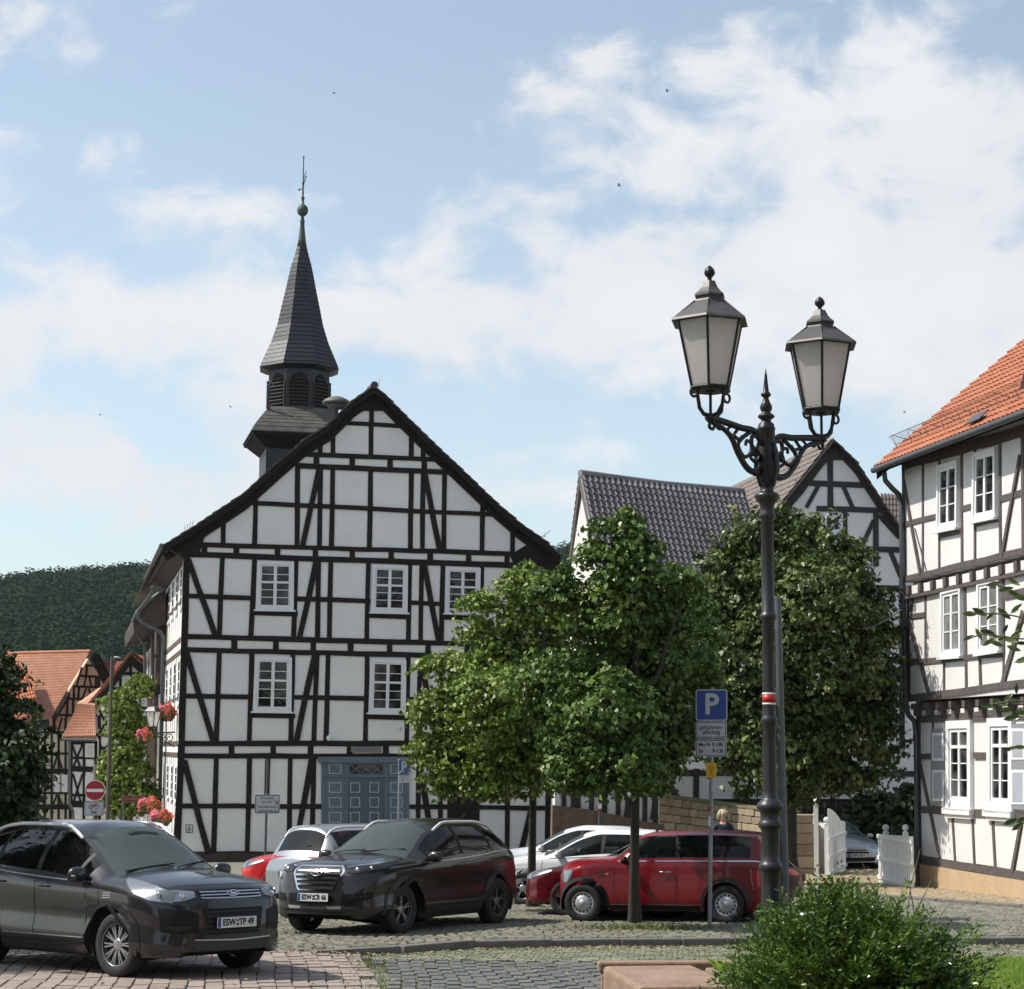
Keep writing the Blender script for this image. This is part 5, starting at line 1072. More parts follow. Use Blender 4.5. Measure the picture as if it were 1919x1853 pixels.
def build_hedge():
    x0, x1 = P(1330,1500,60).x, P(1760,1500,60).x; o = V((x0+x1)/2, 60, gz(60))
    r = thing('board_fence', 'dark brown board fence in shade behind the stone wall and driveway', 'fence', o); mb = MB(); n = 40
    for i in range(n):
        x = x0+(x1-x0)*(i+.5)/n; mb.box((x, 60+.01*(i % 2), gz(60)+.95+.01*(i % 3)), ((x1-x0)/n*.97, .03, 2.0))
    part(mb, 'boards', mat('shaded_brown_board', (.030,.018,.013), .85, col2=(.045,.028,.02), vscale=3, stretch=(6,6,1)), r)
    mb = MB(); mb.box(((x0+x1)/2, 60.05, gz(60)+1.98), (x1-x0, .12, .06)); part(mb, 'top_rail', M_wood, r)
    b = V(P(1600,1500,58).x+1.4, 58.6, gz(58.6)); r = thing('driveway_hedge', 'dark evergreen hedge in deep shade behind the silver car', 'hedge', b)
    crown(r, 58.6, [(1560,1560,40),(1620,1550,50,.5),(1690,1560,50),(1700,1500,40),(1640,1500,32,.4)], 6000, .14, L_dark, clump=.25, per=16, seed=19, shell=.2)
build_hedge()
def build_bush():
    rs = np.random.RandomState(31); c = V(P(1592,1500,15.0).x, 15.0, bedz(15.0)-.06); r = thing('yew_bush', 'wide spreading yew bush with glossy needles in the raised bed at the lower right', 'bush', c)
    C = []; Nn = []; Tn = []; T = []; st = MB()
    k = 1/ppm(15.6)
    for i in range(1000):
        a = rs.uniform(0, 2*np.pi); el = rs.uniform(.05, 1.45)**1.0; ex = math.cos(el)*math.cos(a); ey = math.cos(el)*math.sin(a); ez = math.sin(el)
        Rr = 1/math.sqrt((ex/(1.08 if ex > 0 else 1.06))**2+(ey/.85)**2+(ez/1.02)**2)*rs.uniform(.70, 1.12)*(1.0+.10*math.sin(a*5+1)+.08*math.sin(a*11))
        if ez > .75 and ex > 0: Rr *= .92
        tip = np.array([ex*Rr, ey*Rr, ez*Rr*.95+.02]); st_ = np.array([ex*.12, ey*.12, .02]); n = 34
        sag = np.array([0, 0, -.06*Rr]); side = np.cross(tip-st_, [0, 0, 1.]); side /= np.linalg.norm(side)+1e-9; d = (tip-st_); d /= np.linalg.norm(d); nn = np.cross(side, d)
        tc = rs.uniform(0, 1)
        if i % 5 == 0: st.tube([c+Vector(st_), c+Vector((st_+tip)/2)+V(0,0,.03), c+Vector(tip*.97)], [.008, .005, .002], 4)
        for tw in range(2):
            sp = side*rs.uniform(-.16, .16)+nn*rs.uniform(-.08, .10)
            t0 = rs.uniform(.45, .75)
            for q in range(n):
                t = t0+(1-t0)*(q/n)**.9; p = st_+(tip-st_)*t+sp*((t-t0)/(1-t0+1e-6))*.9-sag*(t*t)*-1; sgn = 1 if q % 2 else -1
                C.append(np.array(c)+p+side*sgn*.014); T.append(np.clip(tc*.5+.5*t*rs.uniform(.3, 1), 0, 1)); Nn.append(nn+np.array([0, 0, .2])); Tn.append(d*.75+side*sgn*.75+nn*.15+rs.normal(0, .22, 3))
    C = np.array(C); Nn = np.array(Nn)+rs.normal(0, .75, (len(C), 3)); Nn /= np.linalg.norm(Nn, axis=1)[:, None]; Tn = np.array(Tn); Tn -= Nn*(Tn*Nn).sum(1)[:, None]; Tn /= np.linalg.norm(Tn, axis=1)[:, None]
    n = len(C); Bn = np.cross(Nn, Tn); L_ = .050*rs.uniform(.7, 1.25, n)[:, None]; W_ = .0090
    v = np.empty((n, 4, 3)); v[:, 0] = C; v[:, 1] = C+Tn*L_*.5+Bn*W_; v[:, 2] = C+Tn*L_; v[:, 3] = C+Tn*L_*.5-Bn*W_
    me = bpy.data.meshes.new('needles'); me.vertices.add(4*n); me.vertices.foreach_set('co', v.reshape(-1)); me.loops.add(4*n); me.loops.foreach_set('vertex_index', np.arange(4*n)); me.polygons.add(n); me.polygons.foreach_set('loop_start', np.arange(n)*4); me.polygons.foreach_set('loop_total', np.full(n, 4))
    at = me.attributes.new('tint', 'FLOAT', 'FACE'); at.data.foreach_set('value', np.array(T, dtype=np.float32)); me.materials.append(leaf_mat('yew_needles', [(.028,.07,.010),(.07,.135,.020),(.17,.24,.045)], rough=.20, trans=.12, spec=.6)); me.update(calc_edges=True)
    me.transform(Matrix.Translation(-Vector(r.location))); o = bpy.data.objects.new('needles', me); COL.objects.link(o); o.parent = r
    part(st, 'branches', mat('yew_wood', (.06,.035,.022), .8), r)
    # tall weeds standing in the bush
    M_w = leaf_mat('weed_green', [(.07,.11,.03),(.12,.16,.05),(.2,.22,.1)], trans=.3)
    mb = MB(); b = V(P(1690,1640,15.2).x, 15.3, bedz(15.3))
    for (x0, y0, x1, y1) in ((1690,1790,1725,1590),(1700,1790,1745,1650),(1665,1790,1615,1615),(1720,1790,1700,1640),(1680,1790,1655,1655),(1640,1790,1640,1650),(1735,1790,1790,1680)):
        p0 = P(x0, y0, 15.2); p1 = P(x1, y1, 15.2); mid_ = p0.lerp(p1, .6)+V((x0-x1)*.0006, 0, .02); mb.tube([p0, mid_, p1], [.006, .005, .002], 5)
    rt = thing('tall_weeds', 'thin tall grass stems rising out of the yew bush', 'weeds', b); part(mb, 'stems', mat('dry_stem', (.16,.19,.09), .7), rt)
build_bush()
def build_branch():
    D = 9.0; c = P(2010, 1250, D); r = thing('overhanging_branch', 'leafy twigs of a nearby shrub reaching in at the right edge', 'branch', V(c.x, c.y, c.z))
    mb = MB()
    for pts in ([(2040,1230),(1960,1200),(1900,1196),(1840,1188),(1812,1198)], [(1990,1215),(1930,1160),(1880,1150),(1820,1150)], [(2000,1160),(1940,1130),(1900,1108),(1862,1094)], [(2040,1330),(1960,1320),(1900,1312),(1850,1322)], [(2020,1400),(1940,1400),(1890,1402)], [(2020,1560),(1950,1545),(1900,1540)], [(2040,1230),(2060,1400),(2050,1560)], [(1990,1215),(1985,1160)]):
        mb.tube([P(x, y, D+.02*i) for i, (x, y) in enumerate(pts)], [.007]+[.004]*(len(pts)-1), 5)
    part(mb, 'twigs', mat('twig_bark', (.10,.08,.05), .8), r)
    rs = random.Random(9); v = []; f = []; T = []
    spots = [(1862,1094,20),(1885,1104,10),(1902,1113,-15),(1818,1150,5),(1836,1147,-10),(1856,1154,30),(1882,1150,-20),(1905,1140,60),(1815,1195,30),(1834,1188,-40),(1850,1184,10),(1852,1203,25),(1866,1192,-20),(1880,1196,20),(1893,1200,-30),(1905,1188,15),(1915,1205,5),(1884,1178,70),(1912,1172,50),(1868,1206,0),(1900,1215,-10),
             (1850,1322,5),(1872,1316,-25),(1890,1306,40),(1905,1316,0),(1886,1330,15),(1897,1345,5),(1915,1335,-20),(1893,1403,25),(1912,1400,0),(1895,1540,-5),(1913,1536,30),(1908,1548,10),(1900,1090,-20),(1915,1120,10),(1918,1236,40),(1905,1290,60)]
    mb = MB(); tint = []
    for (x, y, an) in spots:
        c = P(x, y, D+rs.uniform(-.12, .12)); a = R(an+rs.uniform(-25, 25)); u = V(math.cos(a), rs.uniform(-.4, .4), math.sin(a)).normalized(); w = u.cross(V(rs.uniform(-.5,.5), -1, rs.uniform(-.1,.6))).normalized(); n = u.cross(w); l = rs.uniform(.028, .044); b = l*.34
        vs = [c-u*l]+[c-u*l*.5+w*b*.8, c-u*l*.5+n*.006, c-u*l*.5-w*b*.8]+[c+w*b, c+n*.010, c-w*b]+[c+u*l*.55+w*b*.65, c+u*l*.55+n*.006, c+u*l*.55-w*b*.65]+[c+u*l]
        mb.add(vs, [(0,2,1),(0,3,2),(1,2,5,4),(2,3,6,5),(4,5,8,7),(5,6,9,8),(7,8,10),(8,9,10)], 0, True); tint += [rs.random()]*8
    part(mb, 'leaves', leaf_mat('twig_leaves', [(.035,.075,.015),(.08,.13,.025),(.16,.2,.06)], rough=.25, spec=.6, trans=.3), r, tint)
build_branch()
# ------------------------------------------------------------------ double street lamp
def build_lamp():
    D = 15.5; X = P(1440, 1200, D).x; Zp = lambda py: P(1440, py, D).z; k = 1/ppm(D); c = V(X, D, 0)
    r = thing('street_lamp', 'tall old-style black double lantern street lamp with a red and white band', 'street lamp', (X, D, bedz(D)))
    zb = bedz(D)
    prof = [(.19, zb), (.19, zb+.10), (.12, zb+.16)]+[(a*k, Zp(y)) for a, y in ((18,1770),(17.5,1660),(17.5,1634),(19,1632),(22,1628),(22.5,1622),(20,1617),(17.5,1614),(17,1600),(17,1556),(18.5,1553),(22,1549),(23,1544),(20,1539),(18.5,1536),(18,1528),(19,1521),(24,1516),(25.5,1511),(23,1505),(16,1498),(13.4,1495),(13,1480),(12.6,1400),(12.4,1357),(15,1353),(15.5,1348),(13,1343),(12,1340),(12,1320),(11.8,1240),(11.6,1164),(15.5,1159),(16.5,1154),(14,1150),(11.8,1147),(11.6,1060),(12,975),(15,970),(16,965),(13,960),(14,945),(20,938),(24,931),(23,926),(19,924))]
    mb = MB(); mb.lathe(c, prof, 20); part(mb, 'column', M_irong, r)
    mb = MB(); mb.lathe(c, [(a*k, Zp(y)) for a, y in ((19,925),(12.5,920),(13,912),(16,903),(20,890),(22,878),(21,866),(19,858),(19.5,845),(18,838),(16.5,830),(16.5,806),(18,803),(15.5,800),(15,795),(9.5,790),(9,787),(15,783),(16.5,780),(14,777),(8,773),(11,768),(12,762),(8,754),(5.5,748),(5,745),(9,742),(10,739),(8,736),(5.8,734),(4.2,720),(2.5,703),(.6,691))], 16); 
    for i in range(6):
        a = i*math.pi/3+.3; q = c+V(math.cos(a), math.sin(a), 0)*(17*k); mb.tube([q+V(0,0,Zp(830)), q*1+V(math.cos(a)*4*k, math.sin(a)*4*k, Zp(850)), q+V(math.cos(a)*5*k, math.sin(a)*5*k, Zp(880)), q+V(-math.cos(a)*3*k, -math.sin(a)*3*k, Zp(912))], [.01,.018,.018,.008], 6)
    part(mb, 'finial', M_iron, r)
    for y0, y1, m in ((1298,1301.5,M_wht),(1301.5,1317,M_red),(1317,1320.5,M_wht)):
        mb = MB(); mb.lathe(c, [(12.4*k, Zp(y1)), (12.6*k, Zp(y1)), (12.6*k, Zp(y0)), (12.4*k, Zp(y0))], 20); part(mb, 'reflective_band', m, r)
    for (px, DD, yb) in ((1331, 15.03, 783), (1538, 15.99, 822)):
        lx = P(px, 700, DD).x; lc = V(lx, DD, 0); ar = (lc-c); La = ar.length; ad = ar.normalized(); z0 = P(px, yb, DD).z
        def A(s, dz): return c+ad*(La*s)+V(0, 0, z0+dz)
        mb = MB()
        def curve(pts, r0=.014, r1=None, n=6):
            r0 *= 1.35; r1 = r1*1.35 if r1 else r1
            P_ = [A(*p) for p in pts]; out = []
            for i in range(len(P_)-1):
                p0, p1, p2, p3 = P_[max(i-1,0)], P_[i], P_[i+1], P_[min(i+2, len(P_)-1)]
                for j in range(n): t = j/n; out.append(.5*((2*p1)+(p2-p0)*t+(2*p0-5*p1+4*p2-p3)*t*t+(3*p1-p0-3*p2+p3)*t*t*t))
            out.append(P_[-1]); rr = [r0+((r1 or r0)-r0)*i/(len(out)-1) for i in range(len(out))]; mb.tube(out, rr, 7)
        curve([(.08,-.14),(.22,-.045),(.45,-.035),(.75,-.012),(1.0,-.0),(1.06,-.0)], .020)
        curve([(.10,-.33),(.20,-.37),(.36,-.345),(.52,-.24),(.62,-.14),(.75,-.075),(1.0,-.025)], .022, .014)
        curve([(.10,-.33),(.13,-.36),(.22,-.38),(.30,-.355)], .026, .012)
        curve([(.30,-.06),(.45,-.12),(.52,-.18),(.42,-.26),(.30,-.23),(.28,-.15),(.36,-.13),(.38,-.17)], .014, .010)
        curve([(.16,-.08),(.26,-.09),(.27,-.16),(.18,-.20),(.13,-.24),(.20,-.29),(.30,-.26)], .014, .010)
        curve([(.52,-.05),(.58,-.09),(.64,-.11),(.70,-.07),(.64,-.04)], .011, .008); curve([(.62,-.10),(.50,-.13),(.44,-.10)], .011); curve([(.78,-.05),(.84,-.075),(.90,-.05),(.84,-.03)], .010); curve([(1.0,-.02),(1.02,-.07),(.96,-.085),(.93,-.05)], .012, .008)
        mb.lathe(A(.26,-.22)-ad.cross(V(0,0,1))*.02, [(.005,0),(.03,.005),(.03,.035),(.005,.04)], 10, axis=ad.cross(V(0,0,1)))
        part(mb, 'bracket', M_iron, r)
        k2 = DD/FL*(1 if px < 1440 else .968); kf = .93 if px < 1440 else .83; zz = lambda dy: z0+(dy if dy < 186 else 185+(dy-185)*kf)*k2; ph = R(-37 if px < 1440 else -33)
        # lantern: hexagonal; dy = pixels above the bracket seat
        mb = MB(); H = 0
        hexv = [V(math.cos(ph+i*math.pi/3), math.sin(ph+i*math.pi/3), 0) for i in range(6)]
        rt, rb, ht, hb = .272, .158, 185, 57
        for i in range(6): mb.tube([lc+hexv[i]*rb+V(0,0,zz(hb)), lc+hexv[i]*rt+V(0,0,zz(ht))], .0105, 6)
        for i in range(6):
            j = (i+1) % 6; mb.tube([lc+hexv[i]*rb+V(0,0,zz(hb)), lc+hexv[j]*rb+V(0,0,zz(hb))], .012, 6); mb.tube([lc+hexv[i]*rt+V(0,0,zz(ht)), lc+hexv[j]*rt+V(0,0,zz(ht))], .012, 6)
        mb.lathe(lc, [(.05, zz(hb-6)), (rb+.01, zz(hb-6)), (rb+.018, zz(hb-2)), (rb-.01, zz(hb+1))], 6, smooth=False, phase=ph)
        mb.lathe(lc, [(.045, zz(hb-9)), (.05, zz(hb-3)), (.02, zz(hb-2))], 10)
        for sgn, sc_ in ((1, 1), (-1, 1)):
            dv = ad*sgn; q = lambda s, dy: lc+dv*s+V(0,0,zz(dy))
            mb.tube([q(.0, 4), q(.08, 6), q(.125, 16), q(.14, 34), q(.155, 50), q(.165, 56)], [.016,.016,.016,.014,.014,.012], 7)
            pts = [q(.155+.035+.036*math.cos(t), 44+8.5*math.sin(t)) for t in np.linspace(2.2, 2.2-5.0, 14)]; mb.tube(pts, [.013]+[.011]*12+[.014], 6)
        for sgn in (1, -1):
            dv = ad.cross(V(0,0,1))*sgn; q = lambda s, dy: lc+dv*s+V(0,0,zz(dy)); mb.tube([q(0,4), q(.07,8), q(.12,24), q(.14,50)], .012, 6)
        mb.tube([lc+V(0,0,zz(2)), lc+V(0,0,zz(hb))], .012, 7); mb.lathe(lc, [(.02, zz(-9)), (.04, zz(-4)), (.045, zz(2)), (.03, zz(6)), (.012, zz(10))], 10)
        lan = part(mb, 'lantern', M_iron, r)
        gm = MB()
        for i in range(6):
            j = (i+1) % 6; a, b = hexv[i], hexv[j]; n = (a+b).normalized(); gm.prism([lc+a*rb*.99+V(0,0,zz(hb)), lc+b*rb*.99+V(0,0,zz(hb)), lc+b*rt*.99+V(0,0,zz(ht)), lc+a*rt*.99+V(0,0,zz(ht))], -n*.006)
        part(gm, 'glass', M_frost, lan)
        rm = MB(); rm.lathe(lc, [(rt-.03, zz(ht-1)), (rt+.045, zz(ht-3)), (rt+.058, zz(ht-2)), (rt+.045, zz(ht+3)), (.125, zz(ht+42)), (.115, zz(ht+46)), (.118, zz(ht+50)), (.130, zz(ht+53)), (.128, zz(ht+57)), (.105, zz(ht+62)), (.075, zz(ht+71)), (.052, zz(ht+84)), (.048, zz(ht+86))], 6, smooth=False, phase=ph)
        for i in range(6): rm.tube([lc+hexv[i]*(rt+.05)+V(0,0,zz(ht)), lc+hexv[i]*.128+V(0,0,zz(ht+43))], .006, 5)
        part(rm, 'lantern_roof', mat('sheet_lantern_roof', (.085,.08,.078), .5, metal=.2, var=.35, vscale=10), lan)
        fm = MB(); fm.lathe(lc, [(.03, zz(ht+85)), (.016, zz(ht+90)), (.018, zz(ht+94)), (.038, zz(ht+99)), (.044, zz(ht+105)), (.034, zz(ht+112)), (.016, zz(ht+117)), (.001, zz(ht+120))], 14); part(fm, 'finial', M_iron, lan)
build_lamp()
def pole_mb(b, top, r0, r1=None, seg=10): mb = MB(); mb.tube([b, top], [r0, r1 or r0], seg); return mb
def build_signs():
    # plain grey lamp post behind the lantern post
    b = G(1471, 1728); t = P(1458, 1120, b.y); r = thing('steel_post', 'plain tapered grey steel post just behind the double lantern lamp', 'post', b)
    part(pole_mb(b, t, .085, .055, 12), 'post', mat('dull_grey_steel', (.12,.125,.125), .5, metal=.3, var=.3, vscale=5), r)
    # pay parking sign
    b = G(1330, 1737); D = b.y; r = thing('parking_sign', 'blue parking sign with two white text plates and yellow sticker on a galvanised pole', 'sign', b)
    part(pole_mb(b-V(0,0,.05), P(1335, 1288, D), .033), 'pole', M_galv, r)
    ux = V(.985, -.17, 0).normalized(); uz = V(0, 0, 1); k = 1/ppm(D); f = ux.cross(uz)
    def cpt(x, y): return P(x, y, D)+f*.045
    def board(name, x, y, w, h, mats, border=True, bw=3.2, rr=4):
        O = cpt(x, y); mb = MB(); plate2d(mb, O, ux, uz, rrect(w*k, h*k, rr*k), -.008, 0, 0); plate2d(mb, O, ux, uz, rrect((w-bw)*k, (h-bw)*k, (rr-1)*k), -.004, .003, 1)
        if len(mats) > 2: plate2d(mb, O, ux, uz, rrect((w-bw-2.4)*k, (h-bw-2.4)*k, (rr-1.4)*k), -.004, .006, 2)
        return part(mb, name, mats, r), O
    o, O = board('parking_board', 1334, 1321, 59, 58, [M_signw, M_blue], rr=5, bw=4)
    mb = MB(); put_text(mb, 'P', O+f*.006, ux, uz, .46, bold=.012); part(mb, 'letter', M_signw, o)
    o, O = board('text_plate', 1333.5, 1367.5, 58, 31, [M_signw, M_signk, M_signw]); mb = MB(); put_text(mb, 'gebühren-\npflichtig', O+f*.008+uz*.0, ux, uz, .092, line=.86, bold=.001); part(mb, 'lettering', M_signk, o)
    o, O = board('text_plate', 1333, 1401.5, 58, 31.5, [M_signw, M_signk, M_signw]); mb = MB(); put_text(mb, 'Mo-Fr 9-18h', O+f*.008+uz*.052, ux, uz, .085, bold=.002, sx=.92); put_text(mb, 'Sa', O+f*.008-uz*.050-ux*.165, ux, uz, .085, bold=.002); put_text(mb, '9-13h', O+f*.008-uz*.050+ux*.115, ux, uz, .085, bold=.002, sx=.95); part(mb, 'lettering', M_signk, o)
    O = cpt(1333.5, 1443.5); mb = MB(); plate2d(mb, O, ux, uz, rrect(19*k, 27*k, 1.5*k), -.004, 0); o = part(mb, 'yellow_sticker', M_yellow, r)
    mb = MB()
    for (a, b_, w, h) in ((0,.07,.10,.008),(-.03,.05,.03,.01),(.03,.048,.04,.008),(-.02,.02,.05,.01),(.03,.025,.03,.01),(0,-.01,.012,.06),(.02,0,.03,.01),(-.01,-.05,.05,.008),(0,-.075,.07,.006)): plate2d(mb, O+ux*a+uz*b_, ux, uz, rrect(w, h, .002), -.001, .002)
    part(mb, 'print', mat('brown_print', (.22,.07,.01), .6), o)
    mb = MB(); base = P(1331.5, 1520, D); mb.tube([base, P(1331.3, 1512, D)], .0345, 10); part(mb, 'red_sticker', M_red, r); mb = MB(); mb.tube([P(1331, 1548, D), P(1331.2, 1530, D)], .0345, 10); part(mb, 'white_sticker', M_wht, r)
    # small angled parking sign by the town hall door
    D = 46; b = V(P(747,1500,D).x, D, gz(D)); r = thing('parking_sign', 'small blue parking sign turned aside in front of the town hall door', 'sign', b)
    part(pole_mb(b, P(749, 1424, D), .03), 'pole', M_galv, r); ux = V(.5, .866, 0); f = ux.cross(uz); O = P(753.5, 1437.5, D)+f*.05; k = 1/ppm(D)
    mb = MB(); plate2d(mb, O, ux, uz, rrect(.42, 31*k, .03), -.008, 0, 0); plate2d(mb, O, ux, uz, rrect(.39, 28.5*k, .02), -.004, .004, 1); o = part(mb, 'parking_board', [M_signw, M_blue], r)
    mb = MB(); put_text(mb, 'P', O+f*.006, ux, uz, .34, bold=.014, sx=1.25); part(mb, 'letter', M_signw, o)
    mb = MB(); O2 = P(753.5, 1460.5, D)+f*.05; plate2d(mb, O2, ux, uz, rrect(.42, 12.5*k, .02), -.008, 0); o = part(mb, 'small_plate', M_signw, r); mb = MB(); plate2d(mb, O2-ux*.05, ux, uz, [(-.04,-.05),(.0,-.05),(.05,.05),(.01,.05)], 0, .003); part(mb, 'symbol', mat('grey_print', (.2,.2,.2), .6), o)
    # staff parking sign
    D = 57; b = V(P(499,1500,D).x, D, gz(D)); r = thing('staff_parking_sign', 'white lettered parking notice on a thin pole before the town hall wall', 'sign', b)
    part(pole_mb(b, P(502, 1422, D), .035), 'pole', M_zincd, r); ux = V(1, .02, 0).normalized(); f = ux.cross(uz); O = P(501.3, 1506.5, D)+f*.045; k = 1/ppm(D)
    mb = MB(); w, h = 46*k, 35*k
    plate2d(mb, O, ux, uz, rrect(w, h, .05), -.008, 0, 0); plate2d(mb, O, ux, uz, rrect(w-.03, h-.03, .04), -.004, .003, 1); plate2d(mb, O, ux, uz, rrect(w-.07, h-.07, .03), -.004, .006, 2); o = part(mb, 'notice_board', [M_signw, M_signk, M_signw], r)
    mb = MB(); put_text(mb, 'Parkplatz', O+f*.007+uz*.17, ux, uz, .105); put_text(mb, 'nur für', O+f*.007+uz*.055, ux, uz, .105); put_text(mb, 'Dienstfahrzeuge', O+f*.007-uz*.075, ux, uz, .105, sx=.80); put_text(mb, 'Stadtverwaltung', O+f*.007-uz*.19, ux, uz, .105, sx=.80)
    q = O+f*.007+ux*.25+uz*.06; plate2d(mb, q, ux, uz, [(-.06,.05),(-.045,.06),(.03,-.02),(.03,.03),(.05,.03),(.05,-.05),(-.03,-.05),(-.03,-.03),(.015,-.03)], 0, .003); part(mb, 'lettering', M_signk, o)
    # no entry
    D = 50; b = V(P(178,1500,D).x, D, gz(D)); r = thing('no_entry_sign', 'round red no entry sign above a small bicycle plate', 'sign', b)
    part(pole_mb(b, P(178, 1432, D), .032), 'pole', M_galv, r); ux = V(1, 0, 0); f = ux.cross(uz); O = P(179, 1481, D)+f*.045; k = 1/ppm(D)
    circ = lambda rr, n=32: [(rr*math.cos(2*math.pi*i/n), rr*math.sin(2*math.pi*i/n)) for i in range(n)]
    mb = MB(); plate2d(mb, O, ux, uz, circ(19*k), -.01, 0, 0); plate2d(mb, O, ux, uz, circ(17.8*k), -.004, .004, 1); plate2d(mb, O, ux, uz, [(-15.5*k,-2.8*k),(15.5*k,-2.8*k),(15.5*k,2.8*k),(-15.5*k,2.8*k)], 0, .007, 0); part(mb, 'disc', [M_wht, mat('no_entry_red', (.33,.012,.02), .4)], r)
    O = P(177, 1515, D)+f*.045; mb = MB(); plate2d(mb, O, ux, uz, rrect(36*k, 26*k, .02), -.008, 0, 0); plate2d(mb, O, ux, uz, rrect(34*k, 24*k, .015), -.004, .002, 1); plate2d(mb, O, ux, uz, rrect(32.4*k, 22.4*k, .012), -.004, .0035, 0); o = part(mb, 'bicycle_plate', [M_signw, M_signk], r)
    mb = MB(); Q = lambda a, b_: O+f*.008+ux*(a*k)+uz*(b_*k)
    for cx in (-6, 5): mb.tube([Q(cx+4*math.cos(t), 3.5+4*math.sin(t)) for t in np.linspace(0, 2*math.pi, 15)], .005, 4)
    for s in ([(-6,3.5),(-3,9),(3,8),(5,3.5)], [(-3,9),(-1,3.5),(3,8)], [(-6,3.5),(-1,3.5)], [(3,8),(3.5,11),(5.5,11)], [(-3,9),(-3.5,10.5)]): mb.tube([Q(*p) for p in s], .005, 4)
    put_text(mb, 'frei', Q(0, -6.5), ux, uz, .10, bold=.002); part(mb, 'symbol', M_signk, o)
    mb = MB(); mb.tube([Q(3+8*math.cos(t), 5+4.5*math.sin(t)) for t in np.linspace(-.5, 2.6, 12)], .007, 4); part(mb, 'pink_scrawl', mat('pink_paint', (.5,.12,.13), .6), o)
    # tall thin pole, street name sign, wall lantern, flowers
    D = 58; b = V(P(203,1500,D).x, D, gz(D)); r = thing('thin_pole', 'tall thin weathered pole beside the no entry sign', 'pole', b); part(pole_mb(b, P(210, 1230, D), .07, .045), 'pole', mat('weathered_brown_pole', (.12,.10,.08), .8, var=.3), r)
    D = 70; b = V(P(231,1500,D).x, D, gz(D)); r = thing('street_name_sign', 'brown street name sign with orange border in front of the climber', 'sign', b); part(pole_mb(b, P(231, 1488, D), .03), 'pole', M_zincd, r); k = 1/ppm(D)
    O = P(249, 1497, D)+V(0,-.05,0); mb = MB(); plate2d(mb, O, ux, uz, rrect(39*k, 12*k, .02), -.01, 0, 0); plate2d(mb, O, ux, uz, rrect(36.5*k, 9.5*k, .02), -.004, .004, 1); o = part(mb, 'name_plate', [mat('orange_border', (.35,.09,.05), .5), mat('brown_plate', (.05,.018,.014), .5)], r)
    mb = MB()
    rr = random.Random(2)
    for i in range(9): plate2d(mb, O+ux*((-14+3.4*i)*k), ux, uz, rrect(2.2*k, rr.uniform(3,5)*k, .005), .004, .006)
    part(mb, 'lettering', mat('orange_print', (.3,.09,.05), .6), o)
    p2 = TH_side; D = 66.5
    wpt = P(328, 1372, 66.6); lp = P(286, 1374, 66.2); r = thing('wall_lantern', 'small white-paned lantern on a scrolled bracket from the town hall side', 'lantern', V(lp.x, lp.y, lp.z)); k = 1/ppm(66.4)
    mb = MB(); mb.tube([wpt, lp], .025, 6); d = (lp-wpt)
    for s0, rad in ((.25, .16), (.55, .10)):
        c = wpt+d*s0+V(0,0,-rad-.03); mb.tube([c+d.normalized()*(rad*(1-i/26)*math.cos(i*.45))+V(0,0,rad*(1-i/26)*math.sin(i*.45)) for i in range(20)], .016, 5)
    mb.tube([wpt+V(0,0,-.5), wpt+d*.5+V(0,0,-.25), lp], .02, 6); mb.tube([lp, lp+V(0,0,.16)], .04, 6); part(mb, 'bracket', M_iron, r)
    mb = MB(); z1, z2 = P(286,1361,66.4).z, P(286,1334,66.4).z; mb.lathe(V(lp.x, lp.y, 0), [(7.5*k, z1), (13.5*k, z2)], 4, smooth=False, phase=.4); part(mb, 'glass', M_frost, r)
    mb = MB(); mb.lathe(V(lp.x, lp.y, 0), [(16*k, z2), (16*k, z2+.02), (9*k, z2+9*k), (4*k, z2+11*k), (3*k, z2+16*k), (1*k, z2+20*k)], 4, smooth=False, phase=.4); mb.lathe(V(lp.x, lp.y, 0), [(8*k, z1-.05), (8.5*k, z1)], 4, phase=.4)
    for i in range(4):
        a = .4+i*math.pi/2; e = V(math.cos(a), math.sin(a), 0); mb.tube([V(lp.x, lp.y, z1)+e*7.7*k, V(lp.x, lp.y, z2)+e*13.7*k], .018, 5)
    part(mb, 'lantern_roof', M_iron, r)
    rs = np.random.RandomState(3)
    for lab, px, py, DD, rw, rh in (('hanging red and coral geraniums high on the town hall side wall', 313, 1334, 67.0, 17, 15), ('pink and coral flowers hanging over the climber beside the wall lantern', 270, 1378, 70.0, 14, 12), ('pink geranium cluster beside the parked grey car roof, upper of the two', 280, 1508, 68.5, 21, 15), ('coral geranium box just above the grey car roof, lower of the two', 303, 1531, 66.5, 21, 14)):
        c = np.array(P(px, py, DD)); k = 1/ppm(DD); n = 900; r = thing('flower_box', lab, 'flowers', V(c[0], c[1], c[2]), 0, 'geranium boxes on the old houses')
        d = rs.normal(0, 1, (n, 3)); d /= np.linalg.norm(d, axis=1)[:, None]; pos = c+d*np.array([rw*k, rw*k, rh*k])*(rs.uniform(.4, 1, (n, 1)))*(1+.2*np.sin(d[:, :1]*7))
        tn = np.clip(.5+(pos[:, 0]-c[0])/(rw*k)*.5+rs.normal(0, .22, n), 0, 1); fm = leaf_mat('geranium_petals', [(.75,.20,.30),(.72,.18,.17),(.64,.15,.05)], rough=.6, trans=.3)
        leaf_mesh('blossoms', pos, d, .10, fm, r, tn, aspect=1.1, droop=0, rs=rs); leaf_mesh('foliage', c+d[:260]*np.array([rw*k, rw*k, rh*k])*.85+np.array([0,0,-.06]), d[:260], .10, L_creep, r, None, aspect=1.2, rs=rs)
        mb = MB(); mb.box((c[0], c[1], c[2]-rh*k*.8), (rw*k*1.1, .22, .18)); part(mb, 'planter', M_wood, r)
build_signs()
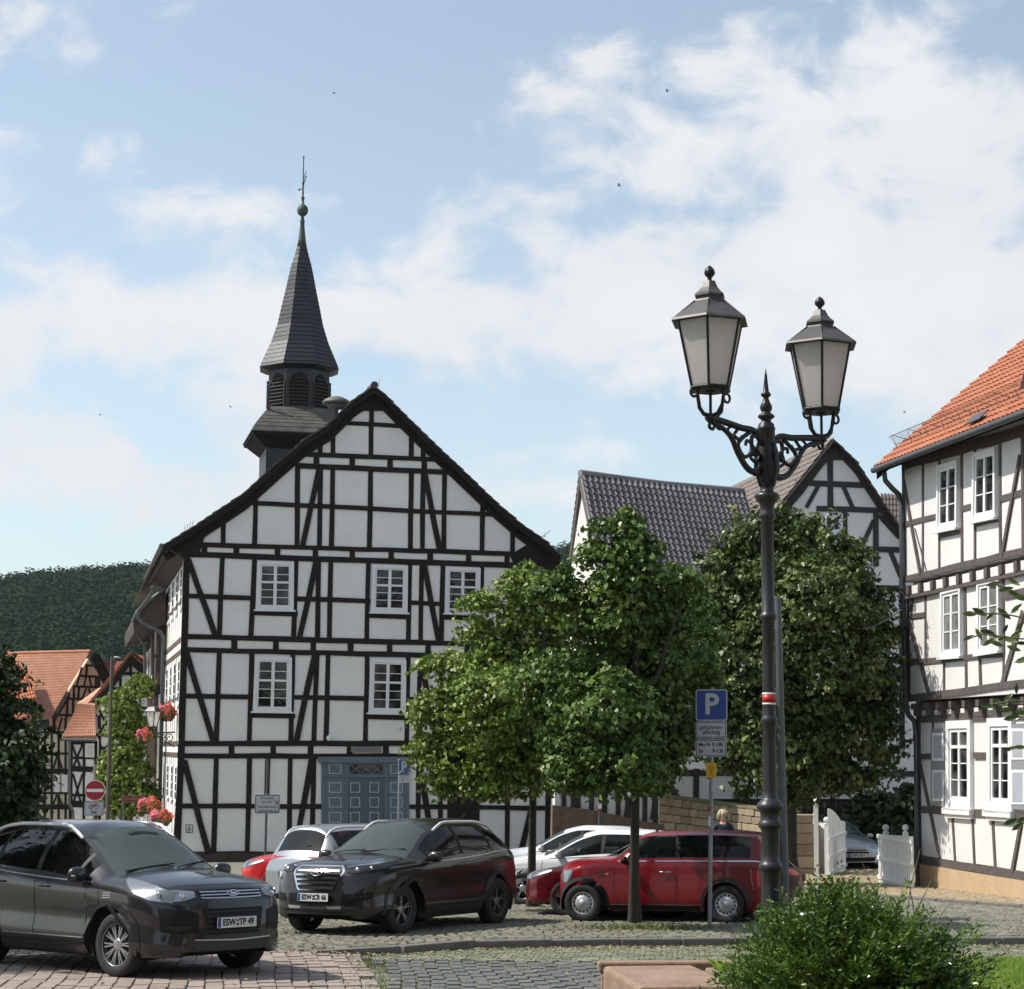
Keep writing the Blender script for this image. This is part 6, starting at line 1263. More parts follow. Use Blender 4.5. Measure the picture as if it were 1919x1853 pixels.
# ------------------------------------------------------------------ fallen marker, birds, woman
def build_small():
    b = G(991, 1699); r = thing('fallen_cone', 'small dirty yellow marker cone lying at the foot of the slender tree', 'cone', b); mb = MB(); mb.lathe(b+V(.0,-.12,.07), [(.075,0),(.07,.02),(.045,.03),(.012,.26),(.0,.27)], 14, axis=(1,.15,-.12)); part(mb, 'cone', mat('dirty_yellow', (.42,.31,.16), .7, var=.3), r)
    for lab, x, y, D, a in (('small dark bird high above the town hall spire', 626, 174, 90, 20), ('small bird high in the cloud above the lamp', 1250, 170, 95, 200), ('small bird against the cloud left of the lantern lamp', 1160, 347, 90, 190), ('tiny bird low in the sky at the left', 188, 777, 120, 10), ('tiny bird just left of the church-like tower base', 432, 762, 110, 150), ('small bird gliding left of the orange roof', 1695, 772, 100, 60)):
        c = P(x, y, D); r = thing('bird', lab, 'bird', c, 0, 'swifts in the sky'); mb = MB(); s = .17; A = R(a); u = V(math.cos(A), .2, math.sin(A)*.6).normalized(); w = V(-u.y, u.x, .45).normalized()
        mb.tube([c-u*.09, c-u*.03, c+u*.05, c+u*.09], [.004,.022,.018,.004], 6)
        for sg in (1, -1): mb.add([c+u*.04, c-u*.03, c+w*sg*s*.5+u*.04+V(0,0,.03), c+w*sg*s-u*.06, c+w*sg*s*.5-u*.015+V(0,0,.03)], [(0,2,4,1),(2,3,4)])
        mb.add([c-u*.08, c-u*.14+w*.02, c-u*.14-w*.02], [(0,1,2)])
        part(mb, 'body', mat('bird_dark', (.03,.03,.035), .7), r)
def build_woman():
    D = 44.5; X = P(1355, 1530, D).x; zg = gz(D); H = P(1355,1519,D).z-zg; r = thing('person', 'woman with light hair and dark blue top behind the red estate car', 'person', (X, D, zg))
    s = H/1.66
    def skin(name, verts, edges, radii, m, parent, sub=2):
        me = bpy.data.meshes.new(name); me.from_pydata([tuple(V(*v)*s) for v in verts], edges, []); o = bpy.data.objects.new(name, me); COL.objects.link(o); o.parent = parent
        md = o.modifiers.new('skin', 'SKIN'); sv = me.skin_vertices[0].data
        for i, q in enumerate(radii): a, b = q if isinstance(q, tuple) else (q, q); sv[i].radius = (a*s, b*s)
        sv[0].use_root = True; ss = o.modifiers.new('sub', 'SUBSURF'); ss.levels = sub; ss.render_levels = sub; me.materials.append(m); return o
    vs = [(0,0,.92),(0,0,1.08),(0,0,1.25),(0,0,1.36),(0,0,1.42),(0,-.01,1.50),(0,-.01,1.58),(0,0,1.63), (-.16,0,1.34),(-.21,.01,1.10),(-.19,-.06,.88),(-.18,-.10,.80), (.16,0,1.34),(.21,.01,1.10),(.19,-.06,.88),(.18,-.10,.80), (-.09,0,.86),(-.10,-.02,.48),(-.10,.02,.08),(-.10,-.12,.03), (.09,0,.86),(.10,.02,.48),(.10,.05,.08),(.10,-.09,.03)]
    es = [(0,1),(1,2),(2,3),(3,4),(4,5),(5,6),(6,7),(3,8),(8,9),(9,10),(10,11),(3,12),(12,13),(13,14),(14,15),(0,16),(16,17),(17,18),(18,19),(0,20),(20,21),(21,22),(22,23)]
    ra = [(.15,.11),(.12,.09),(.15,.10),(.10,.07),.05,(.065,.075),(.072,.085),(.045,.05), .05,.040,.030,.022, .05,.040,.030,.022, .085,.055,.038,.03, .085,.055,.038,.03]
    Sk = mat('skin', (.50,.30,.22), .5, spec=.3); body = skin('body', vs, es, ra, Sk, r)
    for sx in (-1, 1):      # hands: palm with five short fingers
        h = (sx*.18, -.10, .80); v = [h, (sx*.18,-.12,.745)]; e = [(0,1)]; rr = [.022, (.014,.030)]
        for i, (dy, l) in enumerate(((-.022,.055),(-.008,.065),(.006,.06),(.018,.048))): v += [(sx*.18,-.12+dy,.72), (sx*.176,-.125+dy,.72-l)]; n = len(v); e += [(1,n-2),(n-2,n-1)]; rr += [.009,.007]
        v += [(sx*.165,-.145,.76),(sx*.16,-.155,.73)]; n = len(v); e += [(0,n-2),(n-2,n-1)]; rr += [.010,.008]; skin('hand', v, e, rr, Sk, body, 1)
    Bl = mat('navy_cloth', (.012,.016,.045), .85, var=.2)
    skin('top', [(0,.0,.90),(0,0,1.1),(0,0,1.27),(0,0,1.375),(-.165,.0,1.335),(-.215,.01,1.10),(-.20,-.05,.92),(.165,.0,1.335),(.215,.01,1.10),(.20,-.05,.92)], [(0,1),(1,2),(2,3),(3,4),(4,5),(5,6),(3,7),(7,8),(8,9)], [(.165,.125),(.135,.105),(.165,.115),(.09,.07),.062,.052,.042,.062,.052,.042], Bl, body)
    skin('trousers', [(0,0,.90),(-.09,0,.84),(-.10,-.02,.48),(-.10,.02,.10),(.09,0,.84),(.10,.02,.48),(.10,.05,.10)], [(0,1),(1,2),(2,3),(0,4),(4,5),(5,6)], [(.15,.12),.095,.066,.052,.095,.066,.052], mat('grey_trousers', (.05,.05,.055), .85), body)
    mb = MB()
    rsx = random.Random(1); hc = V(X, D+.015*s, zg+1.575*s)
    for i in range(90):
        a = rsx.uniform(0, 2*math.pi); el = rsx.uniform(-.1, 1.5); d = V(math.cos(a)*math.cos(el), math.sin(a)*math.cos(el), math.sin(el))
        if d.y < -.45 and d.z < .45: continue
        mb.tube([hc+d*.07*s, hc+V(d.x*.105, d.y*.11, d.z*.115)*s, hc+V(d.x*.118, d.y*.12, d.z*.10-.05)*s, hc+V(d.x*.105, d.y*.11, d.z*.06-.11)*s], [.018*s,.022*s,.02*s,.008*s], 5)
    part(mb, 'hair', mat('light_hair', (.42,.33,.22), .6, var=.3), r)
    mb = MB()
    for sx in (-1, 1): mb.lathe(V(X+sx*.028*s, D-.082*s, zg+1.545*s), [(.003,-.008*s),(.009*s,-.002*s),(.009*s,.004*s),(.002,.008*s)], 8, axis=(0,-1,0)); mb.tube([V(X+sx*.073*s, D, zg+1.555*s), V(X+sx*.08*s, D+.01, zg+1.525*s)], .014*s, 6)
    part(mb, 'eyes', mat('eye_dark', (.04,.03,.025), .3), r)
    mb = MB(); mb.tube([V(X, D-.078*s, zg+1.555*s), V(X, D-.098*s, zg+1.52*s), V(X, D-.085*s, zg+1.51*s)], [.007*s,.012*s,.010*s], 6); part(mb, 'nose', Sk, r)
    mb = MB(); mb.tube([V(X-.022*s, D-.078*s, zg+1.482*s), V(X, D-.086*s, zg+1.480*s), V(X+.022*s, D-.078*s, zg+1.482*s)], .006*s, 6); part(mb, 'mouth', mat('lips', (.42,.14,.12), .5), r)
build_small(); build_woman()
# ------------------------------------------------------------------ cars
def paint(name, col, metal=.5, rough=.28, cw=.6): return mat(name, col, rough, metal=metal, spec=.4, coat=cw)
GL_car = glass_mat('car_glass', (.42,.50,.48), .45, (.008,.010,.010)); GL_dark = glass_mat('tinted_car_glass', (.10,.11,.11), .25, (.006,.007,.007)); GL_ws = glass_mat('windscreen_glass', (.62,.68,.65), .48, (.115,.145,.137))  # windscreen base colour is raised to stand in for reflected sky
M_seat = mat('dark_seat_fabric', (.02,.02,.022), .9); M_lens = glass_mat('clear_lamp_lens', (.85,.87,.88), .78, (.10,.11,.12)); M_refl = mat('lamp_reflector', (.62,.63,.65), .22, metal=.7); M_redl = mat('red_lamp_lens', (.35,.012,.015), .15, coat=.5); M_amb = mat('amber_lens', (.6,.2,.02), .25)
M_rail = mat('bright_rail_metal', (.72,.73,.74), .3, metal=.2); M_gap = mat('panel_gap', (.004,.004,.004), .9); M_trim = mat('grey_black_trim', (.030,.030,.032), .7)
def hermite(keys):
    xs = np.array([k[0] for k in keys], float); ys = np.array([k[1] for k in keys], float); h = np.diff(xs); d = np.diff(ys)/h; m = np.zeros_like(ys); m[0] = d[0]; m[-1] = d[-1]
    for i in range(1, len(xs)-1): m[i] = 0 if d[i-1]*d[i] <= 0 else 2*d[i-1]*d[i]/(d[i-1]+d[i])
    def f(x):
        x = min(max(x, xs[0]), xs[-1]); i = min(int(np.searchsorted(xs, x, 'right'))-1, len(xs)-2); i = max(i, 0); t = (x-xs[i])/h[i]
        return float((2*t**3-3*t*t+1)*ys[i]+(t**3-2*t*t+t)*h[i]*m[i]+(-2*t**3+3*t*t)*ys[i+1]+(t**3-t*t)*h[i]*m[i+1])
    return f
class Car:
    def __init__(s, name, label, spec, mp, heading, anchor, anchor_x, anchor_y, group='cars parked on the square'):
        """anchor: world point that local (anchor_x, anchor_y) stands on; local x runs from the front bumper to the rear"""
        s.sp = spec; s.mp = mp; L = spec['L']; s.L = L; s.f = {k: hermite(spec[k]) for k in ('zc','zr','zsh','W','wr','bow')}
        h = Vector((heading[0], heading[1], 0)).normalized(); up = V(0, SLOPE, 1).normalized(); ex = (-h-up*(-h).dot(up)).normalized(); ey = up.cross(ex)
        M = Matrix((ex, ey, up)).transposed(); org = Vector(anchor)-M@V(anchor_x-L/2, anchor_y, 0)*spec.get('scale', 1)
        r = bpy.data.objects.new(name, None); COL.objects.link(r); r.location = org; r.rotation_euler = M.to_euler(); r.scale = (spec.get('scale', 1),)*3; r.empty_display_size = .3; tag(r, label, 'car', group); s.root = r
        s.wr_ = spec['wheel_r']; s.ax = spec['axles']; s.build_body()
    def yprof(s, q): return float(np.interp(q, [0,.1,.25,.5,.78,.93,1], s.sp.get('side', [.95,.985,1.0,1.0,.99,.975,.955])))
    def zb(s, x):
        z = s.sp['sill']+(.06 if (x < .12 or x > s.L-.12) else 0)
        if x < .5: z = s.sp.get('front_z', z)
        if x > s.L-.5: z = s.sp.get('rear_z', z)
        for a in s.ax:
            ra = s.wr_+s.sp.get('arch', .055)
            if abs(x-a) < ra: z = max(z, s.wr_+math.sqrt(max(0, ra*ra-(x-a)**2)))
        return z
    def section(s, x):
        f = s.f; W = f['W'](x); zs = f['zsh'](x); zr = max(f['zr'](x), zs+.004); zc = max(f['zc'](x), zr+.002); wr = f['wr'](x); zb = s.zb(x); z0 = s.sp['sill']; p = []
        p.append((W-.22, zb))
        for i in range(15): z = zb+(zs-zb)*i/14; q = (z-z0)/max(zs-z0, .01); p.append((W*s.yprof(q), z))
        y0 = W*s.yprof(1)
        for i in range(1, 9): t = i/8; b = .035*math.sin(math.pi*t)*min(1, (zr-zs)/.35); p.append((y0+(wr-y0)*t+b, zs+(zr-zs)*t+b*.2))
        for i in range(1, 13): t = i/12; p.append((wr*(1-t), zr+(zc-zr)*(1-(1-t)**s.sp.get('crown', 2.6))))
        return p
    def pt(s, x, y, z):
        k = s.f['bow'](x); lean = s.sp.get('flean', .10)*max(0, 1-x/.5)*max(0, z-.55)**1.2 - s.sp.get('rlean', .10)*max(0, 1-(s.L-x)/.5)*max(0, z-.7)**1.1
        return V(x-s.L/2+k*(y/(s.sp['Wmax']))**2+lean, y, z)
    def build_body(s):
        L = s.L; xs = set(np.round(np.arange(0, L+.001, .04), 4).tolist()); xs.add(L)
        for a in s.ax:
            ra = s.wr_+s.sp.get('arch', .055)
            for q in (-ra-.001, -ra+.001, ra-.001, ra+.001): xs.add(a+q)
            for t in np.linspace(0, math.pi, 22): xs.add(a+ra*math.cos(t))
        g = s.sp['glass']
        for a, b in g['side']+[g['front'], g['rear']]: xs.add(a); xs.add(b)
        xs = sorted(x for x in xs if 0 <= x <= L); s.xs = xs
        secs = [s.section(x) for x in xs]; m = len(secs[0]); body = MB(); 
        vs = []
        for x, sec in zip(xs, secs):
            for sg in (1, -1):
                for (y, z) in sec: vs.append(s.pt(x, y*sg, z))
        xq = [x for x, sec in zip(xs, secs) for sg in (1, -1) for _ in sec]
        def idx(i, sg, j): return i*2*m+(0 if sg > 0 else m)+j
        fb, fs, fw, fr, fp = [], [], [], [], []
        for i in range(len(xs)-1):
            xm = (xs[i]+xs[i+1])/2
            for sg in (1, -1):
                for j in range(m-1):
                    q = (idx(i,sg,j), idx(i+1,sg,j), idx(i+1,sg,j+1), idx(i,sg,j+1)); q = q if sg > 0 else q[::-1]
                    if 16 <= j <= 22 and any(a < xm < b for a, b in g['side']): fs.append(q)
                    elif 16 <= j <= 22 and g['side'][0][0]+.02 < xm < g['side'][-1][1]: fp.append(q)
                    elif j >= 24 and g['front'][0] < xm < g['front'][1]: fw.append(q)
                    elif j >= 24 and g['rear'][0] < xm < g['rear'][1]: fr.append(q)
                    else: fb.append(q)
        for e in (0, len(xs)-1):       # close the two ends
            cols = 8
            rows = []
            for j in range(m): 
                y, z = secs[e][j]; rows.append([s.pt(xs[e], y*(1-2*c/cols), z) for c in range(cols+1)])
            b0 = len(vs); vs += [p for r_ in rows for p in r_]
            for j in range(1, m-1):
                for c in range(cols):
                    q = (b0+j*(cols+1)+c, b0+j*(cols+1)+c+1, b0+(j+1)*(cols+1)+c+1, b0+(j+1)*(cols+1)+c); fb.append(q if e else q[::-1])
        def sub(fl):
            mb = MB(); u = sorted({k for f in fl for k in f}); mp_ = {k: i for i, k in enumerate(u)}; mb.add([vs[k] for k in u], [tuple(mp_[k] for k in f) for f in fl], 0, True); return mb
        b = sub(fb); s.body = local(b, 'body', s.mp, s.root); 
        bm = bmesh.new(); bm.from_mesh(s.body.data); bmesh.ops.remove_doubles(bm, verts=bm.verts, dist=.0004); bm.to_mesh(s.body.data); bm.free()
        for p in s.body.data.polygons: p.use_smooth = True
        s.body.data.set_sharp_from_angle(angle=R(38)) if hasattr(s.body.data, 'set_sharp_from_angle') else None
        full = fb+fs+fw+fr+fp; local(sub(fp), 'pillar_trim', M_black, s.root); s.bvh = BVHTree.FromPolygons([tuple(v) for v in vs], full)
        
        for sg in (1, -1):
            for a, b in g['side']:
                fl = [q for q in fs if (vs[q[0]].y > 0) == (sg > 0) and a-.001 <= np.mean([xq[k] for k in q]) <= b+.001]
                if fl: local(sub(fl), 'side_window', s.sp.get('sideglass', GL_car), s.root)
        s.w_front = local(sub(fw), 'windscreen', GL_ws, s.root); s.w_rear = local(sub(fr), 'rear_window', s.sp.get('rearglass', GL_dark), s.root)
        # floor, arch liners, dark inside
        u = MB(); W = s.sp['Wmax']; u.boxm((-L/2+.40, -W+.30, .22), (L/2-.30, W-.30, .46)); 
        u.boxm((-L/2+s.ax[0]+s.wr_+.1, -W+.08, .2), (-L/2+s.ax[1]-s.wr_-.1, W-.08, .34))
        for a in s.ax:
            ra = s.wr_+s.sp.get('arch', .055)+.004
            for sg in (1, -1):
                pts = [(a-L/2+ra*math.cos(t), s.wr_+ra*math.sin(t)) for t in np.linspace(-.35, math.pi+.35, 20)]; v = [V(x, sg*(W-.03), z) for x, z in pts]+[V(x, sg*(W-.34), z) for x, z in pts]; n = len(pts)
                u.add(v, [(i, i+1, n+i+1, n+i) for i in range(n-1)]); u.add([V(x, sg*(W-.34), z) for x, z in pts], [tuple(range(n))])
        local(u, 'underbody', M_under, s.root)
        if s.sp.get('interior', True):
            it = MB(); zt = s.f['zsh'](L*.5); xd = g['front'][0]+.30-L/2
            it.boxm((xd-.28, -W+.2, .5), (xd+.12, W-.2, zt-.03)); it.boxm((-L/2+1.2, -W+.16, .40), (L/2-.4, W-.16, .48))
            x1 = s.sp['seats']
            for xq in x1:
                for y in (-.37, .37):
                    it.box((xq-L/2, y, .78), (.14, .46, .62), (V(.97,0,.2), V(0,1,0), V(-.2,0,.97))); it.box((xq-L/2+.1, y, 1.17), (.09, .24, .17)); it.box((xq-L/2-.28, y, .55), (.5, .46, .16))
            tor = [V(xd+.24+.05*math.sin(t), s.sp.get('wheel_side', 1)*.36+.17*math.cos(t), zt-.02+.17*math.sin(t)) for t in np.linspace(0, 2*math.pi, 17)]; it.tube(tor, .016, 6)
            o = local(it, 'interior', M_seat, s.root); bevel(o, .03, 2)
    def cast(s, axis, a, b):
        if axis == 'side+': o, d = V(a-s.L/2, 3, b), V(0,-1,0)
        elif axis == 'side-': o, d = V(a-s.L/2, -3, b), V(0,1,0)
        elif axis == 'front': o, d = V(-s.L, a, b), V(1,0,0)
        elif axis == 'rear': o, d = V(s.L, a, b), V(-1,0,0)
        elif axis == 'top': o, d = V(a-s.L/2, b, 4), V(0,0,-1)
        h = s.bvh.ray_cast(o, d); return (h[0], -d) if h[0] is not None else (None, -d)
    def patch(s, axis, top, bot, mt, name, n=14, rows=4, off=.006, parent=None, th=.0, cap=True):
        def rs_(p):
            p = [Vector(q) for q in p]; ls = [0]
            for a, b in zip(p[:-1], p[1:]): ls.append(ls[-1]+max((b-a).length, 1e-6))
            return [V(*[float(np.interp(t*ls[-1], ls, [q[c] for q in p])) for c in (0, 1)], 0) for t in np.linspace(0, 1, n+1)]
        T_, B_ = rs_(top), rs_(bot); mb = MB(); grid = []; last = None
        for r in range(rows+1):
            row = []
            for i in range(n+1):
                q = T_[i].lerp(B_[i], r/rows); p, d = s.cast(axis, q.x, q.y)
                if p is None: p = last if last is not None else V(0,0,0)
                else:
                    h = s.bvh.find_nearest(p); nn = h[1] if h[1] is not None else d
                    if nn.dot(d) < 0: nn = -nn
                    last = p; p = p+(nn.normalized()+d*.4).normalized()*off
                row.append(p)
            grid.append(row)
        vs = [p for r in grid for p in r]; w = n+1
        fl = axis in ('side-', 'front') 
        mb.add(vs, [(r*w+i, r*w+i+1, (r+1)*w+i+1, (r+1)*w+i) for r in range(rows) for i in range(n)], 0, True)
        # rim back to the body
        ring = [grid[0][i] for i in range(w)]+[grid[r][n] for r in range(1, rows+1)]+[grid[rows][i] for i in range(n-1, -1, -1)]+[grid[r][0] for r in range(rows-1, 0, -1)]
        d = s.cast(axis, top[0][0], top[0][1])[1]; k = len(ring); mb.add(ring+[p-d*(off+.006) for p in ring], [(i, (i+1) % k, k+(i+1) % k, k+i) for i in range(k)])
        return local(mb, name, mt, parent or s.root)
    def both(s, top, bot, mt, name, **k):
        return [s.patch(ax, top, bot, mt, name, **k) for ax in ('side-', 'side+')]
    def line(s, axis, pts, w=.007, mt=None, mb=None, off=.0025, n=None):
        pts = [Vector((p[0], p[1], 0)) for p in pts]; out = []
        for a, b in zip(pts[:-1], pts[1:]):
            k = max(2, int((b-a).length/.05)); out += [a.lerp(b, i/k) for i in range(k)]
        out.append(pts[-1]); v = []
        for i, p in enumerate(out):
            d = (out[min(i+1, len(out)-1)]-out[max(i-1, 0)]).normalized(); q = V(-d.y, d.x, 0)*w/2
            for sg in (1, -1):
                h, dn = s.cast(axis, p.x+q.x*sg, p.y+q.y*sg)
                if h is None: h, dn = s.cast(axis, p.x, p.y)
                v.append((h+dn*off) if h is not None else (v[-1] if v else V(0,0,0)))
        mb.add(v, [(2*i, 2*i+1, 2*i+3, 2*i+2) for i in range(len(out)-1)], 0, True)
    def gaps(s, lines, name='panel_gaps', mt=None, w=.008, axes=('side-', 'side+')):
        mb = MB()
        for l in lines:
            for ax in axes: s.line(ax, l, w, None, mb)
        local(mb, name, mt or M_gap, s.root)
    def wheels(s, style, steer=0.0, rim=.225, width=.225, rimmat=None):
        W = s.sp['Wmax']; r = s.wr_
        for a in s.ax:
            for sg in (1, -1):
                st = steer if a == s.ax[0] else 0.0; c = V(a-s.L/2, sg*(W-width/2-.02), r); axd = V(math.sin(st)*-sg*1.0, math.cos(st)*sg, 0) if st else V(0, sg, 0); w2 = width/2
                mb = MB(); mb.lathe(c, [(rim-.02, -w2), (rim, -w2), (r-.035, -w2*1.02), (r-.008, -w2*.8), (r, -w2*.6), (r, w2*.6), (r-.008, w2*.82), (r-.035, w2*1.02), (rim+.03, w2*.98), (rim+.004, w2*.9), (rim-.012, w2*.8), (rim-.015, w2*.2)], 40, axis=axd, cap=False)
                o = local(mb, 'wheel', M_rubber, s.root); mb = MB(); ux = axd.orthogonal().normalized(); uy = axd.cross(ux); f = c+axd*(w2*.62)
                if style == 'cap':
                    mb.lathe(f, [(rim-.01,-.06),(rim,0),(rim-.01,.012),(rim-.03,.014),(rim-.032,.0),(rim-.075,.004),(rim-.08,.02),(.09,.034),(.05,.036),(.045,.044),(.0,.046)], 40, axis=axd)
                    local(mb, 'rim', rimmat or M_alloy, o); mb = MB()
                    for k in range(14): t = 2*math.pi*k/14; e = ux*math.cos(t)+uy*math.sin(t); mb.lathe(f+e*(rim-.052)+axd*.004, [(.017,0),(.017,.004),(.001,.0045)], 8, axis=axd)
                    local(mb, 'rim_hole', M_under, o)
                else:
                    mb.lathe(c, [(rim,-w2*.9),(rim-.012,-w2*.6),(rim-.014,w2*.55),(rim-.004,w2*.86),(rim+.002,w2*.88),(rim+.003,w2*.80)], 40, axis=axd, cap=False)
                    mb.lathe(f, [(.065,-.05),(.068,.006),(.05,.014),(.03,.016),(.001,.017)], 20, axis=axd)
                    ns, pair = style
                    for k in range(ns):
                        for dd in ((-pair, pair) if pair else (0,)):
                            t = 2*math.pi*k/ns+.2; t2 = t+dd; e1 = ux*math.cos(t+dd*.35)+uy*math.sin(t+dd*.35); e2 = ux*math.cos(t2)+uy*math.sin(t2); q = axd.cross((e2-e1*.3).normalized())
                            w1 = .009 if pair else .03; w_2 = .0075 if pair else .022
                            p = [f+e1*.05+q*w1+axd*.006, f+e1*.05-q*w1+axd*.006, f+e2*(rim-.008)-q*w_2+axd*.014, f+e2*(rim-.008)+q*w_2+axd*.014]; mb.prism(p, -axd*.022)
                    local(mb, 'rim', rimmat or M_alloy, o); mb = MB(); mb.lathe(c, [(.15,-.02),(.15,.02),(.0,.02)], 24, axis=axd); mb.lathe(c, [(rim-.02,-.05),(rim-.02,-.045),(.001,-.045)], 24, axis=axd); local(mb, 'brake_disc', mat('dark_steel', (.05,.05,.05), .5, metal=.5), o)
    def plate(s, text, axis, z, y=0, w=.52, h=.11):
        p, d = s.cast(axis, y, z); p = p+d*.03; sg = -1 if axis == 'front' else 1; ux = V(0, sg*1.0, 0); ux = V(0, -1, 0) if axis == 'front' else V(0, 1, 0); uz = V(0,0,1); 
        mb = MB(); plate2d(mb, p, ux, uz, rrect(w+.02, h+.015, .01), -.02, -.004, 2); plate2d(mb, p, ux, uz, rrect(w, h, .008), -.006, .003, 0); plate2d(mb, p, ux, uz, [(-w/2+.005,-h/2+.005),(-w/2+.045,-h/2+.005),(-w/2+.045,h/2-.005),(-w/2+.005,h/2-.005)], .002, .005, 1)
        o = local(mb, 'number_plate', [M_plate, M_blue, M_black], s.root)
        if text:
            mb = MB(); n = ux.cross(uz); a, b = text
            put_text(mb, a, p+n*.005-ux*.105, ux, uz, .098, bold=.003, sx=.88); put_text(mb, b, p+n*.005+ux*.125, ux, uz, .098, bold=.003, sx=.84)
            plate2d(mb, p-ux*.0+ux*.008+uz*.018, ux, uz, rrect(.028, .028, .013), .003, .006); plate2d(mb, p+ux*.008-uz*.022, ux, uz, rrect(.03, .03, .014), .003, .006); local(mb, 'lettering', M_signk, o)
    def mirror(s, x, z, mt=None, reach=.16, sz=(.13, .22, .15)):
        for sg, ax in ((-1, 'side-'), (1, 'side+')):
            p, d = s.cast(ax, x, z)
            mb = MB(); c = p+d*(reach*.75)+V(-.03, 0, .03); vs = []; n = 10
            for i in range(n+1):
                v = -1+2*i/n; rr = (1-abs(v)**2.6)**.45; 
                for k in range(14): t = 2*math.pi*k/14; vs.append(c+V(sz[0]/2*rr*math.copysign(abs(math.cos(t))**.75, math.cos(t))*(1 if math.cos(t) < 0 else .7), sg*v*sz[1]/2, sz[2]/2*rr*math.copysign(abs(math.sin(t))**.8, math.sin(t))))
            mb.add(vs, [(i*14+k, i*14+(k+1) % 14, (i+1)*14+(k+1) % 14, (i+1)*14+k) for i in range(n) for k in range(14)], 0, True); mb.tube([p-d*.02+V(0,0,-.03), c-V(0,0,.03)], .025, 6)
            local(mb, 'wing_mirror', mt or s.mp, s.root)
    def handles(s, spots, mt=None):
        for x, z in spots:
            for ax in ('side-', 'side+'):
                p, d = s.cast(ax, x, z); q = p+d*.028; mb = MB(); mb.tube([p+V(-.10,0,0), q+V(-.085,0,.003), q+V(0,0,.006), q+V(.085,0,.003), p+V(.10,0,0)], .012, 8); local(mb, 'door_handle', mt or s.mp, s.root)
    def rails(s, x0, x1, mt=None):
        for sg in (1, -1):
            pts = []
            for i in range(17):
                t = i/16; x = x0+(x1-x0)*t; y = s.f['wr'](x)*.985*sg; h, _ = s.cast('top', x, y); 
                if h is None: continue
                pts.append(h+V(0, 0, .065*min(1, t*7, (1-t)*7)))
            mb = MB(); mb.tube(pts, [.020]+[.023]*(len(pts)-2)+[.020], 8); local(mb, 'roof_rail', mt or M_rail, s.root)
SUV1 = dict(scale=1.06, L=4.52, Wmax=.92, wheel_r=.345, axles=(.93,3.62), sill=.23, arch=.06, flean=.22, rlean=.35, crown=2.8,
    zc=[(0,.84),(.05,.93),(.2,1.0),(.8,1.10),(1.10,1.135),(1.30,1.24),(1.95,1.59),(2.35,1.655),(3.2,1.66),(4.0,1.60),(4.15,1.52),(4.42,1.16),(4.52,1.0)],
    zr=[(0,.80),(.05,.88),(.25,.955),(.8,1.02),(1.10,1.045),(1.30,1.12),(1.95,1.44),(2.35,1.535),(3.2,1.545),(4.0,1.46),(4.15,1.39),(4.42,1.10),(4.52,.96)],
    zsh=[(0,.68),(.1,.76),(.35,.87),(.8,.95),(1.2,.985),(2.0,1.01),(3.0,1.06),(3.9,1.13),(4.25,1.10),(4.52,.86)],
    W=[(0,.50),(.04,.66),(.12,.77),(.28,.87),(.6,.915),(1.5,.92),(3.6,.92),(4.2,.88),(4.45,.80),(4.52,.74)], wr=[(0,.55),(.1,.66),(.35,.74),(.9,.76),(1.15,.75),(1.95,.625),(2.4,.62),(3.4,.61),(4.1,.58),(4.4,.64),(4.52,.66)],
    bow=[(0,.16),(.5,.13),(1.1,.16),(1.9,.10),(2.6,0),(3.8,-.06),(4.52,-.12)],
    glass=dict(side=[(1.42,1.60),(1.66,2.46),(2.56,3.40),(3.47,3.95)], front=(1.13,1.93), rear=(4.10,4.38)), seats=(2.25,3.15), sideglass=GL_dark, side=[.93,.985,1.0,.968,.992,.985,.955])

def arch_lips(c, mt, w=.05, off=.010, name='arch_trim'):
    for a in c.ax:
        ra = c.wr_+c.sp.get('arch', .055)
        th = [t for t in np.linspace(-.12, math.pi+.12, 26)]
        out = [(a+(ra+w)*math.cos(t), c.wr_+(ra+w)*math.sin(t)) for t in th]; inn = [(a+(ra+.006)*math.cos(t), c.wr_+(ra+.006)*math.sin(t)) for t in th]
        for ax in ('side-', 'side+'): c.patch(ax, out, inn, mt, name, n=26, rows=2, off=off)
def belt(c, x0, x1, mt, dz=.006, w=.018):
    xs = np.linspace(x0, x1, 30); c.gaps([[(x, c.f['zsh'](x)+dz) for x in xs]], 'belt_trim', mt, w)
def lamp_ball(c, axis, a, b, r, mt, par, off=.0):
    p, d = c.cast(axis, a, b); mb = MB(); mb.lathe(p-d*.0+d*off, [(r, 0), (r*.95, .008), (r*.6, .014), (.001, .016)], 16, axis=d); local(mb, 'lamp_projector', mt, par)
def wipers(c, z, ys, mt=None):
    mb = MB()
    for (y0, z0, y1, z1) in ys:
        a, d = c.cast('front', y0, z0); b, d = c.cast('front', y1, z1)
        if a is not None and b is not None: mb.tube([a+V(-.02,0,.01), a.lerp(b, .5)+V(-.025,0,.02), b+V(-.015,0,.012)], .009, 5)
    local(mb, 'wipers', M_black, c.root)
def antenna(c, x, l=.25):
    p, d = c.cast('top', x, 0); mb = MB(); mb.tube([p, p+V(l*.6, 0, l*.7)], .006, 5); mb.lathe(p, [(.03,0),(.02,.03),(.01,.05)], 8); local(mb, 'antenna', M_black, c.root)
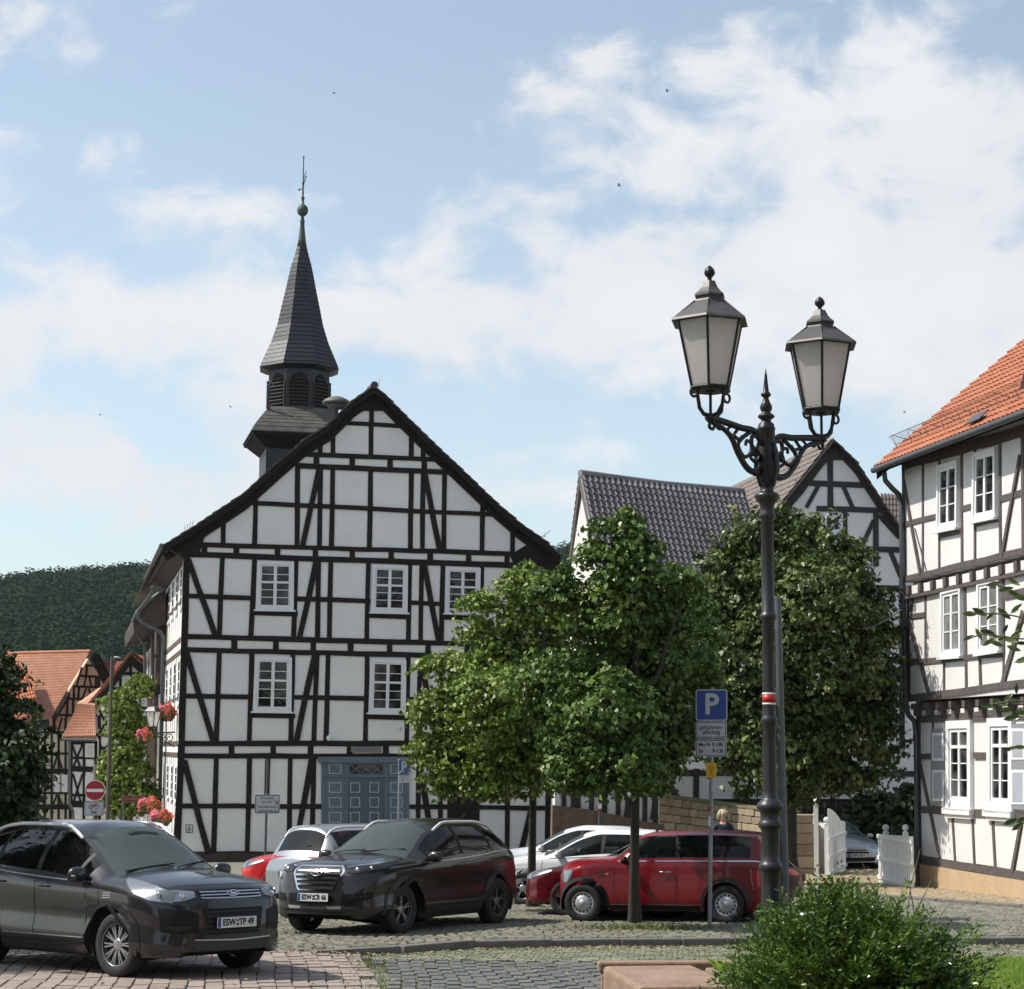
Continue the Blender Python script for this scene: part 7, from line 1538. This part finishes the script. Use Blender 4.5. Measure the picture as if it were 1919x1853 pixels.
def build_kuga():
    mp = paint('dark_grey_metallic', (.012,.0125,.0145), .3, .30, .75); h = (.745,-.667)
    c = Car('family_car', 'dark grey metallic family car in the foreground with silver roof rails', SUV1, mp, h, G(226, 1831), .93, .80)
    c.patch('front', [(-.44,.925),(0,.935),(.44,.925)], [(-.38,.855),(0,.85),(.38,.855)], M_black, 'upper_grille', n=24, rows=3, off=.005)
    mb = MB()
    for z in (.912, .880): c.line('front', [(-.40,z),(.40,z)], .012, None, mb, .016)
    c.line('front', [(-.40,.855),(-.36,.848),(0,.845),(.36,.848),(.40,.855)], .012, None, mb, .014); local(mb, 'grille_bars', M_chrome, c.root)
    p, d = c.cast('front', 0, .893); mb = MB(); ux = V(0,-1,0); uz = V(.15,0,.99).normalized(); el = lambda a, b: [(a*math.cos(2*math.pi*i/28), b*math.sin(2*math.pi*i/28)) for i in range(28)]
    plate2d(mb, p-V(.025,0,0), ux, uz, el(.078,.032), -.012, .004, 0); plate2d(mb, p-V(.025,0,0), ux, uz, el(.070,.026), 0, .007, 1); put_text(mb, 'Ford', p-V(.034,0,0), ux, uz, .042, mi=0, bold=.001, thick=.001); local(mb, 'badge', [M_chrome, mat('navy_badge', (.01,.02,.07), .3)], c.root)
    c.patch('front', [(-.40,.735),(.40,.735)], [(-.33,.46),(.33,.46)], M_black, 'lower_grille', n=24, rows=6, off=.004)
    mb = MB()
    for z in (.50,.55,.60,.65,.70): c.line('front', [(-.36,z),(.36,z)], .008, None, mb, .009)
    local(mb, 'grille_slats', M_trim, c.root)
    for sg in (1, -1):
        c.patch('front', [(sg*.46,.70),(sg*.62,.735),(sg*.80,.745)], [(sg*.44,.50),(sg*.62,.475),(sg*.78,.50)], M_black, 'side_intake', n=10, rows=5, off=.004)
        o = c.patch('front', [(sg*.52,.555),(sg*.64,.565),(sg*.76,.56)], [(sg*.56,.53),(sg*.64,.51),(sg*.72,.53)], M_lens, 'fog_lamp', n=8, rows=3, off=.012)
        ax = 'side+' if sg > 0 else 'side-'
        o = c.patch(ax, [(.20,.905),(.45,.975),(.70,1.015),(.98,1.045)], [(.20,.80),(.40,.825),(.62,.89),(.98,1.035)], M_refl, 'headlight', n=16, rows=5, off=.006)
        c.patch(ax, [(.20,.905),(.45,.975),(.70,1.015),(.98,1.045)], [(.20,.80),(.40,.825),(.62,.89),(.98,1.035)], M_lens, 'lens', n=16, rows=5, off=.016, parent=o)
        o2 = c.patch('front', [(sg*.45,.915),(sg*.62,.93),(sg*.76,.93)], [(sg*.46,.855),(sg*.6,.82),(sg*.76,.805)], M_refl, 'headlight', n=10, rows=4, off=.006)
        c.patch('front', [(sg*.45,.915),(sg*.62,.93),(sg*.76,.93)], [(sg*.46,.855),(sg*.6,.82),(sg*.76,.805)], M_lens, 'lens', n=10, rows=4, off=.016, parent=o2)
        lamp_ball(c, 'front', sg*.60, .868, .034, M_chrome, o2, .010); lamp_ball(c, ax, .34, .885, .040, M_chrome, o, .010)
    c.patch('front', [(-.50,.40),(0,.385),(.50,.40)], [(-.48,.31),(0,.30),(.48,.31)], M_trim, 'front_skirt', n=28, rows=2, off=.004)
    mb = MB(); c.line('front', [(-.50,.415),(0,.40),(.50,.415)], .016, None, mb, .014); local(mb, 'skid_trim', M_alloy, c.root)
    c.gaps([[(1.26,.96),(1.22,.60),(1.27,.40),(1.36,.335)],[(2.51,1.02),(2.50,.36),(2.46,.335)],[(3.46,1.10),(3.43,.90),(3.25,.66),(3.19,.45),(3.12,.335)],[(1.36,.335),(3.12,.335)],[(1.33,1.0),(1.26,.96)]])
    c.gaps([[(.95,1.01),(.55,.985),(.25,.92)]], 'bonnet_gap'); 
    c.gaps([[(1.30,.40),(3.15,.40)]], 'sill_strip', M_alloy, .012)
    mb = MB(); c.line('top', [(.30,-.60),(.22,-.3),(.19,0),(.22,.3),(.30,.60)], .008, None, mb); c.line('top', [(1.12,-.66),(1.02,-.3),(.98,0),(1.02,.3),(1.12,.66)], .03, None, mb); local(mb, 'bonnet_gap', M_gap, c.root)
    for sg in (1, -1): p_, d_ = c.cast('side+' if sg > 0 else 'side-', 1.60, 1.045); mb = MB(); mb.boxm((p_.x-.10, p_.y+sg*.10, p_.z+.015), (p_.x-.085, p_.y+sg*.23, p_.z+.028)); local(mb, 'mirror_repeater', M_rail, c.root)
    belt(c, 1.42, 4.05, M_alloy, .004, .014)
    for z in (.895,.87,.845): c.gaps([[(1.02,z),(1.17,z-.01)]], 'wing_vent', M_alloy, .010, axes=('side+',))
    arch_lips(c, mp, .04, .008); c.mirror(1.60, 1.045, mp, .17, (.16,.24,.17)); c.handles([(2.32,.93),(3.24,.96)]); c.rails(2.02, 4.02); wipers(c, 0, [(.60,1.10,-.02,1.17),(.02,1.13,-.60,1.18)])
    c.plate(('ESW','TP 49'), 'front', .585); c.wheels((10, .10), steer=.10, rim=.225, width=.235)
    for sg in (1, -1): c.patch('rear', [(sg*.45,1.05),(sg*.72,1.08)], [(sg*.45,.92),(sg*.72,.88)], M_redl, 'tail_light', n=8, rows=3)
    mb = MB(); c.line('front', [(-.2,1.50),(0,1.52),(.2,1.50)], .03, None, mb, .004); local(mb, 'mirror_patch', M_black, c.root)
    return c
SUV2 = dict(scale=1.05, L=4.475, Wmax=.925, wheel_r=.352, axles=(.92,3.59), sill=.25, arch=.065, flean=.25, rlean=.45, crown=2.8,
    zc=[(0,.88),(.05,.96),(.2,1.02),(.8,1.10),(1.15,1.13),(1.35,1.24),(2.0,1.56),(2.45,1.625),(3.2,1.62),(4.0,1.53),(4.12,1.46),(4.36,1.14),(4.475,1.0)],
    zr=[(0,.83),(.05,.90),(.25,.97),(.8,1.02),(1.15,1.04),(1.35,1.12),(2.0,1.42),(2.45,1.50),(3.2,1.50),(4.0,1.38),(4.12,1.32),(4.36,1.09),(4.475,.96)],
    zsh=[(0,.70),(.1,.79),(.35,.90),(.8,.96),(1.2,.985),(2.0,1.01),(3.0,1.06),(3.9,1.13),(4.25,1.09),(4.475,.86)],
    W=[(0,.52),(.04,.68),(.12,.79),(.28,.88),(.6,.92),(1.5,.925),(3.6,.925),(4.2,.885),(4.4,.81),(4.475,.75)], wr=[(0,.56),(.1,.67),(.35,.75),(.9,.77),(1.2,.75),(2.0,.62),(2.5,.62),(3.4,.60),(4.1,.57),(4.35,.64),(4.475,.66)],
    bow=[(0,.14),(.5,.12),(1.1,.15),(1.9,.10),(2.6,0),(3.8,-.06),(4.475,-.12)],
    glass=dict(side=[(1.50,2.50),(2.60,3.38),(3.46,3.86)], front=(1.18,1.97), rear=(4.06,4.30)), seats=(2.25,3.15), sideglass=GL_dark, side=[.90,.97,1.0,.966,.994,.985,.955])
def build_tucson():
    mp = paint('dark_brown_metallic', (.018,.014,.0135), .35, .28, .75); h = (-.46,-.888)
    c = Car('parked_suv', 'dark brown parked SUV with wide chrome grille in front of the town hall door', SUV2, mp, h, G(744, 1751), .92, -.80)
    hexo = [(-.40,.90),(-.34,.965),(.34,.965),(.40,.90)]; hexi = [(-.40,.86),(-.29,.66),(.29,.66),(.40,.86)]
    c.patch('front', [(-.43,.92),(-.36,.985),(.36,.985),(.43,.92)], [(-.43,.88),(-.31,.635),(.31,.635),(.43,.88)], M_chrome, 'grille_surround', n=28, rows=6, off=.005)
    c.patch('front', [(-.40,.915),(-.34,.965),(.34,.965),(.40,.915)], [(-.40,.885),(-.29,.655),(.29,.655),(.40,.885)], M_black, 'grille', n=28, rows=6, off=.009)
    mb = MB()
    for z, w in ((.915,.36),(.855,.37),(.79,.345),(.725,.31)): c.line('front', [(-w,z),(w,z)], .026, None, mb, .018)
    local(mb, 'grille_bars', M_chrome, c.root)
    p, d = c.cast('front', 0, .885); mb = MB(); ux = V(0,-1,0); uz = V(.15,0,.99).normalized(); el = lambda a, b: [(a*math.cos(2*math.pi*i/28), b*math.sin(2*math.pi*i/28)) for i in range(28)]
    q = p-V(.035,0,0); mb.tube([q+ux*(.085*math.cos(t))+uz*(.045*math.sin(t)) for t in np.linspace(0, 2*math.pi, 25)], .008, 6); n = ux.cross(uz)
    for sx in (-1, 1): mb.tube([q+ux*(sx*.035-.012)-uz*.033, q+ux*(sx*.035)+uz*0, q+ux*(sx*.035+.012)+uz*.033], .008, 6)
    mb.tube([q-ux*.034-uz*.004, q+ux*.034+uz*.004], .007, 6); local(mb, 'badge', M_chrome, c.root)
    for sg in (1, -1):
        ax = 'side+' if sg > 0 else 'side-'
        o = c.patch('front', [(sg*.45,.95),(sg*.62,.985),(sg*.84,1.005)], [(sg*.46,.885),(sg*.62,.88),(sg*.84,.93)], M_black, 'headlight', n=12, rows=4, off=.006)
        c.patch('front', [(sg*.45,.95),(sg*.62,.985),(sg*.84,1.005)], [(sg*.46,.885),(sg*.62,.88),(sg*.84,.93)], M_lens, 'lens', n=12, rows=4, off=.014, parent=o)
        lamp_ball(c, 'front', sg*.60, .925, .034, M_refl, o, .010); lamp_ball(c, 'front', sg*.74, .945, .03, M_refl, o, .010)
        o = c.patch(ax, [(.30,.965),(.60,1.005),(.95,1.035)], [(.30,.88),(.55,.93),(.95,1.025)], M_black, 'headlight', n=12, rows=3, off=.005)
        mb = MB(); c.line('front', [(sg*.44,.965),(sg*.62,1.0),(sg*.84,1.02)], .014, None, mb, .014); c.line(ax, [(.28,.985),(.60,1.02),(.98,1.045)], .012, None, mb, .010); local(mb, 'lamp_trim', M_chrome, c.root)
        c.patch('front', [(sg*.52,.585),(sg*.66,.60),(sg*.82,.62)], [(sg*.52,.47),(sg*.66,.475),(sg*.80,.53)], M_black, 'side_intake', n=10, rows=3, off=.004)
        c.patch('front', [(sg*.54,.555),(sg*.68,.57),(sg*.80,.59)], [(sg*.54,.525),(sg*.68,.54),(sg*.80,.565)], M_lens, 'day_light', n=8, rows=2, off=.012)
        c.patch('rear', [(sg*.40,1.10),(sg*.74,1.14)], [(sg*.42,.98),(sg*.74,.98)], M_redl, 'tail_light', n=8, rows=3); c.patch(ax, [(4.05,1.12),(4.30,1.10)], [(4.15,.99),(4.30,.99)], M_redl, 'tail_light', n=8, rows=3)
    c.patch('front', [(-.46,.60),(.46,.60)], [(-.44,.44),(.44,.44)], M_black, 'lower_grille', n=20, rows=3, off=.005)
    c.patch('front', [(-.66,.42),(0,.41),(.66,.42)], [(-.62,.30),(0,.28),(.62,.30)], M_trim, 'front_skirt', n=20, rows=2, off=.008)
    for sg in (1, -1): c.patch('front', [(sg*.22,.42),(sg*.46,.43)], [(sg*.24,.385),(sg*.44,.385)], M_alloy, 'skid_trim', n=6, rows=2, off=.014)
    c.gaps([[(1.28,.96),(1.25,.62),(1.30,.42),(1.38,.36)],[(2.55,1.03),(2.53,.38),(2.50,.36)],[(3.42,1.09),(3.38,.90),(3.22,.68),(3.17,.48),(3.10,.36)],[(1.38,.36),(3.10,.36)]])
    c.gaps([[(1.0,1.015),(.55,.985),(.25,.94)]], 'bonnet_gap')
    for ax in ('side-', 'side+'): c.patch(ax, [(1.32,.37),(3.14,.37)], [(1.32,.27),(3.14,.27)], M_trim, 'sill_cladding', n=20, rows=2, off=.010)
    c.gaps([[(1.5,.46),(3.0,.52)]], 'door_moulding', mp, .03)
    belt(c, 1.48, 3.95, M_alloy, .004, .014); arch_lips(c, M_trim, .055, .010); c.mirror(1.66, 1.05, mp, .17, (.16,.24,.16)); c.handles([(2.36,.93),(3.20,.97)]); c.rails(2.1, 3.98); wipers(c, 0, [(.60,1.12,-.02,1.17),(.02,1.14,-.60,1.18)]); antenna(c, 3.9, .22)
    c.plate(('ESW','CR 66'), 'front', .545); c.wheels((5, .13), steer=-.05, rim=.215, width=.225, rimmat=mat('grey_alloy', (.25,.24,.23), .35, metal=.7))
    return c
CLUB = dict(scale=1.02, L=3.74, Wmax=.842, wheel_r=.308, axles=(.54,3.02), sill=.20, arch=.05, flean=.06, rlean=.05, crown=3.4,
    zc=[(0,.72),(.03,.82),(.10,.90),(.35,.965),(.8,1.005),(1.02,1.02),(1.14,1.09),(1.50,1.36),(1.75,1.405),(2.7,1.42),(3.5,1.395),(3.62,1.34),(3.70,1.02),(3.74,.90)],
    zr=[(0,.66),(.03,.76),(.10,.84),(.35,.915),(.8,.955),(1.02,.97),(1.14,1.02),(1.50,1.29),(1.75,1.34),(2.7,1.355),(3.5,1.33),(3.62,1.27),(3.70,1.0),(3.74,.86)],
    zsh=[(0,.58),(.06,.70),(.2,.82),(.6,.915),(1.02,.945),(2.0,.955),(3.0,.96),(3.5,.96),(3.68,.93),(3.74,.80)],
    W=[(0,.52),(.04,.66),(.14,.77),(.4,.83),(1.05,.825),(2.0,.825),(3.0,.842),(3.5,.81),(3.68,.76),(3.74,.70)], wr=[(0,.46),(.06,.56),(.2,.64),(.6,.69),(1.02,.71),(1.50,.62),(2.0,.61),(3.0,.60),(3.62,.58),(3.74,.62)],
    bow=[(0,.26),(.3,.18),(.9,.10),(1.7,.06),(2.4,0),(3.5,-.04),(3.74,-.06)],
    glass=dict(side=[(1.26,2.14),(2.22,2.82),(2.88,3.48)], front=(1.05,1.48), rear=(3.63,3.69)), seats=(1.8,2.65), side=[.94,.99,1.0,.995,.985,.975,.955])
for k_ in ('zc','zr','zsh'): CLUB[k_] = [(a_, b_*1.085) for a_, b_ in CLUB[k_]]
CLUB['scale'] = .965; CLUB['wheel_r'] = .322
def build_clubman():
    mp = paint('bright_red_paint', (.17,.0015,.005), .0, .3, cw=.3); b = G(1093, 1727.5)
    c = Car('estate_car', 'bright red small estate car with steel wheel covers half in tree shade', CLUB, mp, (-.981,.195), b, .54, -.74)
    c.gaps([[(1.10,.94),(1.08,.60),(1.16,.34),(1.24,.30)],[(2.18,.95),(2.18,.34),(2.14,.30)],[(1.24,.30),(2.14,.30)],[(2.84,.95),(2.80,.60),(2.72,.30)]]); c.gaps([[(.20,.78),(.45,.74),(1.06,.90)]], 'bonnet_gap')
    for ax in ('side-', 'side+'): c.patch(ax, [(.93,.30),(2.66,.30)], [(.93,.21),(2.66,.21)], M_black, 'sill_cladding', n=24, rows=2, off=.010)
    arch_lips(c, M_trim, .07, .010); belt(c, 1.15, 3.6, M_chrome, .002, .016); c.gaps([[(.95,.303),(2.65,.303)]], 'sill_strip', M_chrome, .008)
    c.mirror(1.32, 1.02, M_black, .14, (.13,.20,.13)); c.handles([(1.98,.85)], M_chrome)
    for ax in ('side-', 'side+'):
        c.patch(ax, [(.82,.83),(.98,.83)], [(.80,.795),(.96,.795)], M_trim, 'wing_scuttle', n=6, rows=2, off=.008); c.patch(ax, [(.95,.83),(1.0,.83)], [(.94,.795),(.985,.80)], M_amb, 'side_repeater', n=3, rows=2, off=.010)
        o = c.patch(ax, [(.14,.84),(.26,.87),(.36,.87)], [(.13,.68),(.24,.66),(.34,.76)], M_refl, 'headlight', n=8, rows=4, off=.006); c.patch(ax, [(.14,.84),(.26,.87),(.36,.87)], [(.13,.68),(.24,.66),(.34,.76)], M_lens, 'lens', n=8, rows=4, off=.014, parent=o)
        c.patch(ax, [(3.46,.88),(3.62,.88)], [(3.50,.60),(3.64,.62)], M_redl, 'tail_light', n=6, rows=4, off=.008)
    c.gaps([[(3.44,.92),(3.46,.72),(3.50,.57)]], 'tail_light_trim', M_chrome, .014)
    c.patch('front', [(-.34,.62),(.34,.62)], [(-.30,.40),(.30,.40)], M_black, 'grille', n=16, rows=3, off=.005)
    c.wheels('cap', steer=0, rim=.205, width=.19, rimmat=mat('silver_wheel_cover', (.46,.47,.48), .4, metal=.35)); antenna(c, 1.7, .2)
    # red child seat and cushions visible through the side glass
    mb = MB(); mb.box((.62, -.40, .98), (.20, .34, .40)); o = local(mb, 'child_seat', mat('red_seat_cloth', (.55,.03,.03), .8), c.root); bevel(o, .05, 3)
    return c
HATCH = dict(L=4.3, Wmax=.89, wheel_r=.318, axles=(.87,3.48), sill=.20, arch=.05, flean=.12, rlean=.40, crown=2.9,
    zc=[(0,.68),(.05,.76),(.2,.82),(.7,.92),(1.15,.985),(1.35,1.06),(2.0,1.37),(2.4,1.44),(3.1,1.43),(3.75,1.34),(3.9,1.27),(4.2,1.0),(4.3,.88)],
    zr=[(0,.64),(.05,.71),(.2,.77),(.7,.86),(1.15,.90),(1.35,.96),(2.0,1.26),(2.4,1.34),(3.1,1.33),(3.75,1.21),(3.9,1.15),(4.2,.95),(4.3,.84)],
    zsh=[(0,.56),(.1,.66),(.35,.76),(.8,.84),(1.2,.87),(2.0,.90),(3.0,.94),(3.7,.97),(4.1,.93),(4.3,.76)],
    W=[(0,.58),(.06,.72),(.22,.83),(.6,.88),(1.5,.89),(3.4,.89),(4.0,.86),(4.2,.79),(4.3,.72)], wr=[(0,.50),(.1,.62),(.35,.70),(.9,.74),(1.2,.72),(2.0,.58),(2.5,.57),(3.3,.56),(3.9,.55),(4.2,.62),(4.3,.64)],
    bow=[(0,.16),(.5,.13),(1.1,.14),(1.9,.10),(2.6,0),(3.8,-.06),(4.3,-.12)],
    glass=dict(side=[(1.48,2.38),(2.46,3.20),(3.27,3.62)], front=(1.18,1.96), rear=(3.86,4.14)), seats=(2.15,3.0), side=[.94,.985,1.0,.985,.985,.975,.955])
def simple_car(name, label, spec, mp, heading, anchor, ax, ay, style=(5, .12), rimmat=None, plate=None, plate_ax='front', lights=True):
    c = Car(name, label, spec, mp, heading, anchor, ax, ay); L = spec['L']; zs = c.f['zsh']
    b0 = spec['glass']['side']; x1 = b0[0][1]+.04; x2 = b0[1][1]+.04
    c.gaps([[(1.27,zs(1.27)-.02),(1.24,.55),(1.34,.30)],[(x1,zs(x1)-.0),(x1,.30)],[(x2,zs(x2)),(x2-.1,.6),(x2-.3,.30)],[(1.34,.30),(x2-.3,.30)]]); c.gaps([[(1.0,zs(1.0)+.01),(.5,zs(.5)),(.22,zs(.22))]], 'bonnet_gap')
    belt(c, 1.4, b0[-1][1]+.05, M_black, .003, .014); arch_lips(c, mp, .03, .005); c.mirror(1.62, zs(1.6)+.05, mp, .15, (.14,.2,.14)); c.handles([(x1-.16, zs(x1)-.11),(x2-.20, zs(x2)-.13)])
    for sg in (1, -1):
        a = 'side+' if sg > 0 else 'side-'; z0 = zs(.15)
        for (axx, t, b) in (('front', [(sg*.42,z0+.06),(sg*.74,z0+.09)], [(sg*.44,z0-.05),(sg*.74,z0-.05)]), (a, [(.2,z0+.08),(.62,zs(.62)-.01)], [(.2,z0-.04),(.58,zs(.62)-.06)])):
            o = c.patch(axx, t, b, M_refl, 'headlight', n=8, rows=3, off=.006); c.patch(axx, t, b, M_lens, 'lens', n=8, rows=3, off=.014, parent=o)
        zr = zs(L-.15)
        c.patch('rear', [(sg*.54,zr+.05),(sg*.76,zr+.07)], [(sg*.58,zr-.03),(sg*.74,zr-.05)], M_redl, 'tail_light', n=8, rows=3); c.patch(a, [(L-.34,zr+.05),(L-.12,zr+.04)], [(L-.28,zr-.03),(L-.12,zr-.05)], M_redl, 'tail_light', n=6, rows=3)
    c.patch('front', [(-.36,.62),(.36,.62)], [(-.32,.50),(.32,.50)], M_black, 'grille', n=14, rows=3, off=.005); mb = MB(); c.line('front', [(-.36,.60),(.36,.60)], .012, None, mb, .014); c.line('front', [(-.34,.56),(.34,.56)], .008, None, mb, .014); local(mb, 'grille_bars', M_chrome, c.root)
    c.patch('front', [(-.55,.40),(.55,.40)], [(-.5,.28),(.5,.28)], M_black, 'lower_grille', n=14, rows=2, off=.005)
    c.plate(plate, plate_ax, .45 if plate_ax == 'front' else .62); c.wheels(style, rim=.205, width=.20, rimmat=rimmat); return c
M_paintw = paint('white_paint', (.72,.73,.74), .0, .3); M_paints = paint('silver_paint', (.30,.315,.33), .6, .3); M_paintdr = paint('dark_red_paint', (.10,.004,.008), .3, .25); M_paintr = paint('red_paint', (.55,.015,.015), .1, .25); M_paintb = paint('near_black_paint', (.02,.02,.022), .3, .3)
def build_cars():
    build_kuga(); build_tucson(); build_clubman()
    # white hatchback behind the red estate
    a = G(1240, 1684); D = 37.5
    simple_car('white_hatchback', 'white hatchback behind the red estate car, its nose hidden by the slender trunk', HATCH, M_paintw, (-.975,.22), V((984-CX)/FL*38.6, 38.6, gz(38.6)), .87, -.76)
    simple_car('white_car', 'further white car, only its roof and windows showing over the white hatchback', HATCH, paint('pearl_white', (.60,.61,.62), .1, .35), (-.975,.22), V((960-CX)/FL*43.5, 43.5, gz(43.5)), .87, -.76)
    # dark red car low between them
    c = simple_car('dark_red_car', 'dark red low car squeezed between the red estate and the white hatchback', {**HATCH, 'zc': [(a_, b_*.93) for a_, b_ in HATCH['zc']]}, M_paintdr, (-.975,.22), V((1066-CX)/FL*34.9, 34.9, gz(34.9)), .87, -.76)
    # silver-white estate seen from behind the SUV
    W = dict(HATCH); W['zc'] = [(x, z*1.08) for x, z in HATCH['zc']]; W['zr'] = [(x, z*1.07) for x, z in HATCH['zr']]
    W['zc'] = [(0,.72),(.05,.80),(.2,.88),(.7,.98),(1.15,1.04),(1.35,1.12),(2.0,1.46),(2.4,1.54),(3.3,1.54),(3.95,1.48),(4.02,1.42),(4.22,1.02),(4.3,.90)]; W['zr'] = [(0,.68),(.05,.75),(.2,.82),(.7,.90),(1.15,.95),(1.35,1.02),(2.0,1.34),(2.4,1.42),(3.3,1.42),(3.95,1.36),(4.02,1.30),(4.22,.98),(4.3,.86)]; W['glass'] = dict(side=[(1.48,2.38),(2.46,3.20),(3.27,3.85)], front=(1.18,1.96), rear=(4.01,4.20))
    c = simple_car('silver_estate', 'silver white estate seen from behind, wedged between the two dark cars', W, M_paints, (.60,.80), V((562-CX)/FL*37.6, 37.6, gz(37.6)), 4.15, 0, plate_ax='rear'); c.rails(2.1, 3.9)
    p, d = c.cast('rear', 0, 1.15); mb = MB(); mb.tube([p+V(.02,-.02,-.08), p+V(.0,.28,.0)], .01, 5); local(mb, 'wipers', M_black, c.root)
    # red car, corner only
    simple_car('red_car', 'red car behind the grey car bonnet, only its nose in view', HATCH, M_paintr, (-.99,.10), V((530-CX)/FL*40.5, 40.5, gz(40.5)), .87, -.76, plate_ax='rear')
    # silver saloon in the driveway
    S = dict(HATCH); S['zc'] = [(0,.66),(.05,.74),(.2,.80),(.7,.92),(1.2,1.0),(1.4,1.06),(2.05,1.36),(2.45,1.42),(3.0,1.40),(3.6,1.16),(3.75,1.08),(4.2,1.0),(4.3,.88)]; S['glass'] = dict(side=[(1.48,2.38),(2.46,3.10)], front=(1.23,1.98), rear=(3.1,3.6))
    c = simple_car('silver_car', 'silver car with dark windscreen parked in the shaded driveway behind the white gates', S, paint('pale_silver_paint', (.36,.39,.43), .6, .3), (.20,-.98), V((1604-CX)/FL*56.3, 56.3, gz(56.3)), .3, -.15, plate=('ESW','KB 7'), style=(6, 0))
    # faded red car at the right of the lamp
    simple_car('faded_red_car', 'faded red car, only a rear sliver beside the steel post', {**HATCH, 'scale': .93, 'interior': False, **{k_: [(a_, b_*.80) for a_, b_ in HATCH[k_]] for k_ in ('zc','zr','zsh')}}, paint('faded_red_paint', (.085,.03,.026), .1, .5, .2), (-.99,.12), V((1476-CX)/FL*36.5, 36.5, gz(36.5)), 4.05, -.76, plate_ax='rear')
build_cars()
# ------------------------------------------------------------------ unseen houses and trees added to darken reflections in paint and glass
def reflection_house(name, label, cx, cy, ang, w, h, dp, wallm, roofm, rows=3):
    r = thing(name, label, 'house', (cx, cy, gz(cy))); u = V(math.cos(R(ang)), math.sin(R(ang)), 0); n = V(u.y, -u.x, 0); c = V(cx, cy, gz(cy)); k = V(0,0,1)
    m = MB(); m.box(c+k*(h/2), (w, dp, h+.6), (u, n, k)); g = [c+n*(s*dp/2)+k*h for s in (-1, 1)]
    for e in (-1, 1): m.prism([c+u*(e*w/2)+n*(dp/2)+k*h, c+u*(e*w/2)-n*(dp/2)+k*h, c+u*(e*w/2)+k*(h+dp*.48)], u*(-e*.2))
    part(m, 'wall', wallm, r); m = MB(); rp = k*(h+dp*.5)
    for s in (-1, 1): m.prism([c-u*(w/2+.4)+n*(s*(dp/2+.5))+k*(h-.35), c+u*(w/2+.4)+n*(s*(dp/2+.5))+k*(h-.35), c+u*(w/2+.4)+rp, c-u*(w/2+.4)+rp], k*.15)
    part(m, 'roof', roofm, r); t = MB(); nx = int(w/1.3)
    for s in (-1, 1):
        for i in range(nx+1): t.box(c+u*(-w/2+w*i/nx)+n*(s*(dp/2+.01))+k*(h/2), (.16, .08, h), (u, n, k))
        for j in range(rows*2+1): t.box(c+n*(s*(dp/2+.015))+k*(h*j/(rows*2)), (w, .08, .16), (u, n, k))
    part(t, 'timber_frame', M_wood, r)
    for s in (-1, 1):
        for j in range(rows):
            for i in range(1, nx, 2):
                q = c+u*(-w/2+w*(i+.5)/nx)+n*(s*(dp/2+.04))+k*(h*(j+.55)/rows); m = MB(); m.box(q, (.95, .08, 1.35), (u, n, k)); f = part(m, 'window', M_white, r); m = MB(); m.box(q+n*(s*.03), (.75, .06, 1.15), (u, n, k)); part(m, 'pane', M_pane, f)
reflection_house('reflection_house', 'half-timbered house along the left side of the square, unseen, added to darken reflections', -25, 12, 84, 22, 7.5, 9, M_plaster, M_tile_d)
reflection_house('reflection_house', 'half-timbered house behind the viewer on the near side of the square, unseen, added to darken reflections', 2, -20, 0, 26, 8.5, 9, M_plaster_y, M_tile_d)
reflection_house('reflection_house', 'tall half-timbered house at the near right of the square, unseen, added to darken reflections', 22, 4, 95, 18, 8, 9, M_plaster_p, M_tile_d)
for (x, y, s) in ((-15, -6, 5), (12, -8, 6)):
    b = V(x, y, gz(y)); r = thing('reflection_tree', 'leafy tree on the near %s side of the square, unseen, added to darken reflections' % ('left' if x < 0 else 'right'), 'tree', b); trunk(r, b, [(b+V(0,0,5), .2, .08, None)], .2)
    rs_ = np.random.RandomState(x+40); d = rs_.normal(0, 1, (9000, 3)); d /= np.linalg.norm(d, axis=1)[:, None]; leaf_mesh('crown', np.array([x, y, 5.2+gz(y)])+d*np.array([3, 3, 2.6])*rs_.uniform(.5, 1, (9000, 1)), d, .22, L_mid, r, None, rs=rs_)
# ------------------------------------------------------------------ light summer haze
def build_haze():
    mb = MB(); mb.boxm((-910, -64, -8), (910, 905, 96)); m = bpy.data.materials.new('haze_air'); m.use_nodes = True; nt = m.node_tree; nt.nodes.clear()
    o_ = nt.nodes.new('ShaderNodeOutputMaterial'); v = nt.nodes.new('ShaderNodeVolumePrincipled'); v.inputs['Color'].default_value = (.80,.90,1,1); v.inputs['Density'].default_value = .00006; v.inputs['Anisotropy'].default_value = .2; nt.links.new(v.outputs[0], o_.inputs['Volume'])
    struct(mb, 'haze', m, kind='stuff')
build_haze()
